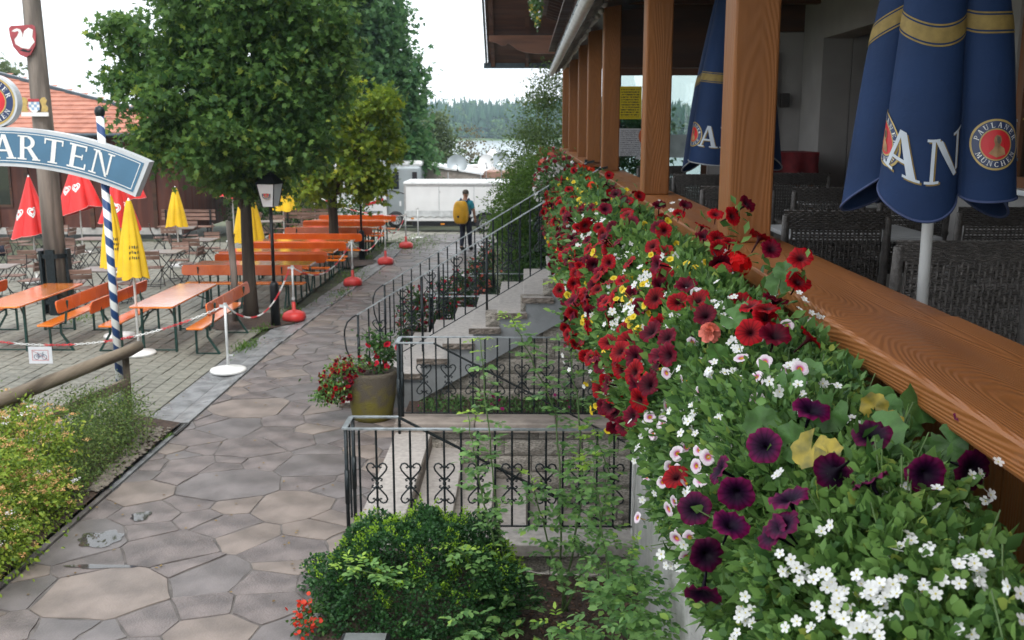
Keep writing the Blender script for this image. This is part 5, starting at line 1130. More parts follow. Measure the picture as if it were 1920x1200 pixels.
FL = {
 'red': [(0.58, 3.489, 2.909), (0.506, 3.66, 2.85), (0.541, 3.351, 2.881), (0.578, 3.223, 2.905), (0.568, 3.007, 2.896), (0.468, 3.343, 2.791), (0.487, 3.114, 2.817), (0.477, 2.987, 2.793), (0.399, 3.843, 2.643), (0.399, 3.614, 2.617), (0.419, 3.329, 2.671), (0.415, 3.244, 2.65), (0.416, 3.129, 2.634), (0.433, 3.039, 2.698), (0.388, 3.705, 2.509), (0.392, 3.761, 2.43), (0.426, 3.397, 2.705), (0.42, 4.977, 2.768), (0.342, 5.542, 2.585), (0.355, 5.158, 2.602), (0.394, 4.853, 2.708), (0.399, 4.505, 2.7), (0.351, 6.385, 2.255), (0.362, 4.735, 2.573), (0.3, 6.263, 2.205), (0.365, 5.622, 2.683), (0.348, 6.117, 2.666), (0.32, 6.657, 2.616), (0.819, 3.466, 3.041), (0.728, 3.769, 2.926), (0.814, 3.089, 2.986), (0.768, 3.156, 2.912), (0.667, 2.954, 2.928), (0.664, 2.634, 2.904), (0.624, 2.704, 2.903), (0.679, 2.82, 2.918), (0.814, 3.063, 3.062), (0.326, 11.227, 2.665), (0.407, 11.49, 2.81), (0.524, 11.123, 2.904), (0.387, 7.514, 2.784), (0.462, 7.622, 2.863), (0.363, 7.405, 2.745), (0.325, 7.643, 2.66), (0.601, 6.007, 2.928), (0.832, 10.096, 2.894), (0.642, 7.892, 2.934), (0.526, 7.02, 2.905), (0.66, 6.885, 2.934), (0.744, 6.659, 2.918), (0.608, 5.692, 2.928), (0.832, 6.262, 2.912), (0.835, 5.442, 3.046), (0.834, 5.664, 2.983), (0.828, 4.872, 2.991), (0.828, 4.531, 3.075), (0.824, 4.802, 2.948), (0.824, 4.521, 2.968), (0.823, 4.18, 2.992), (0.837, 7.605, 2.965), (0.635, 4.573, 2.932), (0.458, 5.223, 2.83), (0.417, 4.966, 2.763), (0.359, 5.731, 2.672), (0.339, 5.622, 2.582), (0.325, 6.588, 2.628), (0.414, 6.122, 2.795), (0.388, 4.912, 2.698), (0.521, 5.806, 2.893), (0.317, 10, 2.638), (0.292, 10.995, 2.466), (0.321, 8.343, 2.65), (0.396, 7.7, 2.796), (0.327, 7.237, 2.667), (0.34, 6.226, 2.651), (0.815, 3.837, 3.17), (0.615, 4.378, 2.927)],
 'ger': [(0.817, 3.968, 2.953), (0.817, 3.836, 2.954), (0.641, 10.315, 2.934), (0.835, 13.067, 2.935), (0.749, 14.355, 2.916), (0.833, 14.516, 2.899), (0.607, 9.276, 2.931)],
 'coral': [(0.544, 2.932, 2.873)],
 'yel': [(0.672, 3.973, 2.934), (0.633, 4.135, 2.929), (0.62, 4.002, 2.926), (0.511, 4.08, 2.864), (0.524, 3.96, 2.875), (0.444, 4.411, 2.788), (0.448, 4.085, 2.786), (0.472, 3.693, 2.811), (0.438, 3.67, 2.748), (0.395, 4.028, 2.653), (0.378, 4.144, 2.568), (0.321, 6.275, 2.374), (0.335, 6.304, 2.311), (0.336, 5.573, 2.429), (0.368, 4.987, 2.239), (0.324, 4.475, 2.227), (0.368, 4.418, 2.243), (0.387, 4.041, 2.403), (0.369, 4.143, 2.243), (0.406, 3.719, 2.365), (0.427, 3.871, 2.735), (0.437, 4.255, 2.771), (0.317, 6.913, 2.303), (0.366, 4.499, 2.454), (0.382, 4.024, 2.58), (0.375, 4.149, 2.543), (0.373, 4.264, 2.556), (0.34, 5.331, 2.495), (0.438, 8.534, 2.843), (0.461, 8.559, 2.863), (0.518, 9.086, 2.901), (0.531, 7.631, 2.908), (0.334, 9.032, 2.686), (0.39, 8.462, 2.788), (0.671, 3.963, 2.934), (0.632, 4.145, 2.93), (0.618, 4.012, 2.927), (0.507, 4.089, 2.86), (0.444, 4.4, 2.788), (0.547, 5.167, 2.902), (0.723, 5.713, 2.926), (0.292, 9.545, 2.439), (0.309, 9.246, 2.312), (0.294, 8.187, 2.525), (0.267, 8.676, 2.316), (0.408, 5.577, 2.769), (0.443, 5.383, 2.816), (0.436, 8.279, 2.841), (0.346, 8.874, 2.712), (0.293, 10.997, 2.313), (0.242, 10.988, 2.322), (0.836, 8.522, 2.966), (0.65, 9.033, 2.934), (0.711, 9.531, 2.928), (0.297, 8.37, 2.313), (0.27, 8.045, 2.316)],
 'pnk': [(0.449, 2.41, 2.706), (0.456, 2.33, 2.714), (0.49, 2.197, 2.764), (0.424, 2.581, 2.644), (0.485, 2.36, 2.765), (0.623, 2.404, 2.878), (0.602, 2.403, 2.872), (0.62, 2.539, 2.89), (0.584, 2.638, 2.878), (0.564, 2.346, 2.845), (0.486, 2.64, 2.789), (0.42, 2.854, 2.635), (0.41, 2.965, 2.579), (0.632, 2.354, 2.88), (0.585, 2.463, 2.87), (0.407, 2.72, 2.518), (0.437, 2.301, 2.667), (0.445, 2.171, 2.679), (0.424, 2.581, 2.642), (0.409, 2.419, 2.489), (0.411, 2.966, 2.581), (0.42, 3.182, 2.376), (0.417, 2.297, 2.597), (0.387, 3.137, 2.254), (0.421, 2.846, 2.646), (0.439, 2.383, 2.675), (0.485, 2.268, 2.759), (0.409, 2.602, 2.486)],
 'wht': [(0.807, 3.44, 2.903), (0.811, 3.343, 2.931), (0.654, 3.178, 2.931), (0.621, 3.125, 2.923), (0.633, 3.218, 2.926), (0.611, 3.043, 2.919), (0.831, 3.004, 2.968), (0.847, 2.998, 2.936), (0.844, 2.993, 2.91), (0.59, 2.773, 2.892), (0.585, 2.7, 2.884), (0.655, 2.737, 2.911), (0.637, 2.23, 2.871), (0.469, 2.644, 2.759), (0.465, 2.591, 2.747), (0.448, 2.626, 2.719), (0.451, 2.709, 2.725), (0.516, 2.658, 2.829), (0.552, 2.51, 2.85), (0.54, 2.611, 2.846), (0.48, 2.39, 2.762), (0.454, 2.494, 2.721), (0.409, 3.193, 2.435), (0.412, 3.169, 2.418), (0.403, 4.157, 2.686), (0.362, 4.604, 2.472), (0.365, 5.221, 2.238), (0.374, 4.835, 2.242), (0.356, 5.117, 2.386), (0.369, 5.75, 2.237), (0.441, 4.082, 2.775), (0.401, 4.352, 2.696), (0.512, 4.152, 2.867), (0.816, 4.377, 2.904), (0.753, 4.114, 2.918), (0.819, 4.182, 2.953), (0.482, 4.993, 2.85), (0.663, 2.468, 2.891), (0.679, 2.49, 2.895), (0.432, 4.13, 2.759), (0.446, 3.991, 2.777), (0.395, 4.193, 2.664), (0.241, 5.618, 2.194), (0.856, 1.887, 2.821), (0.856, 1.824, 2.811), (0.485, 1.703, 2.734), (0.487, 1.672, 2.732), (0.507, 1.563, 2.747), (0.513, 1.534, 2.755), (0.542, 1.487, 2.771), (0.552, 1.479, 2.783), (0.558, 1.449, 2.783), (0.548, 1.447, 2.777), (0.519, 1.432, 2.75), (0.522, 1.402, 2.756), (0.424, 1.759, 2.607), (0.43, 1.742, 2.62), (0.413, 1.771, 2.562), (0.408, 1.937, 2.47), (0.484, 1.507, 2.723), (0.5, 1.47, 2.739), (0.636, 1.445, 2.812), (0.653, 1.426, 2.816), (0.682, 1.426, 2.818), (0.698, 1.467, 2.817), (0.421, 2.611, 2.323), (0.416, 2.413, 2.407), (0.409, 3.182, 2.434), (0.639, 2.22, 2.87), (0.639, 1.579, 2.82), (0.698, 1.777, 2.84), (0.888, 1.748, 2.89), (0.568, 1.459, 2.785), (0.565, 1.48, 2.786), (0.552, 1.499, 2.78), (0.513, 1.43, 2.744), (0.531, 1.403, 2.759), (0.419, 1.786, 2.585), (0.514, 1.565, 2.755), (0.522, 1.525, 2.758), (0.422, 6.646, 2.818), (0.421, 6.37, 2.813), (0.455, 6.152, 2.845), (0.397, 6.517, 2.784), (0.366, 6.414, 2.728), (0.479, 5.013, 2.85), (0.502, 4.231, 2.858), (0.519, 4.837, 2.883), (0.816, 4.367, 2.905), (0.744, 4.094, 2.921), (0.819, 4.182, 2.953), (0.844, 6.633, 2.99), (0.839, 5.871, 3.052), (0.529, 6.806, 2.905), (0.527, 6.296, 2.9), (0.74, 6.954, 2.92), (0.434, 4.643, 2.78), (0.47, 6.135, 2.859), (0.473, 6.635, 2.868), (0.551, 4.668, 2.901)],
 'pur': [(0.475, 1.998, 2.731), (0.423, 1.994, 2.611), (0.413, 1.952, 2.551), (0.533, 2.053, 2.804), (0.47, 2.14, 2.73), (0.428, 2.173, 2.638), (0.625, 2.105, 2.858), (0.685, 1.932, 2.855), (0.596, 1.813, 2.824), (0.63, 1.733, 2.83), (0.719, 1.767, 2.838), (0.848, 1.915, 2.805), (0.682, 1.57, 2.824), (0.669, 1.632, 2.832), (0.584, 1.699, 2.812), (0.525, 1.804, 2.781), (0.491, 1.755, 2.739), (0.874, 1.983, 2.896), (0.504, 1.748, 2.755), (0.453, 1.928, 2.691)],
 'leaf': [(0.547, 2.189, 2.822), (0.86, 2.183, 2.874), (0.66, 2.117, 2.864), (0.767, 2.095, 2.848), (0.843, 2.202, 2.815), (0.73, 2.014, 2.855), (0.588, 1.968, 2.833), (0.61, 1.928, 2.838), (0.779, 2.228, 2.851), (0.856, 2.013, 2.838), (0.572, 2.038, 2.828), (0.623, 2.301, 2.873), (0.677, 2.366, 2.886), (0.647, 2.984, 2.928), (0.621, 2.931, 2.917), (0.814, 3.29, 2.97), (0.547, 2.726, 2.862), (0.817, 3.218, 3.022)],
}
# ------------------------------------------------------------ trees
M['bark'] = woodmat('tree_bark', (.045, .035, .027), (.1, .08, .06), 'Z', .9, 6., .8)
L_MAPLE = leafmat('maple_leaf', (.036, .095, .028), (.115, .215, .05), .5, .42, c0=(.3, .38, .06)); L_GOLD = leafmat('golden_maple_leaf', (.08, .15, .02), (.22, .30, .03), .5, .4, c0=(.42, .4, .03))
L_DARK = leafmat('lime_leaf', (.03, .09, .034), (.08, .165, .055), .5, .36); L_WILLOW = leafmat('willow_leaf', (.06, .095, .04), (.12, .16, .07), .5, .25); L_FRESH = leafmat('fresh_leaf', (.06, .13, .025), (.14, .25, .05), .45, .35)
L_SHRUB = leafmat('shrub_leaf', (.02, .06, .016), (.06, .13, .03), .45, .3)
def clumps(lobes, per, sig, shell=.55):
    """leaf positions and directions: clumps spread through ellipsoid lobes, denser towards the outside, with gaps"""
    Ps, Ds = [], []
    for cx, cyy, cz, rx, ry, rz, n in lobes:
        d = rdir(n); rad = (shell + (1 - shell) * rng.random(n)) * rng.choice([1, 1, 1, .55], n); c = d * rad[:, None] * [rx, ry, rz]
        k = rng.integers(int(per * .5), int(per * 1.5) + 1, n); ctr = np.repeat(c, k, 0); dd = np.repeat(d, k, 0)
        p = ctr + rng.normal(0, 1, ctr.shape) * sig * np.repeat(rng.uniform(.6, 1.4, n), k)[:, None] * [1, 1, .7]
        Ps.append(p + [cx, cyy, cz]); Ds.append(dd * .7 + rng.normal(0, .6, dd.shape) + [0, 0, -.25])
    return np.concatenate(Ps), np.concatenate(Ds)
def tree(name, label, cat, base_, trunk_r, fork, lobes, per, sig, lsize, mt, tmpl=LEAF_MAPLE, group=None, lean=(0, 0), shell=.55, limbs=True, avoid=None):
    t = thing(name, label, cat, base_, 0, group); bx, by = 0, 0; b = Vector(base_)
    m_ = MB().tube([(0, 0, -.1), (lean[0] * .3, lean[1] * .3, fork * .35), (lean[0] * .7, lean[1] * .7, fork * .75), (lean[0], lean[1], fork)], [trunk_r * 1.35, trunk_r, trunk_r * .9, trunk_r * .8], 10); m_.build('trunk', M['bark'], t, True)
    if limbs:
        for i, (cx, cyy, cz, rx, ry, rz, n) in enumerate(lobes[:14]):
            e = Vector((cx - b.x, cyy - b.y, cz - b.z)); s = Vector((lean[0], lean[1], fork * random.uniform(.8, 1))); mid = s.lerp(e, .5) + Vector((0, 0, .15 * (e - s).length))
            MB().tube([s, s.lerp(mid, .5), mid, e], [trunk_r * .5, trunk_r * .38, trunk_r * .26, trunk_r * .1], 7).build('limb', M['bark'], t, True)
    P_, D_ = clumps(lobes, per, sig, shell)
    if avoid: k = ~avoid(P_); P_, D_ = P_[k], D_[k]
    P_ = P_ - np.array(base_)
    leaves('crown', P_, D_, lsize * rng.uniform(.7, 1.25, len(P_)), mt, t, tmpl, roll=.9)
    return t
tree('maple_tree', 'large dark green maple with spreading crown behind the front lamp', 'tree', (-5.06, 18.35, 0), .115, 2.3,
     [(-4.9, 18.4, 4.5, 1.7, 1.7, 1.5, 210), (-6.0, 18.2, 4.2, 1.15, 1.3, 1.1, 130), (-3.95, 18.5, 4.2, .95, 1.4, 1.2, 120), (-5.0, 18.1, 5.8, 1.4, 1.5, 1.3, 150), (-4.0, 18.4, 5.6, 1.15, 1.4, 1.2, 130), (-5.9, 18.5, 5.2, .9, 1.2, .9, 80), (-5.3, 18, 3.2, 1.3, 1.4, .6, 150), (-4.2, 18.3, 3.1, .7, 1.1, .6, 70), (-6.3, 18.2, 3.5, .8, 1.1, .6, 70), (-6.95, 18.2, 5.1, .4, .6, .3, 22), (-7.0, 18.3, 4.3, .45, .6, .45, 26), (-4.8, 18.3, 7.0, 1.4, 1.5, 1.0, 100), (-5.1, 18.35, 2.55, .8, .8, .3, 36)],
     34, .15, .12, L_MAPLE, avoid=lambda P: ((np.abs(P[:, 0] + 4.49) < .33) & (P[:, 1] < 18.3) & (P[:, 2] < 2.68)) | ((np.abs(P[:, 0] + 5.1) < .3) & (P[:, 2] < 2.1)))
tk = tag(MB().tube([(0, 0, -.1), (.02, 0, .9), (-.02, 0, 1.85)], .06, 10).build('tree_stake', M['oldwood'], loc=(-5.27, 18.05, 0), smooth=True), 'grey round timber stake leaning beside the maple trunk', 'stake')
tree('golden_maple_tree', 'smaller maple with yellow green leaves beside the farther lamp', 'tree', (-5.0, 26.4, 0), .13, 1.9,
     [(-4.3, 26.3, 3.4, 1.0, 1.1, .9, 70), (-5.3, 26.4, 3.6, 1.2, 1.2, 1.1, 70), (-4.5, 26.2, 2.4, 1.0, 1.1, .55, 60), (-5.6, 26.2, 2.1, .9, 1., .5, 46), (-3.65, 26.2, 4.0, .5, .7, .4, 30), (-5.0, 26.5, 4.4, .9, 1., .5, 40), (-3.85, 26.2, 1.9, .5, .6, .3, 20), (-3.5, 26.2, 3.0, .35, .5, .3, 14)], 24, .15, .15, L_GOLD)
tree('lime_tree', 'tall dark green tree towering behind the golden maple', 'tree', (-7.4, 44, -.8), .28, 3.,
     [(-7.2, 44, 5.5, 2.6, 2.5, 2.6, 420), (-6.2, 44, 3.4, 2.0, 2, 2.2, 300), (-8.4, 44, 4.5, 2.4, 2.2, 2.4, 260), (-6.8, 44, 8., 1.9, 2, 1.9, 280), (-5.7, 44, 5.6, 1.5, 1.6, 1.8, 200), (-5.3, 43.6, 2.3, 1.3, 1.5, 1.3, 150), (-7.6, 44, 9.8, 1.6, 1.6, 1.3, 150), (-10.5, 44, 3.5, 2.2, 2, 2.4, 160), (-9.4, 44, 7.2, 1.8, 1.8, 1.6, 140)], 14, .3, .26, L_DARK)
tree('far_left_tree', 'pale tree above the tiled roof at the left picture edge', 'tree', (-25.5, 48, -.9), .3, 3, [(-25.2, 48, 6.0, 1.5, 1.6, 1.3, 120), (-26.6, 48, 5.2, 1.8, 1.8, 1.8, 160), (-24.3, 48, 4.6, 1.0, 1., 1., 70)], 12, .3, .25, leafmat('pale_leaf', (.07, .11, .05), (.14, .18, .08), .5, .3))
for i, (x, y, r_, h, lb, mt) in enumerate(((-5.6, 62, 1.4, 5.4, 'grey green willow left of the first satellite dish', L_WILLOW), (-3.6, 66, 1.6, 5.0, 'tall sparse brownish tree rising in front of the lake', leafmat('dry_leaf', (.09, .085, .045), (.16, .14, .075), .6, .2)), (-2.5, 58, 1.0, 3.0, 'round green bush behind the satellite dishes', L_SHRUB), (-8, 58, 2.6, 5., 'dark bushes behind the motorhome roof', L_DARK), (-5.2, 55, 1.3, 2.6, 'light green bush behind the white camper roof', L_FRESH))):
    z0 = -1.8; sp_ = i == 1
    tree('lakeside_tree', lb, 'tree', (x, y, z0), .12, 1.2, [(x, y, z0 + h * .62, r_, r_, h * .5, 30 if sp_ else 190), (x - r_ * .5, y, z0 + h * .45, r_ * .8, r_, h * .4, 24 if sp_ else 140), (x + r_ * .6, y, z0 + h * .5, r_ * .7, r_, h * .42, 20 if sp_ else 130), (x + .2, y, z0 + h * .9, r_ * .6, r_ * .6, h * .28, 20 if sp_ else 100)], 12, .28, .2 if sp_ else .24, mt, LEAF_DIAMOND, 'trees at the lakeside')
# bushes right of the path beyond the stairs
def bush(name, label, cat, lobes, per, sig, ls, mt, tmpl=LEAF_OVAL, base_=None, shell=.6, group=None):
    b = base_ or (lobes[0][0], lobes[0][1], 0); t = thing(name, label, cat, b, 0, group); P_, D_ = clumps(lobes, per, sig, shell); leaves('foliage', P_ - np.array(b), D_, ls * rng.uniform(.7, 1.3, len(P_)), mt, t, tmpl, roll=.8)
    m_ = MB()
    for l in lobes[:6]: 
        e = Vector((l[0] - b[0], l[1] - b[1], l[2] - b[2])); m_.tube([(e.x * .2, e.y * .2, 0), (e.x * .6, e.y * .6, e.z * .55), tuple(e)], [.02, .014, .006], 5)
    m_.build('stems', M['bark'], t, kind='stuff'); return t
bush('dark_shrub', 'dense dark green shrub behind the stair railing', 'shrub', [(.1, 21.8, 1.0, .7, 1.6, .95, 260), (-.1, 22.5, 1.5, .55, 1.2, .8, 130), (.3, 19.8, .8, .6, 1.0, .8, 150), (.4, 22, 2.2, .5, 1.2, .7, 110)], 16, .14, .075, L_SHRUB)
bush('light_shrub', 'bright green arching bush against the white trailer', 'shrub', [(.0, 20.6, 2.25, .55, .9, .5, 190), (-.3, 20.4, 1.8, .5, .8, .5, 140), (.35, 21, 2.65, .45, .9, .45, 120), (-.2, 20.3, 1.3, .45, .6, .5, 70)], 16, .12, .085, L_FRESH, LEAF_NARROW)
bush('feathery_tree', 'feathery grey green tree beside the farthest terrace posts', 'tree', [(.45, 31, 3.6, .8, 1.2, 1.1, 170), (.2, 31, 2.6, .85, 1.2, .9, 140), (.7, 31, 4.6, .6, 1., .8, 110), (0., 30.6, 2.0, .7, 1, .8, 90)], 14, .2, .13, leafmat('feather_leaf', (.07, .13, .04), (.16, .235, .08), .5, .36), LEAF_NARROW)
bush('low_conifer', 'low dark juniper between the two far guard rails', 'shrub', [(-.2, 16.9, .35, .9, .7, .45, 160), (.3, 19.2, .45, .7, .6, .5, 100), (-.4, 19.4, .3, .6, .5, .4, 80)], 16, .1, .06, leafmat('juniper', (.012, .04, .018), (.035, .075, .03), .6, .1), LEAF_NARROW)
# ------------------------------------------------------------ flowers: shared shapes
def petunia_mesh(r=1., seed=0, wave=.1, lobes=5, tube=1.4, cup=.28):
    m_ = MB(); n = 25; rings = [(.03, -.34), (.09, -.16), (.3, .0), (.62, .08), (.86, .07), (1., .0)]
    for i, (q, z) in enumerate(rings):
        for k in range(n):
            a = k / n * 6.28319; lob = 1 - (.11 * (abs(math.cos(lobes * a / 2)) ** 6) if i > 3 else 0); w = wave * (q ** 3) * math.sin(lobes * 2 * a + seed) + .5 * wave * q * q * math.sin(3 * a + seed * 2)
            m_.v.append((r * q * lob * math.cos(a), r * q * lob * math.sin(a), r * (z + cup * q * .4 + w)))
    for i in range(len(rings) - 1):
        for k in range(n): m_.f.append((i * n + k, i * n + (k + 1) % n, (i + 1) * n + (k + 1) % n, (i + 1) * n + k))
    m_.tube([(0, 0, -r * tube), (0, 0, -r * .6), (0, 0, -r * .25), (0, 0, -r * .02)], [r * .05, r * .09, r * .13, r * .28], 8, False)
    return m_.mesh('petunia', True)
def five_mesh(r=1., wid=.36, cup=.1, notch=True):
    m_ = MB()
    for k in range(5):
        a = k * 1.25664; c, s = math.cos(a), math.sin(a)
        P_ = [(.1, -.08, 0), (.1, .08, 0), (.5, -wid, cup), (.5, 0, cup * .4), (.5, wid, cup), (.88, -wid * .75, cup * 1.4), (.93, 0, cup), (.88, wid * .75, cup * 1.4)]
        m_.add([(r * (x * c - y * s), r * (x * s + y * c), r * z) for x, y, z in P_], [(0, 2, 3), (0, 3, 1), (1, 3, 4), (2, 5, 6, 3), (3, 6, 7, 4)])
    m_.lathe([(r * .12, 0), (r * .1, r * .06), (r * .02, r * .09)], 6, (0, 0, 0)); return m_.mesh('five_petal', True)
F_RED = flowermat('red_petunia', [(.0, (.015, .001, .004)), (.22, (.06, .002, .006)), (.5, (.24, .002, .006)), (1., (.42, .003, .010))], .038, 5, .45, .25)
F_PUR = flowermat('purple_petunia', [(.0, (.003, .001, .006)), (.35, (.008, .001, .012)), (.6, (.034, .002, .026)), (1., (.14, .003, .05))], .043, 5, .4, .35)
F_YEL = flowermat('yellow_bells', [(.0, (.5, .3, .01)), (.45, (.7, .5, .02)), (1., (.76, .6, .08))], .015, 5, .1, .1); F_PNK = flowermat('pink_bells', [(.0, (.6, .42, .03)), (.24, (.6, .3, .02)), (.3, (.5, .03, .2)), (.42, (.62, .32, .48)), (.6, (.72, .62, .68)), (1., (.74, .66, .70))], .018, 5, .06, .05)
F_WHT = flowermat('white_bacopa', [(.0, (.6, .5, .05)), (.14, (.65, .6, .2)), (.2, (.74, .74, .72)), (1., (.76, .76, .75))], .011, 5, .02, .04); F_GER = flowermat('red_geranium', [(0, (.5, .002, .004)), (1., (.62, .005, .006))], .05, 5, .1, .1); F_COR = flowermat('coral_geranium', [(0, (.5, .1, .05)), (1., (.8, .25, .2))], .03, 5, .1, .1)
def setm(me, mt): me.materials.append(mt); return me
F_BUR = flowermat('burgundy_petunia', [(.0, (.01, .001, .005)), (.25, (.03, .001, .008)), (.55, (.11, .002, .014)), (1., (.21, .003, .022))], .038, 5, .4, .3)
PET = [setm(petunia_mesh(.038, s, .09 + .04 * s / 3), F_RED) for s in range(4)] + [setm(petunia_mesh(.036, s + 8, .16, 5, 1.6, .6), F_BUR) for s in range(3)]; PUR = [setm(petunia_mesh(.043, s + 5, .13), F_PUR) for s in range(4)]
CALY = [setm(petunia_mesh(.0145, s, .1, 5, 1.8, .7), F_YEL) for s in range(2)]; CALP = [setm(petunia_mesh(.018, s, .05, 5, 1.6, .3), F_PNK) for s in range(3)]; BAC = [setm(five_mesh(.0115, .33, .08 + .08 * s), F_WHT) for s in range(2)]
def head_mesh(r, n, mt, fs):
    m_ = MB(); b = five_mesh(fs, .4, .1); V0 = [v.co.copy() for v in b.vertices]; F0 = [tuple(p.vertices) for p in b.polygons]
    for d in rdir(n):
        d = Vector(d); 
        if d.z < -.45: continue
        q = d.to_track_quat('Z', 'Y').to_matrix(); m_.add([q @ v + d * r for v in V0], F0)
    return setm(m_.mesh('flower_head', True), mt)
GERH = head_mesh(.034, 34, F_GER, .017); GERO = head_mesh(.03, 26, flowermat('orange_geranium', [(0, (.6, .03, .01)), (1., (.72, .07, .02))], .05, 5, .1, .1), .016); CORH = head_mesh(.012, 9, F_COR, .026)
def gleaf_mesh(r):
    m_ = MB(); n = 22; m_.v.append((0, 0, -.1 * r))
    for q in (.5, 1.):
        for k in range(n):
            a = .2 + (6.28319 - .4) * k / (n - 1); s = q * (1 + (.09 * math.sin(a * 8) if q == 1 else 0)); m_.v.append((r * s * math.cos(a), r * s * math.sin(a), r * (.06 * q + .09 * q * math.sin(a * 4))))
    for k in range(n - 1): m_.f += [(0, 1 + k, 2 + k), (1 + k, 1 + n + k, 2 + n + k, 2 + k)]
    return m_.mesh('geranium_leaf', True)
GLM = [setm(gleaf_mesh(.042), mat('geranium_leaf', (.055, .13, .03), .5, .25, 30, .15, 60, rnd=.2, spec=.3)), setm(gleaf_mesh(.036), mat('yellowed_leaf', (.2, .19, .02), .55, .5, 25, col2=(.36, .27, .02)))]
# ------------------------------------------------------------ window boxes along the rail
def ell(Y):
    top = 2.93 if Y > 3 else 2.93 - .11 * (3 - Y) / 1.5; bot = 2.12 if Y > 2 else 2.12 + .12 * (2 - Y); k = min(1, max(0, (Y - 3) / 4)); bot -= .12 * k; return .68 - .03 * k, (top + bot) / 2, .27 + .085 * k, (top - bot) / 2
def mass(n, y0, y1, depth=.1, tr=(-.15, 1.2)):
    """points on and just under the flowering mass; angle 0 faces the path, pi/2 is up"""
    Y = rng.uniform(y0, y1, n); A = math.pi - rng.uniform(tr[0], tr[1], n) * math.pi * .62 + .12
    e = np.array([ell(y) for y in Y]); nzv = np.array([noise.noise((y * 2.3, a * 1.5, 4)) for y, a in zip(Y, A)]) * .2 + np.array([noise.noise((y * 7, a * 4, 9)) for y, a in zip(Y, A)]) * .16 + np.array([noise.noise((y * 19, a * 9, 2)) for y, a in zip(Y, A)]) * .1
    s = 1 + nzv - rng.random(n) ** 1.3 * depth * 4.5
    P_ = np.stack([e[:, 0] + e[:, 2] * s * np.cos(A), Y, e[:, 1] + e[:, 3] * s * np.sin(A)], 1); N = np.stack([np.cos(A), rng.normal(0, .3, n), np.sin(A) * .8], 1)
    P_[:, 0] = np.where(P_[:, 0] > .875, .62 + .25 * rng.random(n), P_[:, 0]); return P_, N
boxm = mat('planter_wood', (.2, .11, .06), .7, .2, 6, .3, 30, stretch=(1, .2, 1)); boxw = mat('planter_sheet', (.36, .37, .36), .6, .1, 5)
k = 0; y = .9; OR2 = ['nearest', 'second', 'third', 'fourth', 'fifth', 'sixth', 'seventh', 'eighth', 'ninth', 'tenth', 'eleventh', 'twelfth', 'thirteenth']
while y < 26:
    if y < 11.5 or y > 16.4:
        t = thing('flower_box', 'wooden flower box hung on the terrace rail, ' + OR2[k] + ' from the camera', 'planter', (.72, y, 2.44), 0, 'flower boxes along the rail')
        MB().b2((-.12, .01, 0), (-.1, 2.0, .2)).build('front_board', boxm, t); MB().b2((.1, .01, 0), (.12, 2.0, .2)).build('back_board', boxm, t); MB().b2((-.1, .011, 0), (.1, 1.999, .02)).build('bottom_board', boxm, t); MB().b2((-.1, .012, .021), (.1, 1.998, .17)).build('potting_soil', M['soil'], t)
        MB().b2((-.11, .05, -.12), (.14, .08, -.001)).build('bracket', boxw, t); k += 1
    y += 2.03
LB_ = leafmat('petunia_leaf', (.03, .085, .02), (.165, .305, .08), .5, .3, c0=(.3, .43, .1)); LC_ = leafmat('bell_leaf', (.03, .085, .028), (.145, .27, .088), .5, .28); LBA = leafmat('bacopa_leaf', (.038, .10, .026), (.17, .305, .075), .5, .3, c0=(.34, .4, .08))
def orient(o, N, spread=.45, view=.35):
    d = Vector(N).normalized() * .8 + Vector((-.25, -.85, .35)) * view * 1.6 + Vector(rng.normal(0, spread, 3)); d.normalize(); q = d.to_track_quat('Z', 'Y'); o.rotation_mode = 'QUATERNION'
    from mathutils import Quaternion
    o.rotation_quaternion = q @ Quaternion((0, 0, 1), random.random() * 6.28)
def nml(p): 
    e = ell(p[1]); return ((p[0] - e[0]) / e[2] * 1.2, 0, (p[2] - e[1]) / e[3])
used = {k_: [False] * len(v) for k_, v in FL.items()}
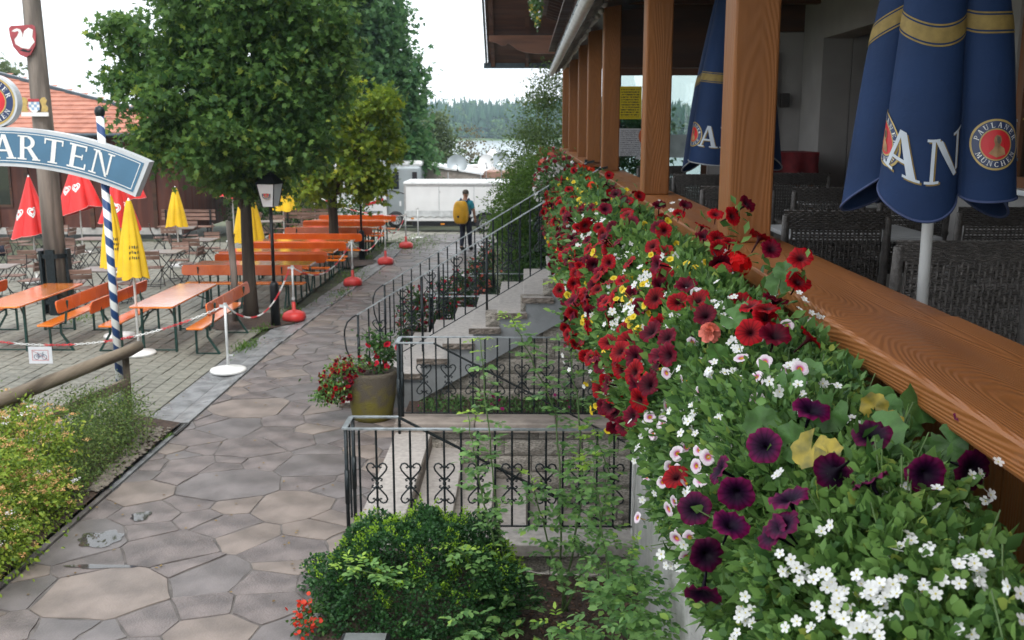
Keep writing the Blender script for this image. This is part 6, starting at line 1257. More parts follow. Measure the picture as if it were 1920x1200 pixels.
def plant(label, name, kind, meshes, part, y0, y1, share, lm, tmpl, lsz, fsz=(1, 1), extra=0, cl=1, view=.4, out=.012, wide=1., stems=0, tr=(-.15, 1.25)):
    t = thing(name, label, 'flowering plant', (.68, (y0 + y1) / 2, 2.6), 0, 'plants in the flower boxes'); b = np.array([.68, (y0 + y1) / 2, 2.6])
    ym = (y0 + y1) / 2; s = lsz * (1 + .1 * max(0, ym - 2)); n = int(share * (y1 - y0) * 1.35 * 3.2 / (.30 * s * s)); n = min(n, 17000)
    P_, N = mass(n, y0 - .08, y1 + .08, tr=tr); leaves('foliage', P_ - b, N + rng.normal(0, .55, N.shape) + [0, 0, .1], s * rng.uniform(.6, 1.35, n), lm, t, tmpl, up=N, roll=.7, wide=wide)
    if stems:
        m_ = MB(); Q, N2 = mass(stems, y0, y1, .02)
        for q, nn in zip(Q, N2): e = Vector(q - b) + Vector(nn).normalized() * random.uniform(.02, .07); m_.tube([tuple(Vector(q - b) - Vector(nn).normalized() * .12), tuple(Vector(q - b)), tuple(e + Vector((0, 0, .01)))], .0016, 4, False)
        m_.build('stems', M['stem'], t, kind='stuff')
    pts = []
    for i, p in enumerate(FL[kind]):
        if y0 <= p[1] < y1 and not used[kind][i]: used[kind][i] = True; pts.append((p, True))
    if extra:
        Q, _ = mass(extra, y0, y1, .005, (-.1, .6) if kind == 'red' and y0 > 3.5 else (-.1, 1.))
        if pts and kind == 'red':                                  # flowers come in bunches round the leading ones
            c0_ = np.array([p for p, m in pts]); half = extra // 2; Q[:half] = c0_[rng.integers(0, len(c0_), half)] + rng.normal(0, .05, (half, 3)) * [.5, 1.6, 1.2]
        Q = Q[Q[:, 0] < .82]
        pts += [(tuple(q), False) for q in Q]
    if pts:
        c_ = np.repeat(np.array([p for p, m in pts]), 9, 0); c_ = c_ + rng.normal(0, .022 * (1 + .08 * ym), c_.shape); c_ = c_ + [.035, .03, -.015]; c_ = c_[c_[:, 0] < .86]; leaves('flower_foliage', c_ - b, rng.normal(0, .7, c_.shape) + [-.4, -.3, .2], s * rng.uniform(.7, 1.2, len(c_)), lm, t, tmpl, wide=wide)
    for p, main in pts:
        for c in range(cl if main else max(1, cl - 1)):
            nn = Vector(nml(p)).normalized(); o = obj(part, random.choice(meshes), None, t); q = Vector(p) - Vector(b) + nn * out
            if c: q += Vector(rng.normal(0, .016, 3)) * (1 + .1 * ym)
            o.location = q; o.scale = [random.uniform(*fsz)] * 3; orient(o, nn, .3 if main and kind != 'pur' else .6, view)
    return t
M['stem'] = mat('green_stem', (.08, .14, .04), .6, .2, 10)
plant('white bacopa with round light green leaves nearest the camera, lower right corner', 'bacopa_plant', 'wht', BAC, 'blossom', .85, 1.8, .85, LBA, LEAF_OVAL, .021, (.9, 1.15), 40, 3, .5, wide=1.5, stems=60)
plant('petunia with large dark purple flowers in the nearest flower box', 'purple_petunia_plant', 'pur', PUR, 'flower', 1.7, 2.3, .75, LB_, LEAF_NARROW, .042, (.8, 1.0), 0, 1, .45, .045, 1.5, stems=60)
plant('pale pink bell flowers with magenta eyes spilling over the near box', 'pink_calibrachoa_plant', 'pnk', CALP, 'flower', 2.2, 3.36, .62, LC_, LEAF_NARROW, .024, (1., 1.2), 34, 1, .55, .018, 1.5, stems=50)
plant('white bacopa among the dark red petunias in the middle of the boxes', 'bacopa_plant', 'wht', BAC, 'blossom', 1.8, 3.4, .3, LBA, LEAF_OVAL, .022, (1., 1.3), 36, 3, .5, .02, 1.3)
plant('petunia with velvety dark red flowers beside the coral blossom', 'red_petunia_plant', 'red', PET, 'flower', 2.5, 3.6, .6, LB_, LEAF_NARROW, .04, (1., 1.25), 12, 1, .5, .05, 1.5, stems=60)
plant('yellow bell flowers in the fresh green middle of the boxes', 'yellow_calibrachoa_plant', 'yel', CALY, 'flower', 3.2, 5.2, .7, LB_, LEAF_NARROW, .04, (.95, 1.25), 26, 2, .45, .018, 1.4, stems=60)
plant('white bacopa trailing on the path side of the middle boxes', 'bacopa_plant', 'wht', BAC, 'blossom', 3.4, 8, .16, LBA, LEAF_OVAL, .026, (1.2, 1.8), 90, 3, .45, .02, 1.3)
plant('dark red petunia hanging on the path side of the middle boxes', 'red_petunia_plant', 'red', PET, 'flower', 3.6, 6.2, .45, LB_, LEAF_NARROW, .042, (.95, 1.25), 120, 1, .45, .045, 1.5, stems=80)
plant('yellow bell flowers in the farther boxes before the stairs', 'yellow_calibrachoa_plant', 'yel', CALY, 'flower', 5.2, 12.6, .4, LB_, LEAF_OVAL, .034, (1.1, 1.8), 75, 2, .4, .02, 1.)
plant('dark red petunia filling the farther boxes up to the stairs', 'red_petunia_plant', 'red', PET, 'flower', 6.2, 13., .5, LC_, LEAF_OVAL, .034, (.95, 1.3), 260, 1, .4, .03)
def geranium(label, idx, mesh, heads):
    t = thing('geranium', label, 'flowering plant', (.7, idx[0][1], 2.7), 0, 'geraniums in the flower boxes'); b = Vector((.7, idx[0][1], 2.7))
    for p in idx:
        m_ = MB().tube([Vector((.72, p[1], 2.6)) - b, Vector(p) - b], .004, 5); m_.build('flower_stalk', M['stem'], t)
        for q in ([Vector(p)] if heads == 1 else [Vector(p), Vector(p) + Vector((.03, .02, .03))]):
            o = obj('flower_head', mesh, None, t, q - b + Vector((0, 0, .03))); o.rotation_euler = (R(30), R(-20), random.random() * 6); s_ = 1.15 if p[1] < 6 else 1.6; o.scale = (s_, s_, s_)
    return t
G_ = FL['ger']; near = [p for p in G_ if p[1] < 6]; far = [p for p in G_ if p[1] >= 6]
geranium('bright red geranium head by the rail near the wooden post', near, GERH, 1); geranium('orange red geranium heads at the far end before the stairs', far, GERO, 1); geranium('single coral pink blossom among the dark red petunias', FL['coral'], CORH, 1)
lt = thing('geranium_foliage', 'geranium with large round scalloped leaves beneath the rail, some yellow', 'plant', (.7, 2.3, 2.6)); b = Vector((.7, 2.3, 2.6))
for i, p in enumerate(FL['leaf'] + [(.78 + .1 * random.random(), random.uniform(1.9, 3.3), random.uniform(2.7, 2.86)) for _ in range(26)]):
    m_ = MB().tube([Vector((.74, p[1] + .02, 2.6)) - b, Vector(p) - b], .0025, 4); m_.build('leaf_stalk', M['stem'], lt)
    o = obj('round_leaf', GLM[1 if i in (3, 6, 7, 8, 22) else 0], None, lt, Vector(p) - b + Vector(nml(p)).normalized() * .03); orient(o, (-.5, -.5, .9), .35, .3); o.scale = [random.uniform(.75, 1.15)] * 3
# second run of boxes beyond the stairs and the balcony box, told apart only as masses
def farmass(label, pts_fn, n, ls, blooms):
    P_, N, b = pts_fn(n); t = thing('flower_mass', label, 'flowering plant', tuple(b)); leaves('foliage', P_ - b, N + rng.normal(0, .6, N.shape), ls * rng.uniform(.6, 1.4, len(P_)), LC_, t, LEAF_OVAL)
    for nm, k_, mt, s, fl in blooms:
        Q, N2, _ = pts_fn(k_); sel = fl(Q); Q, N2 = Q[sel], N2[sel]; leaves(nm, Q - b + nrm(N2) * .03, N2 + rng.normal(0, .5, N2.shape), s * rng.uniform(.7, 1.2, len(Q)), mt, t, LEAF_OVAL, wide=1.9)
fm = lambda nm, a, b: leafmat(nm, a, b, .6, .15)
f_w, f_r, f_o, f_y, f_p = fm('white_bloom', (.62, .6, .6), (.74, .72, .72)), fm('crimson_bloom', (.16, .008, .02), (.36, .015, .03)), fm('orange_bloom', (.55, .05, .03), (.7, .2, .14)), fm('yellow_bloom', (.55, .38, .02), (.7, .55, .06)), fm('magenta_bloom', (.3, .01, .1), (.45, .03, .2))
def run2(n): P_, N = mass(n, 16.5, 26.2); P_[:, 0] = .1 + (P_[:, 0] - .1) * 1.0 - .06; return P_, N, np.array([.6, 21, 2.5])
farmass('white and crimson flowers in the boxes beyond the stairs', run2, 9000, .07, [('white_blossoms', 2600, f_w, .06, lambda Q: Q[:, 2] < 2.75 + .15 * np.sin(Q[:, 1] * 2)), ('crimson_blossoms', 900, f_r, .08, lambda Q: Q[:, 2] > 2.45), ('orange_blossoms', 120, f_o, .1, lambda Q: Q[:, 2] > 2.75)])
def balc(n):
    Y = rng.uniform(18, 25.6, n); A = rng.uniform(2.2, 4.4, n); s = 1 - .5 * rng.random(n) ** 1.6 + .15 * np.sin(Y * 5); P_ = np.stack([.42 + .28 * s * np.cos(A), Y, 6.75 + .75 * s * np.sin(A)], 1); P_[:, 2] += .25 * np.sin(Y * 3.1); return P_, np.stack([np.cos(A), 0 * A, np.sin(A)], 1), np.array([.4, 21, 6.7])
farmass('hanging flowers on the upper balcony under the gable roof', balc, 7000, .075, [('yellow_blossoms', 700, f_y, .06, lambda Q: Q[:, 0] < .5), ('white_blossoms', 300, f_w, .06, lambda Q: Q[:, 2] < 6.4), ('magenta_blossoms', 200, f_p, .07, lambda Q: Q[:, 2] > 6.7)])
# little pink flowers in the strip behind the middle guard
def strip_(n): P_ = np.stack([rng.uniform(-1.3, .9, n), rng.uniform(11.78, 12.45, n), .07 + .08 * rng.random(n)], 1); return P_, np.tile([0, -.2, 1.], (n, 1)), np.array([-.2, 12.2, .1])
farmass('low green plants with magenta flowers behind the middle guard rail', strip_, 1500, .045, [('magenta_blossoms', 60, f_p, .05, lambda Q: np.abs(np.sin(Q[:, 0] * 3.3)) > .75)])
# ------------------------------------------------------------ potted plants by the stairs
mossy, n_, l_, b_ = base('mossy_concrete'); tc = n_.new('ShaderNodeTexCoord'); sp = n_.new('ShaderNodeSeparateXYZ'); l_.new(tc.outputs['Object'], sp.inputs[0]); nz = n_.new('ShaderNodeTexNoise'); nz.inputs['Scale'].default_value = 7; nz.inputs['Detail'].default_value = 5; l_.new(tc.outputs['Object'], nz.inputs['Vector'])
k_ = mth_(n_, l_, 'ADD', nz.outputs['Fac'], mth_(n_, l_, 'MULTIPLY', sp.outputs[2], -.75)); rp = n_.new('ShaderNodeValToRGB'); e = rp.color_ramp.elements; e[0].position = .12; e[0].color = (.085, .07, .052, 1); e[1].position = .42; e[1].color = (.14, .118, .016, 1); l_.new(k_, rp.inputs[0]); l_.new(rp.outputs[0], b_.inputs['Base Color']); b_.inputs['Roughness'].default_value = .9
n3 = n_.new('ShaderNodeTexNoise'); n3.inputs['Scale'].default_value = 60; bpn = n_.new('ShaderNodeBump'); bpn.inputs['Strength'].default_value = .8; bpn.inputs['Distance'].default_value = .02; l_.new(n3.outputs['Fac'], bpn.inputs['Height']); l_.new(tc.outputs['Object'], n3.inputs['Vector']); l_.new(bpn.outputs[0], b_.inputs['Normal'])
pot = thing('concrete_planter', 'tapered mossy concrete tub at the foot of the main stairs', 'planter', (-1.86, 11.95, 0))
MB().lathe([(.23, 0), (.25, .05), (.285, .3), (.315, .56), (.315, .6), (.27, .6), (.26, .5)], 36, cap=True).build('tub', mossy, pot, True); MB().lathe([(.26, .53), (.15, .56), (.02, .57)], 20).build('potting_soil', M['soil'], pot)
def potplant(label, ctr, lobes, nleaf, ls, blooms, lm=L_SHRUB):
    bush_ = thing('potted_flowers', label, 'flowering plant', ctr); P_, D_ = clumps(lobes, nleaf, .05, .3); leaves('foliage', P_ - np.array(ctr), D_, ls * rng.uniform(.7, 1.3, len(P_)), lm, bush_, LEAF_OVAL)
    m_ = MB(); 
    for l in lobes: m_.tube([(0, 0, 0), (l[0] - ctr[0], l[1] - ctr[1], l[2] - ctr[2])], .008, 5)
    m_.build('stems', M['stem'], bush_, kind='stuff')
    for (lb, n, mt, s, mesh) in blooms:
        Q, D2 = clumps([(*l[:6], max(4, int(n * l[6] / 30))) for l in lobes], 1.2, .02, .9); Q = Q - np.array(ctr)
        if mesh:
            for q, d in list(zip(Q, D2))[:n]: o = obj('flower', random.choice(mesh), None, bush_, tuple(q)); orient(o, tuple(d), .4, .6); o.scale = (s, s, s)
        else: leaves(lb, Q, D2, s, mt, bush_, LEAF_OVAL, wide=1.8)
    return bush_
PETR = [setm(petunia_mesh(.036, 1., .1), flowermat('scarlet_flower', [(0, (.3, .01, .03)), (1., (.66, .015, .04))], .036, 5, .1, .1))]
potplant('purple red petunias hanging over the left side of the mossy tub', (-2.0, 11.9, .56), [(-2.24, 11.75, .5, .22, .24, .24, 44), (-2.08, 11.8, .68, .22, .24, .13, 30), (-2.33, 11.7, .36, .16, .2, .18, 30)], 16, .04, [('b', 170, None, .8, PET)], LB_)
potplant('upright plant with bright red flowers in the mossy tub', (-1.78, 11.95, .56), [(-1.76, 11.95, .95, .16, .16, .2, 24), (-1.66, 11.95, .78, .14, .14, .14, 16), (-1.78, 11.95, .68, .12, .12, .12, 12)], 12, .055, [('b', 14, None, 1.1, PETR)], L_SHRUB)
tubm = mat('dark_tub', (.06, .045, .035), .7, .2, 6)
for i, (x, y, h, lb, col) in enumerate(((-1.75, 15.75, .35, 'dark red', 0), (-1.35, 16.3, .4, 'scarlet', 1), (-1.1, 17.2, .45, 'red and white', 1), (-.95, 18.9, .4, 'orange', 2), (-.8, 20.4, .5, 'salmon', 2))):
    o = thing('flower_tub', f'dark round tub under the {lb} flowers beyond the stairs', 'planter', (x, y, 0)); MB().lathe([(.15, 0), (.2, h), (.17, h), (.16, h - .05)], 20).build('tub', tubm, o, True); MB().lathe([(.165, h - .06), (.02, h - .03)], 16).build('potting_soil', M['soil'], o)
    potplant(f'{lb} flowering plant in the tub beyond the main stairs', (x, y, h - .05), [(x, y, h + .22, .3, .3, .26, 40), (x + .05, y, h + .5, .2, .2, .2, 22), (x - .1, y - .1, h - .02, .26, .2, .14, 20)], 12, .055, [('blossoms', 60, (f_r, leafmat('scarlet_bloom', (.4, .01, .03), (.6, .03, .06), .5, .15) if i < 2 else f_r, f_o)[col], .065, None)] + ([('white_blossoms', 20, f_w, .08, None)] if i == 2 else []))
# ------------------------------------------------------------ foreground: boxwood, roses, shrubs
bw = thing('boxwood_bush', 'dense clipped boxwood bush with yellow green tips in the foreground', 'bush', (-.8, 7.25, -.1)); b = np.array([-.8, 7.25, -.1])
def dome(n, thick): 
    d = rdir(n); d[:, 2] = np.abs(d[:, 2]) * 1.1 - .12; d = nrm(d); s = 1 - rng.random(n) ** 1.7 * thick + .3 * np.array([noise.noise((q[0] * 3.2, q[1] * 3.2, q[2] * 3.2)) for q in d]) + .10 * np.array([noise.noise((q[0] * 9, q[1] * 9, q[2] * 9)) for q in d])
    return d * s[:, None] * [.82, .74, .58] * np.stack([1 - .18 * np.clip(d[:, 2], 0, 1)] * 2 + [np.ones(n)], 1), d
P_, D_ = dome(34000, .2); leaves('foliage', P_ + [0, 0, .1], D_ + rng.normal(0, .7, D_.shape), .027 * rng.uniform(.7, 1.3, len(P_)), leafmat('boxwood_leaf', (.014, .052, .018), (.042, .115, .032), .4, .22), bw, LEAF_DIAMOND, wide=1.2)
T_, D2 = dome(800, .0); keep = (D2[:, 2] > .3) & (np.array([noise.noise((q[0] * 4, q[1] * 4, q[2] * 4 + 7)) for q in D2]) > -.12); T_, D2 = T_[keep], D2[keep]; Q = np.repeat(T_, 16, 0) + rng.normal(0, .012, (len(T_) * 16, 3)); h_ = np.tile(np.linspace(-.02, .05, 16), len(T_)); Q = Q + np.repeat(nrm(D2 + [0, 0, .8]), 16, 0) * h_[:, None]
leaves('new_growth', Q + [0, 0, .1], np.repeat(D2, 16, 0) + rng.normal(0, .6, Q.shape) + [0, 0, .6], .02 * rng.uniform(.7, 1.2, len(Q)), leafmat('boxwood_tip', (.14, .28, .02), (.30, .48, .05), .4, .4), bw, LEAF_DIAMOND, wide=1.2)
MB().tube([(0, 0, -.1), (.02, 0, .2), (0, 0, .55)], [.04, .03, .015], 7).build('stem', M['bark'], bw)
RL = leafmat('rose_leaf', (.075, .18, .058), (.22, .39, .12), .4, .36, c0=(.34, .5, .1)); RY = leafmat('young_rose_leaf', (.2, .36, .05), (.36, .52, .09), .4, .4)
def rose(label, base_, canes, low):
    t = thing('rose_bush', label, 'rose bush', base_); b = Vector(base_); Ps, Ds, Ss, Py, Dy, Sy = [], [], [], [], [], []
    for i, pts in enumerate(canes):
        pts = [Vector(p) - b for p in pts]; sm = []
        for a in range(len(pts) - 1):
            for u in range(6): sm.append(pts[a].lerp(pts[a + 1], u / 6) + Vector(rng.normal(0, .006, 3)))
        sm.append(pts[-1]); MB().tube(sm, list(np.linspace(.010, .004, len(sm))), 6).build('cane', M['stem'], t, True); n = len(sm)
        for j in range(3, n):
            u = j / n
            for _ in range(3 if u > .3 else 1):
                d = Vector(rng.normal(0, 1, 3)); d.z = abs(d.z) * .3 + .1; d.normalize(); L = random.uniform(.07, .13) * (1.15 - .5 * max(0, u - .6)); side_ = d.cross(Vector((0, 0, 1))).normalized()
                for q in range(5):
                    w_ = (.45, .45, .75, .75, 1.)[q]; sd = (-1, 1, -1, 1, 0)[q]; p = sm[j] + d * L * w_ - Vector((0, 0, .03 * w_ * w_)); dd = d * (.5 if sd else 1) + side_ * sd * .9 + Vector((0, 0, -.15)); tgt = (Py, Dy, Sy) if u > .86 else (Ps, Ds, Ss)
                    tgt[0].append(tuple(p)); tgt[1].append(tuple(dd)); tgt[2].append(random.uniform(.045, .07) * (.8 if u > .86 else 1))
    for (cx, cyy, cz, r_, n) in low:
        for _ in range(n):
            p = Vector((cx, cyy, cz)) - b + Vector(rng.normal(0, r_ * .55, 3)) * 1.0; d = Vector(rng.normal(0, 1, 3)); d.z *= .35; d.normalize(); side_ = d.cross(Vector((0, 0, 1))).normalized()
            for q in range(5):
                w_ = (.45, .45, .75, .75, 1.)[q]; sd = (-1, 1, -1, 1, 0)[q]; Ps.append(tuple(p + d * .1 * w_)); Ds.append(tuple(d * (.5 if sd else 1) + side_ * sd * .9 + Vector((0, 0, -.15)))); Ss.append(random.uniform(.045, .072))
    leaves('foliage', Ps, Ds, np.array(Ss), RL, t, LEAF_OVAL, roll=.25, wide=1.15)
    if Py: leaves('young_leaves', Py, Dy, np.array(Sy), RY, t, LEAF_OVAL, roll=.3)
    return t
rose('tall rose bush with long canes before the heart scroll guard', (-.1, 7.2, -.2), [[(-.1, 7.2, -.2), (-.2, 7.3, .6), (-.28, 7.35, 1.3), (-.33, 7.4, 1.95)], [(-.1, 7.2, -.2), (-.25, 7.2, .5), (-.36, 7.2, 1.0), (-.42, 7.2, 1.42)], [(-.05, 7.2, -.2), (-.5, 6.9, .2), (-.95, 6.7, .35), (-1.25, 6.6, .5)], [(-.1, 7.2, -.2), (-.3, 7.0, .25), (-.5, 6.8, .55)]],
     [(-.35, 7.0, .2, .22, 26), (-.35, 6.5, .02, .3, 40), (.0, 6.9, .05, .25, 24)])
rose('rose bush with the highest arching canes beside the flower mass', (.3, 7.4, -.25), [[(.3, 7.4, -.25), (.28, 7.5, .6), (.25, 7.6, 1.3), (.05, 7.6, 1.75), (-.12, 7.6, 2.1)], [(.3, 7.4, -.25), (.45, 7.5, .7), (.42, 7.6, 1.4), (.33, 7.7, 1.9), (.28, 7.7, 2.35)], [(.35, 7.4, -.25), (.15, 7.3, .5), (.05, 7.2, .95)], [(.3, 7.4, -.25), (.55, 7.2, .4), (.62, 7.1, 1.0), (.5, 7.1, 1.35)]],
     [(.4, 7.3, .75, .22, 34), (.5, 7.2, .3, .26, 44), (.2, 7.2, .45, .2, 18)])
rose('leafy rose bush at the foot of the plaster wall', (.6, 6.2, -.28), [[(.6, 6.2, -.28), (.58, 6.3, .4), (.5, 6.3, 1.0), (.45, 6.4, 1.35)], [(.6, 6.2, -.28), (.7, 6.0, .4), (.66, 5.9, .95)], [(.6, 6.2, -.28), (.4, 6.0, .2), (.2, 5.8, .5)]],
     [(.62, 6.1, .55, .2, 56), (.58, 6.2, .1, .28, 46), (.72, 5.6, .6, .18, 50), (.3, 6.0, -.05, .25, 24)])
rose('low rose shoots in the mulch at the bottom edge', (-.1, 5.9, -.2), [[(-.1, 5.9, -.2), (-.3, 5.9, .1), (-.6, 5.95, .25)], [(-.1, 5.9, -.2), (.1, 5.9, .1), (.2, 5.9, .3)]], [(-.4, 5.95, .0, .26, 50), (.05, 5.9, -.08, .22, 22)])
RB = thing('begonia', 'small orange red begonias at the left foot of the boxwood', 'flowering plant', (-1.5, 6.6, 0)); P_, D_ = clumps([(-1.5, 6.62, .1, .1, .25, .12, 30)], 8, .03, .2); leaves('foliage', P_ - [-1.5, 6.6, 0], D_, .04, L_SHRUB, RB, LEAF_OVAL); P_, D_ = clumps([(-1.52, 6.55, .14, .09, .24, .1, 30)], 2, .03, .5); leaves('blossoms', P_ - [-1.5, 6.6, 0], D_ + [0, 0, .6], .035, leafmat('begonia_bloom', (.42, .025, .01), (.55, .05, .02), .5, .2), RB, LEAF_OVAL, wide=1.8)
fl = thing('ground_floodlight', 'small black framed floodlight lying at the bottom edge by the boxwood', 'floodlight', (-1.08, 6.33, .0)); MB().b2((-.17, -.1, .05), (.17, .1, .09)).build('housing', M['blackiron'], fl, bevel=.02); MB().b2((-.14, -.075, .0905), (.14, .075, .095)).build('lens', mat('floodlight_lens', (.16, .17, .17), .15), fl); MB().b2((-.02, -.02, -.1), (.02, .02, .049)).build('stake', M['blackiron'], fl)
def spirea(label, lobes, lm, heads, hm, ls, b, white=0):
    t = thing('spirea_shrub', label, 'shrub', b); P_, D_ = clumps(lobes, 18, .075, .6); P_[:, 2] = np.maximum(P_[:, 2], .06); leaves('foliage', P_ - np.array(b), D_, ls * rng.uniform(.7, 1.3, len(P_)), lm, t, LEAF_OVAL, roll=.7)
    m_ = MB()
    for l in lobes: m_.tube([(l[0] - b[0], l[1] - b[1], 0), (l[0] - b[0] + .05, l[1] - b[1], l[2])], .008, 5)
    m_.build('stems', M['bark'], t, kind='stuff')
    if heads:
        Q, D2 = clumps([(*l[:6], int(l[6] * heads)) for l in lobes], 1.2, .03, .98); up_ = (D2[:, 2] > -.1); Q = Q[up_]; wq = rng.random(len(Q)) < white
        for nm, sel, mt in (('buff_flower_heads', ~wq, hm), ('white_flower_heads', wq, f_w)):
            q = Q[sel]
            if len(q) == 0: continue
            k = 22; QQ = np.repeat(q, k, 0) + rng.normal(0, 1, (len(q) * k, 3)) * [.024, .024, .007] + [0, 0, .03]; leaves(nm, QQ - np.array(b), rng.normal(0, 1, QQ.shape) * [1, 1, .4] + [0, 0, .3], .016, mt, t, LEAF_DIAMOND, wide=1.6)
    return t
spirea('yellow green spirea with faded buff flower heads at the left edge', [(-4.75, 8.2, 0.4392, 0.6, 0.65, 0.45, 229), (-5.2, 8.8, 0.52704, 0.6, 0.6, 0.45, 202), (-4.75, 9.3, 0.4392, 0.5, 0.6, 0.405, 189), (-4.75, 7.3, 0.39528, 0.65, 0.65, 0.45, 229), (-4.5, 6.6, 0.30744, 0.5, 0.6, 0.36, 162), (-5.4, 9.9, 0.4392, 0.5, 0.6, 0.405, 135), (-4.35, 8.4, 0.2196, 0.35, 0.6, 0.234, 148), (-4.3, 7.5, 0.2196, 0.35, 0.5, 0.252, 135)], leafmat('spirea_leaf', (.07, .14, .02), (.28, .38, .05), .45, .4, c0=(.5, .5, .08)), 2.2, leafmat('faded_head', (.46, .24, .08), (.62, .42, .2), .7, .15), .04, (-4.9, 8.4, .05), .14)
spirea('fine leaved dull green shrub in front of the striped pole', [(-4.5, 10.5, 0.30744, 0.42, 0.6, 0.36, 256), (-4.45, 9.75, 0.26352, 0.35, 0.5, 0.288, 189), (-4.75, 11, 0.333792, 0.45, 0.5, 0.378, 216), (-5, 10.5, 0.35136, 0.4, 0.5, 0.342, 162), (-4.4, 9.2, 0.193248, 0.28, 0.4, 0.225, 108)], leafmat('fine_leaf', (.055, .105, .03), (.15, .215, .055), .5, .33, c0=(.26, .24, .08)), .0, None, .026, (-4.6, 10.4, .05))
# weeds in the joints
gp = []
for (x, y, n, s) in ((-4.52, 16.0, 260, .25), (-4.5, 19.0, 200, .5), (-3.95, 21.3, 150, .4), (-4.3, 27.3, 160, .25), (-4.2, 24, 250, .6), (-4.65, 17.4, 120, .2), (-3.4, 31, 900, 1.2), (-4.5, 30, 500, .9), (-8.2, 18.3, 120, .3), (-4.12, 11.1, 80, .07)):
    gp.append(np.stack([rng.normal(x, s * .35, n), rng.normal(y, s, n), np.zeros(n)], 1))
gp = np.concatenate(gp); leaves('grass_tufts', gp, rng.normal(0, .5, gp.shape) + [0, 0, 1], .05 * rng.uniform(.5, 1.6, len(gp)), L_FRESH, None, LEAF_NARROW)['label'] = 'short grass and weeds in the paving joints'
fd = rng.uniform(0, 1, (160, 3)); fd = np.stack([-4.6 + 3.2 * fd[:, 0], 7 + 14 * fd[:, 1] , .012 + 0 * fd[:, 2]], 1); leaves('fallen_leaves', fd, rng.normal(0, 1, fd.shape) * [1, 1, .05], .035, leafmat('fallen_leaf', (.12, .07, .02), (.3, .2, .05), .6, .1), None, LEAF_DIAMOND, roll=.1)['label'] = 'scattered fallen leaves on the path'
# ------------------------------------------------------------ house with tiled roof, trailer, campers, dishes
M['clay'] = mat('clay_tile', (.36, .135, .085), .7, .2, 3, .2, 20, col2=(.43, .18, .12)); M['brownwall'] = woodmat('brown_wall_board', (.075, .02, .012), (.11, .034, .02), 'Z', .6, 5., .2)
HS = thing('tiled_house', 'brown timber house with orange clay tile roof at the left', 'building', (-16, 33.4, 0))
MB().b2((-8, 0, 0), (4.6, .2, 3.2)).build('wall', M['brownwall'], HS); MB().b2((4.4, .2, 0), (4.6, 9, 3.2)).build('wall', M['brownwall'], HS); MB().b2((-8, -.03, 0), (4.63, -.001, .22)).build('plinth', M['plaster'], HS)
for x in np.arange(-7.8, 4.5, 1.05): MB().b2((x, -.07, .2), (x + .13, -.002, 3.2)).build('wall_batten', M['dark_timber'], HS)
for x in (-3.6, -1.7): 
    w_ = MB().b2((x, -.05, .9), (x + .8, -.003, 2.3)).build('window', M['dark_timber'], HS); MB().b2((x + .07, -.056, .98), (x + .73, -.051, 2.22)).build('pane', M['glass'], w_)
def rz_(y): return 3.3 + (y + .9) * .458
tl = MB(); rows = 17
for j in range(rows):
    y0 = -.9 + 5.5 * j / rows; y1 = y0 + 5.5 / rows + .03
    xr = 6.4 - 11.4 * j / rows
    n = int((xr + 9) / .15)
    tl.grid(lambda u, v: (-9 + (xr + 9) * u, y0 + (y1 - y0) * v, rz_(y0 + (y1 - y0) * v) + .045 * (1 - v) + .018 * math.sin(u * n * 3.1416 * 1.)), n, 1)
    tl.add([(-9, y0, rz_(y0) - .01), (xr, y0, rz_(y0) - .01), (xr, y0, rz_(y0) + .045), (-9, y0, rz_(y0) + .045)], [(0, 1, 2, 3)])
tl.build('roof_tiles', M['clay'], HS, kind='stuff')
MB().add([(-9, -.9, rz_(-.9) - .05), (6.4, -.9, rz_(-.9) - .05), (-5., 4.6, rz_(4.6) - .05), (-9, 4.6, rz_(4.6) - .05)], [(0, 1, 2, 3)]).build('roof_deck', M['dark_timber'], HS)
MB().add([(6.4, -.9, rz_(-.9) - .05), (6.4, 9, 3.0), (-5, 9, 4.5), (-5, 4.6, rz_(4.6) - .05)], [(0, 1, 2, 3)]).build('roof_side', M['clay'], HS)
MB().bar((6.45, -.93, rz_(-.9) + .02), (-5., 4.62, rz_(4.6) + .06), .16, .1).build('hip_cap', M['zinc'], HS); MB().tube([(-9, -.97, rz_(-.9) - .06), (6.45, -.97, rz_(-.9) - .06)], .07, 10).build('gutter', M['zinc'], HS)
MB().b2((-9, -.88, 3.16), (5.2, -.001, 3.2)).build('soffit', M['dark_timber'], HS)
bw_ = thing('beige_pavilion', 'low greyish beige pavilion wall behind the bistro tables', 'building', (-8.6, 37, -.35)); MB().b2((-2.3, 0, 0), (1.6, .2, 1.5)).build('wall', mat('beige_wall', (.3, .24, .21), .8), bw_); MB().add([(-2.5, -.4, 1.5), (1.8, -.4, 1.5), (1.8, 1.6, 1.95), (-2.5, 1.6, 1.95), (-2.5, -.4, 1.56), (1.8, -.4, 1.56), (1.8, 1.6, 2.01), (-2.5, 1.6, 2.01)], [(0, 3, 2, 1), (4, 5, 6, 7), (0, 1, 5, 4), (1, 2, 6, 5), (3, 0, 4, 7)]).build('roof', mat('felt_roof', (.16, .15, .15), .8), bw_)
bush('back_hedge', 'dark hedge behind the tall yellow umbrella', 'hedge', [(-8.2, 36, .7, 1.2, .6, .9, 120), (-6.6, 36, .6, 1.0, .6, .9, 100), (-9.8, 35.6, .7, 1.0, .6, .9, 90)], 14, .15, .11, L_SHRUB, base_=(-8, 36, -.3))
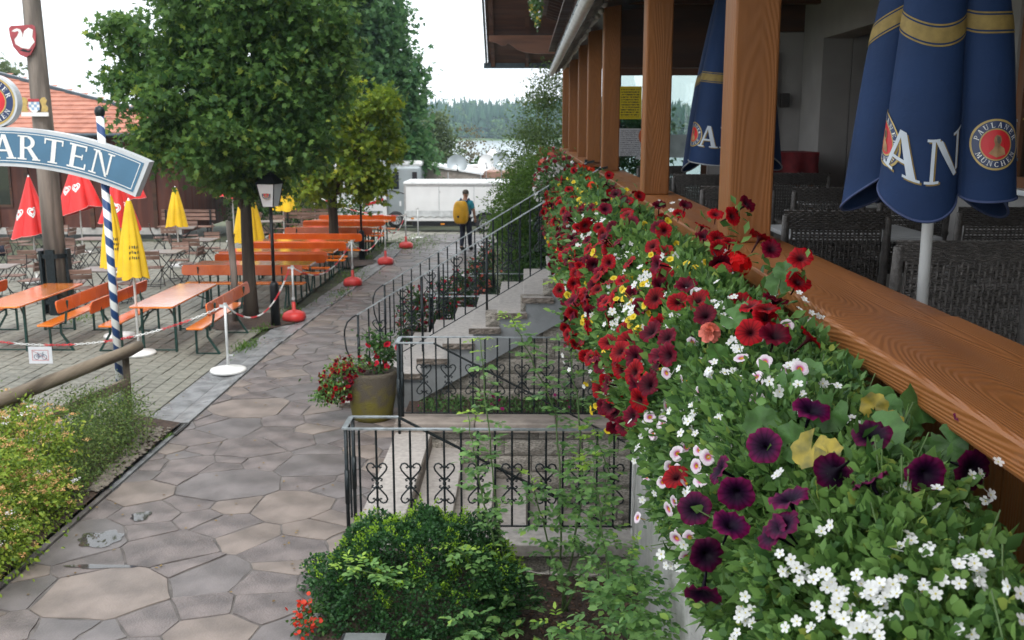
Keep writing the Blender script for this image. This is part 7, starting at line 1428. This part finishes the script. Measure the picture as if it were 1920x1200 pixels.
M['vanwhite'] = mat('white_lacquer', (.70, .71, .72), .3, .04, 2, coat=.3); M['tyre'] = mat('tyre_rubber', (.02, .02, .021), .8, .2, 20); M['silver'] = mat('silver_lacquer', (.32, .36, .38), .32, .06, 2, metal=.3); M['alu'] = mat('wheel_alu', (.45, .45, .46), .35, .1, 10, metal=.6); M['vanglass'] = mat('dark_vehicle_glass', (.02, .025, .03), .08, .1, 3)
def wheel(t, x, y, z, r_, w):
    g_ = bpy.data.objects.new('wheel', MB().lathe([(r_ * .62, -w / 2), (r_ * .95, -w / 2), (r_, -w * .3), (r_, w * .3), (r_ * .95, w / 2), (r_ * .62, w / 2)], 28, cap=False).mesh('wheel', True)); g_.data.materials.append(M['tyre']); COL.objects.link(g_); g_.parent = t; g_.location = (x, y, z); g_.rotation_euler = (R(90), 0, 0)
    MB().lathe([(r_ * .62, -w * .3), (r_ * .62, w * .42), (r_ * .5, w * .3), (r_ * .2, w * .34), (r_ * .02, w * .4)], 24, cap=False).build('rim', M['alu'], g_, True)
    m_ = MB()
    for k in range(8): a = k * .7854; m_.lathe([(r_ * .07, 0), (r_ * .07, .01)], 8, (r_ * .4 * math.cos(a), r_ * .4 * math.sin(a), w * .33))
    m_.build('rim_holes', M['tyre'], g_)
    return g_
zt_ = gz(37.8) + .05
TR = thing('box_trailer', 'long white box trailer with scalloped grey skirt behind the walker', 'trailer', (-4.5, 37.8, zt_))
MB().b2((0, 0, .42), (6.6, 2.2, 1.85)).build('body', M['vanwhite'], TR, bevel=.03); MB().b2((-.02, -.02, 1.80), (6.62, 2.22, 1.88)).build('roof_edge', M['gutterpaint'], TR, bevel=.01)
m_ = MB()
n = 132
for k in range(n):
    a, b = 6.5 * k / n, 6.5 * (k + 1) / n; za, zb = .60 + .028 * math.sin(a * 21), .60 + .028 * math.sin(b * 21); m_.add([(a, -.03, .82), (b, -.03, .82), (b, -.035, zb), (a, -.035, za)], [(0, 3, 2, 1)])
m_.build('skirt', mat('grey_skirt', (.48, .5, .51), .6), TR); MB().b2((.3, -.01, .25), (6.4, 2.1, .42)).build('chassis', M['blackiron'], TR); MB().b2((1.35, -.02, .30), (1.5, -.012, .35)).build('side_marker', mat('amber', (.7, .25, .02), .3), TR)
m_ = MB(); m_.add([(2.55, -.04, .35), (3.5, -.04, .35)] + [(3.02 + .47 * math.cos(a * .3142), -.04, .35 + .42 * math.sin(a * .3142)) for a in range(11)], [(0, 1, *range(2, 13))]); m_.build('wheel_arch', M['blackiron'], TR)
wheel(TR, 3.0, -.1, .33, .33, .2); MB().b2((.0, -.025, .42), (.06, -.012, 1.8)).build('corner_trim', M['alu'], TR); MB().b2((1.3, -.015, 1.5), (1.36, -.005, 1.53)).build('latch', M['alu'], TR)
for x in (1.3, 2.6, 3.9, 5.2): MB().b2((x - .008, -.006, .84), (x + .008, -.001, 1.78)).build('panel_seam', M['silver'], TR)
for x in (.25, 2.2): MB().b2((x, -.02, .5), (x + .1, -.008, .56)).build('reflector', bpy.data.materials['amber'], TR)
MB().b2((.07, -.012, 1.72), (6.5, -.004, 1.79)).build('side_trim', M['alu'], TR)
zm = gz(42) + .05
MH = thing('motorhome', 'silver grey motorhome with white rear and dark side windows', 'motorhome', (-7.6, 42, zm))
MB().b2((1.9, 0, .35), (3.3, 2.2, 2.55)).build('body', M['silver'], MH, bevel=.12); MB().b2((1.85, .05, 2.5), (3.35, 2.15, 2.75)).build('roof', M['vanwhite'], MH, bevel=.1)
MB().b2((-1.2, .0, .3), (1.88, 2.2, 2.6)).build('rear_body', M['vanwhite'], MH, bevel=.1); MB().b2((-1.3, .1, 2.45), (1.9, 2.1, 2.8)).build('roof', M['vanwhite'], MH, bevel=.08)
for a, b in ((2.15, 2.4), (2.95, 3.15)): 
    w_ = MB().b2((a, -.02, 1.6), (b, -.002, 2.3)).build('window', M['vanglass'], MH, bevel=.04)
MB().b2((2.48, -.015, .45), (2.88, -.004, 2.4)).build('door', M['silver'], MH, bevel=.03); MB().tube([(2.0, -.02, 1.55), (2.3, -.025, 1.5), (2.46, -.025, 1.46), (3.2, -.02, 1.2)], .018, 5).build('trim_line', M['blackiron'], MH)
for a, b in ((.9, 1.75), (-1.1, -.5)): MB().add([(a, -.015, .85), (b, -.015, 1.1), (b, -.015, 1.22), (a + .1, -.015, 1.0)], [(0, 1, 2, 3)]).build('tail_light', mat('tail_red', (.5, .02, .03), .2) if 'tail_red' not in bpy.data.materials else bpy.data.materials['tail_red'], MH)
MB().b2((-1.0, -.012, .62), (1.7, -.004, .7)).build('bumper_line', M['silver'], MH); wheel(MH, 2.25, .1, .34, .36, .24); MB().b2((2.4, -.01, .9), (2.5, 0, 1.1)).build('flap', M['vanwhite'], MH, bevel=.01)
for x in (.2, .6): MB().tube([(x, -.06, .5), (x, -.06, 2.3)], .02, 6).build('ladder_rail', M['alu'], MH)
aw = thing('awning', 'white camper awning roof sloping down beside the motorhome', 'awning', (-5.2, 44, -.7)); MB().add([(-.6, 0, 2.85), (3.4, -.4, 2.25), (3.4, 2.2, 2.3), (-.6, 2.2, 2.9), (-.6, 0, 2.78), (3.4, -.4, 2.18), (3.4, 2.2, 2.22), (-.6, 2.2, 2.82)], [(0, 1, 2, 3), (7, 6, 5, 4), (0, 4, 5, 1), (1, 5, 6, 2)]).build('canopy', M['vanwhite'], aw); MB().add([(0, .02, 0), (3.3, -.3, 0), (3.3, -.3, 2.15), (0, .02, 2.7)], [(0, 1, 2, 3)]).build('side_sheet', mat('beige_sheet', (.3, .26, .23), .8), aw)
for x in (1.9, 3.3): MB().tube([(x, -.35, 0), (x, -.35, 2.3)], .03, 6).build('awning_pole', M['alu'], aw)
for i, (x0, x1, y, z, h, lb, mt) in enumerate(((-3.6, 1.2, 47, -.95, 2.8, 'long white camper roof behind the trailer', M['vanwhite']), (-2.2, -.4, 49.5, -1.0, 3.1, 'white pointed tent roof between the satellite dishes', M['vanwhite']), (-3.3, -.2, 45.4, -.85, 2.5, 'caravan with reddish brown awning edge behind the trailer', mat('awning_brown', (.34, .2, .15), .7)), (-1.1, .6, 46, -.9, 2.5, 'grey caravan behind the green bush', M['silver']))):
    t = thing('caravan', lb, 'caravan', (x0, y, z)); L = x1 - x0; MB().b2((0, 0, .3), (L, 2, h - .25)).build('body', M['vanwhite'] if i != 3 else M['silver'], t, bevel=.08)
    if i == 1: MB().add([(0, 0, h - .25), (L, 0, h - .25), (L, 2, h - .25), (0, 2, h - .25), (L * .3, 1, h + .35)], [(0, 1, 4), (1, 2, 4), (2, 3, 4), (3, 0, 4)]).build('tent_roof', mt, t)
    else: MB().grid(lambda u, v: (-.1 + (L + .2) * u, -.3 + 2.5 * v, h - .24 + .16 * math.sin(u * 3.14) ** .6), 14, 1).grid(lambda u, v: (-.1 + (L + .2) * u, -.3, h - .36 + (.12 + .16 * math.sin(u * 3.14) ** .6) * v), 14, 1).build('roof', mt, t)
    MB().b2((L * .4, -.015, 1.1), (L * .6, -.003, 1.6)).build('window', M['vanglass'], t, bevel=.03)
for i, (x, z, r_, lb, mt) in enumerate(((-4.42, 1.9, .32, 'small white satellite dish, leftmost of four', M['vanwhite']), (-2.93, 1.92, .44, 'large grey satellite dish, second from the left', M['silver']), (-1.69, 1.99, .38, 'white satellite dish, third from the left', M['vanwhite']), (-1.03, 2.06, .42, 'grey satellite dish nearest the terrace, rightmost', M['silver']))):
    t = thing('satellite_dish', lb, 'satellite dish', (x, 44, z), 0, 'satellite dishes above the campers'); m_ = MB().lathe([(.01, -.1), (.3 * r_, -.09), (.6 * r_, -.06), (.85 * r_, -.02), (r_, .02)], 28, cap=False); o = m_.build('dish', mt, t, True); o.rotation_euler = (R(68), 0, R(-25 + 30 * (i % 2)))
    MB().tube([(0, -.05, 0), (.05, -r_ * .9, -r_ * .55)], .012, 5).box((.05, -r_ * .92, -r_ * .55), (.06, .08, .06)).build('feed_arm', M['blackiron'], t); MB().tube([(0, .1, 0), (0, .1, -2.6)], .025, 6).build('mast', M['alu'], t)

tree('end_tree', 'green tree seen through the glass windbreak at the terrace end', 'tree', (2.6, 34, -.2), .15, 1.6, [(2.6, 34, 3.2, 1.4, 1.2, 1.6, 180), (3.8, 34.5, 3.0, 1.3, 1.2, 1.5, 150), (1.7, 34, 2.6, .9, 1., 1.0, 90)], 14, .2, .16, L_DARK)
# ------------------------------------------------------------ people
def skinmesh(name, J, E, mt, parent, sub_=2, root=0):
    me = bpy.data.meshes.new(name); me.from_pydata([j[0] for j in J], E, []); o = obj(name, me, mt, parent); o.modifiers.new('skin', 'SKIN'); o.modifiers['skin'].use_smooth_shade = True
    if not me.skin_vertices: 
        import bpy as _b
    for i, s in enumerate(me.skin_vertices[0].data): s.radius = J[i][1] if hasattr(J[i][1], '__len__') else (J[i][1], J[i][1]); s.use_root = (i == root)
    sm = o.modifiers.new('sub', 'SUBSURF'); sm.levels = sub_; sm.render_levels = sub_; return o
skin = mat('skin_tone', (.45, .24, .16), .55, .1, 6); hairg = mat('grey_brown_hair', (.09, .07, .055), .8, .3, 30, .4, 60); cyan = mat('turquoise_shirt', (.03, .30, .42), .8, .12, 8); trous = mat('dark_trousers', (.018, .022, .04), .85, .2, 8); shoe = mat('dark_shoe', (.03, .028, .026), .7); packy = mat('yellow_pack_cover', (.68, .36, .012), .55, .15, 5, .3, 14)
def hand(J, E, w, d, sc=1.):
    """palm joint index w; d = direction of the fingers"""
    d = Vector(d).normalized(); sd = d.orthogonal().normalized(); p = Vector(J[w][0]); pal = len(J); J.append((tuple(p + d * .07), (.026, .016))); E.append((w, pal))
    for k in range(4):
        a = len(J); q = p + d * .08 + sd * (-.027 + .018 * k); J.append((tuple(q), .009)); J.append((tuple(q + d * (.035 if k else .028)), .008)); J.append((tuple(q + d * (.065 if k in (1, 2) else .052) + Vector((.0, .012, 0))), .007)); E += [(pal, a), (a, a + 1), (a + 1, a + 2)]
    a = len(J); J.append((tuple(p + d * .035 - sd * .035), .009)); J.append((tuple(p + d * .075 - sd * .048), .008)); E += [(w, a), (a, a + 1)]
wk = thing('person', 'walker in turquoise shirt and dark trousers seen from behind, carrying yellow rucksack', 'person', (-1.72, 29.1, 0), R(-14))
J = [((0, 0, .93), (.155, .11)), ((0, -.005, 1.12), (.14, .1)), ((0, -.01, 1.32), (.17, .105)), ((0, .0, 1.43), (.1, .075)), ((0, .02, 1.49), .055), ((.01, .035, 1.56), (.07, .085)), ((.015, .045, 1.65), (.072, .088)),
     ((-.19, 0, 1.38), .06), ((-.25, .0, 1.12), .047), ((-.26, .07, .9), .034), ((.19, 0, 1.38), .06), ((.26, .02, 1.12), .047), ((.25, .12, .92), .034),
     ((-.09, 0, .88), .09), ((-.1, .06, .5), .065), ((-.1, -.06, .1), .043), ((-.1, .04, .045), .045), ((-.105, .14, .03), .035), ((.09, 0, .88), .09), ((.1, .1, .5), .065), ((.1, .14, .1), .043), ((.1, .22, .045), .045), ((.105, .32, .03), .035)]
E_ = [(0, 1), (1, 2), (2, 3), (3, 4), (4, 5), (5, 6), (2, 7), (7, 8), (8, 9), (2, 10), (10, 11), (11, 12), (0, 13), (13, 14), (14, 15), (15, 16), (16, 17), (0, 18), (18, 19), (19, 20), (20, 21), (21, 22)]
hand(J, E_, 9, (0, .15, -1)); hand(J, E_, 12, (0, .5, -.9)); skinmesh('body', J, E_, skin, wk)
def shell_(idx, add_, name, mt, cut=None):
    mp = {i: k for k, i in enumerate(idx)}; JJ = []
    for i in idx:
        r_ = J[i][1]; r_ = (r_[0] + add_, r_[1] + add_) if hasattr(r_, '__len__') else (r_ + add_, r_ + add_); JJ.append((J[i][0], r_))
    if cut:
        for a, p in cut.items(): JJ[mp[a]] = (p, JJ[mp[a]][1])
    return skinmesh(name, JJ, [(mp[a], mp[b]) for a, b in E_ if a in mp and b in mp], mt, wk)
shell_([0, 1, 2, 3, 7, 8, 10, 11], .013, 'shirt', cyan, {0: (0, 0, .96), 8: (-.235, .0, 1.18), 11: (.24, .01, 1.18)}); shell_([0, 13, 14, 15, 18, 19, 20], .016, 'trousers', trous, {0: (0, 0, .95)})
for a, b in ((15, 17), (20, 22)): MB().tube([Vector(J[a][0]) - Vector((0, .02, -.0)), Vector(J[a + 1][0]), Vector(J[b][0]) + Vector((0, .03, 0))], [.052, .06, .042], 10).build('shoe', shoe, wk, True)
MB().grid(lambda u, v: (.012 + .092 * math.cos(u * 6.283) * math.sin(v * 1.9 + .0), .035 + .108 * math.sin(u * 6.283) * math.sin(v * 1.9) - .012, 1.655 + .095 * math.cos(v * 1.9)), 16, 8, True).build('hair', hairg, wk, True)
for s in (-1, 1): MB().lathe([(.008, -.012), (.022, -.004), (.022, .004), (.008, .012)], 10).build('ear', skin, wk, True, loc=(.013 + s * .083, .04, 1.6), rot=(0, R(90), 0))
MB().add([(.0, .135, 1.6), (.03, .135, 1.6), (.015, .165, 1.592), (.015, .132, 1.635)], [(0, 1, 2), (0, 2, 3), (1, 3, 2)]).build('nose', skin, wk)
m_ = MB()
for s in (-.03, .06): m_.lathe([(.003, -.004), (.012, 0), (.003, .004)], 8, (s, .135, 1.62))
m_.build('eyes', shoe, wk); MB().b2((-.015, .125, 1.555), (.045, .132, 1.562)).build('mouth', mat('lip', (.3, .1, .08), .5), wk)
bpk = thing('rucksack', 'yellow rain covered rucksack on the walker\'s back', 'rucksack', (-1.72, 29.1, 0), R(-14))
MB().grid(lambda u, v: (-.05 + .235 * math.copysign(abs(math.cos(u * 6.283)) ** .7, math.cos(u * 6.283)) * math.sin(v * 3.14159) ** .45 * (1 - .12 * v), -.25 + .15 * math.copysign(abs(math.sin(u * 6.283)) ** .7, math.sin(u * 6.283)) * math.sin(v * 3.14159) ** .45, 1.06 + .33 * -math.cos(v * 3.14159) + .05), 24, 14, True).build('pack', packy, bpk, True)
for s in (-1, 1): MB().tube([(s * .1 - .02, -.14, 1.4), (s * .12, -.02, 1.49), (s * .13, .1, 1.4), (s * .15, .13, 1.2), (s * .16, .02, 1.05), (s * .1, -.12, 1.0)], .022, 6).build('shoulder_strap', M['navy'], bpk, True)
MB().lathe([(.02, -.01), (.035, 0), (.02, .01)], 10).build('drawcord', shoe, bpk, loc=(-.08, -.41, 1.0), rot=(R(90), 0, 0))
def sitter(label, loc, rz, sc, shirt, lean):
    t = thing('person', label, 'person', loc, rz); t.scale = (sc, sc, sc); global J, E_
    J = [((0, 0, .52), (.16, .12)), ((0, .04 + lean * .3, .72), (.14, .1)), ((0, .06 + lean * .7, .92), (.17, .1)), ((0, .08 + lean, 1.04), (.09, .07)), ((0, .11 + lean, 1.1), .055), ((0, .15 + lean, 1.17), (.07, .085)), ((0, .16 + lean, 1.25), (.07, .085)),
         ((-.19, .07 + lean * .7, .98), .06), ((-.24, .16 + lean * .7, .76), .045), ((-.15, .38 + lean * .5, .76), .033), ((.19, .07 + lean * .7, .98), .06), ((.24, .16 + lean * .7, .76), .045), ((.15, .38 + lean * .5, .76), .033),
         ((-.1, .06, .5), .09), ((-.12, .42, .5), .065), ((-.12, .4, .1), .045), ((-.12, .5, .03), .04), ((.1, .06, .5), .09), ((.12, .42, .5), .065), ((.12, .4, .1), .045), ((.12, .5, .03), .04)]
    E_ = [(0, 1), (1, 2), (2, 3), (3, 4), (4, 5), (5, 6), (2, 7), (7, 8), (8, 9), (2, 10), (10, 11), (11, 12), (0, 13), (13, 14), (14, 15), (15, 16), (0, 17), (17, 18), (18, 19), (19, 20)]
    hand(J, E_, 9, (.3, 1, 0)); hand(J, E_, 12, (-.3, 1, 0)); skinmesh('body', J, E_, skin, t)
    def sh2(idx, add_, name, mt):
        mp = {i: k for k, i in enumerate(idx)}; JJ = [(J[i][0], tuple((q + add_ for q in J[i][1])) if hasattr(J[i][1], '__len__') else (J[i][1] + add_,) * 2) for i in idx]; skinmesh(name, JJ, [(mp[a], mp[b]) for a, b in E_ if a in mp and b in mp], mt, t)
    sh2([0, 1, 2, 3, 7, 8, 10, 11], .013, 'shirt', shirt); sh2([0, 13, 14, 15, 17, 18, 19], .014, 'trousers', trous)
    h = Vector(J[6][0]); MB().grid(lambda u, v: (h.x + .092 * math.cos(u * 6.283) * math.sin(v * 1.8), h.y - .015 + .105 * math.sin(u * 6.283) * math.sin(v * 1.8), h.z + .005 + .095 * math.cos(v * 1.8)), 16, 8, True).build('hair', hairg, t, True)
    MB().add([(-.015, h.y + .085, h.z - .05), (.015, h.y + .085, h.z - .05), (0, h.y + .12, h.z - .055), (0, h.y + .085, h.z - .01)], [(0, 1, 2), (0, 2, 3), (1, 3, 2)]).build('nose', skin, t)
    m_ = MB()
    for s in (-.032, .032): m_.lathe([(.003, -.004), (.012, 0), (.003, .004)], 8, (s, h.y + .083, h.z - .02))
    m_.build('eyes', shoe, t)
    for s in (-1, 1): MB().lathe([(.008, -.012), (.022, -.004), (.022, .004), (.008, .012)], 10).build('ear', skin, t, True, loc=(s * .083, h.y, h.z - .03), rot=(0, R(90), 0))
    # folding chair the person sits on
    return t
salmon = mat('salmon_shirt', (.36, .12, .11), .8, .12, 8); pinks = mat('red_shirt', (.34, .05, .06), .8, .12, 8)
sitter('man in salmon shirt seated at the table left of the red umbrella', (-13.0, 24.6, .0), R(70), 1., salmon, .12); sitter('person in red shirt seated at the left edge with back turned', (-12.95, 23.0, .0), R(60), .92, pinks, .05)
for (x, y, rz, lb) in ((-13.0, 24.6, 70, 'under the man in the salmon shirt'), (-12.95, 23.0, 60, 'under the person in the red shirt')): put(ch0, (x, y, 0), R(rz), 'brown slatted folding chair ' + lb, False)
# ------------------------------------------------------------ air over the lake
hz_ = MB().b2((-900, -30, -5.), (900, 1000, 60)); hm, n_, l_, b_ = base('haze_air'); n_.remove(b_); pv_ = n_.new('ShaderNodeVolumePrincipled'); pv_.inputs['Color'].default_value = (.64, .80, .95, 1); pv_.inputs['Density'].default_value = .0004; l_.new(pv_.outputs[0], n_['Material Output'].inputs['Volume']); hm.volume_intersection_method if hasattr(hm, 'volume_intersection_method') else None
hm.cycles.homogeneous_volume = True
if HAZE: hz_.build('haze', hm, kind='stuff')
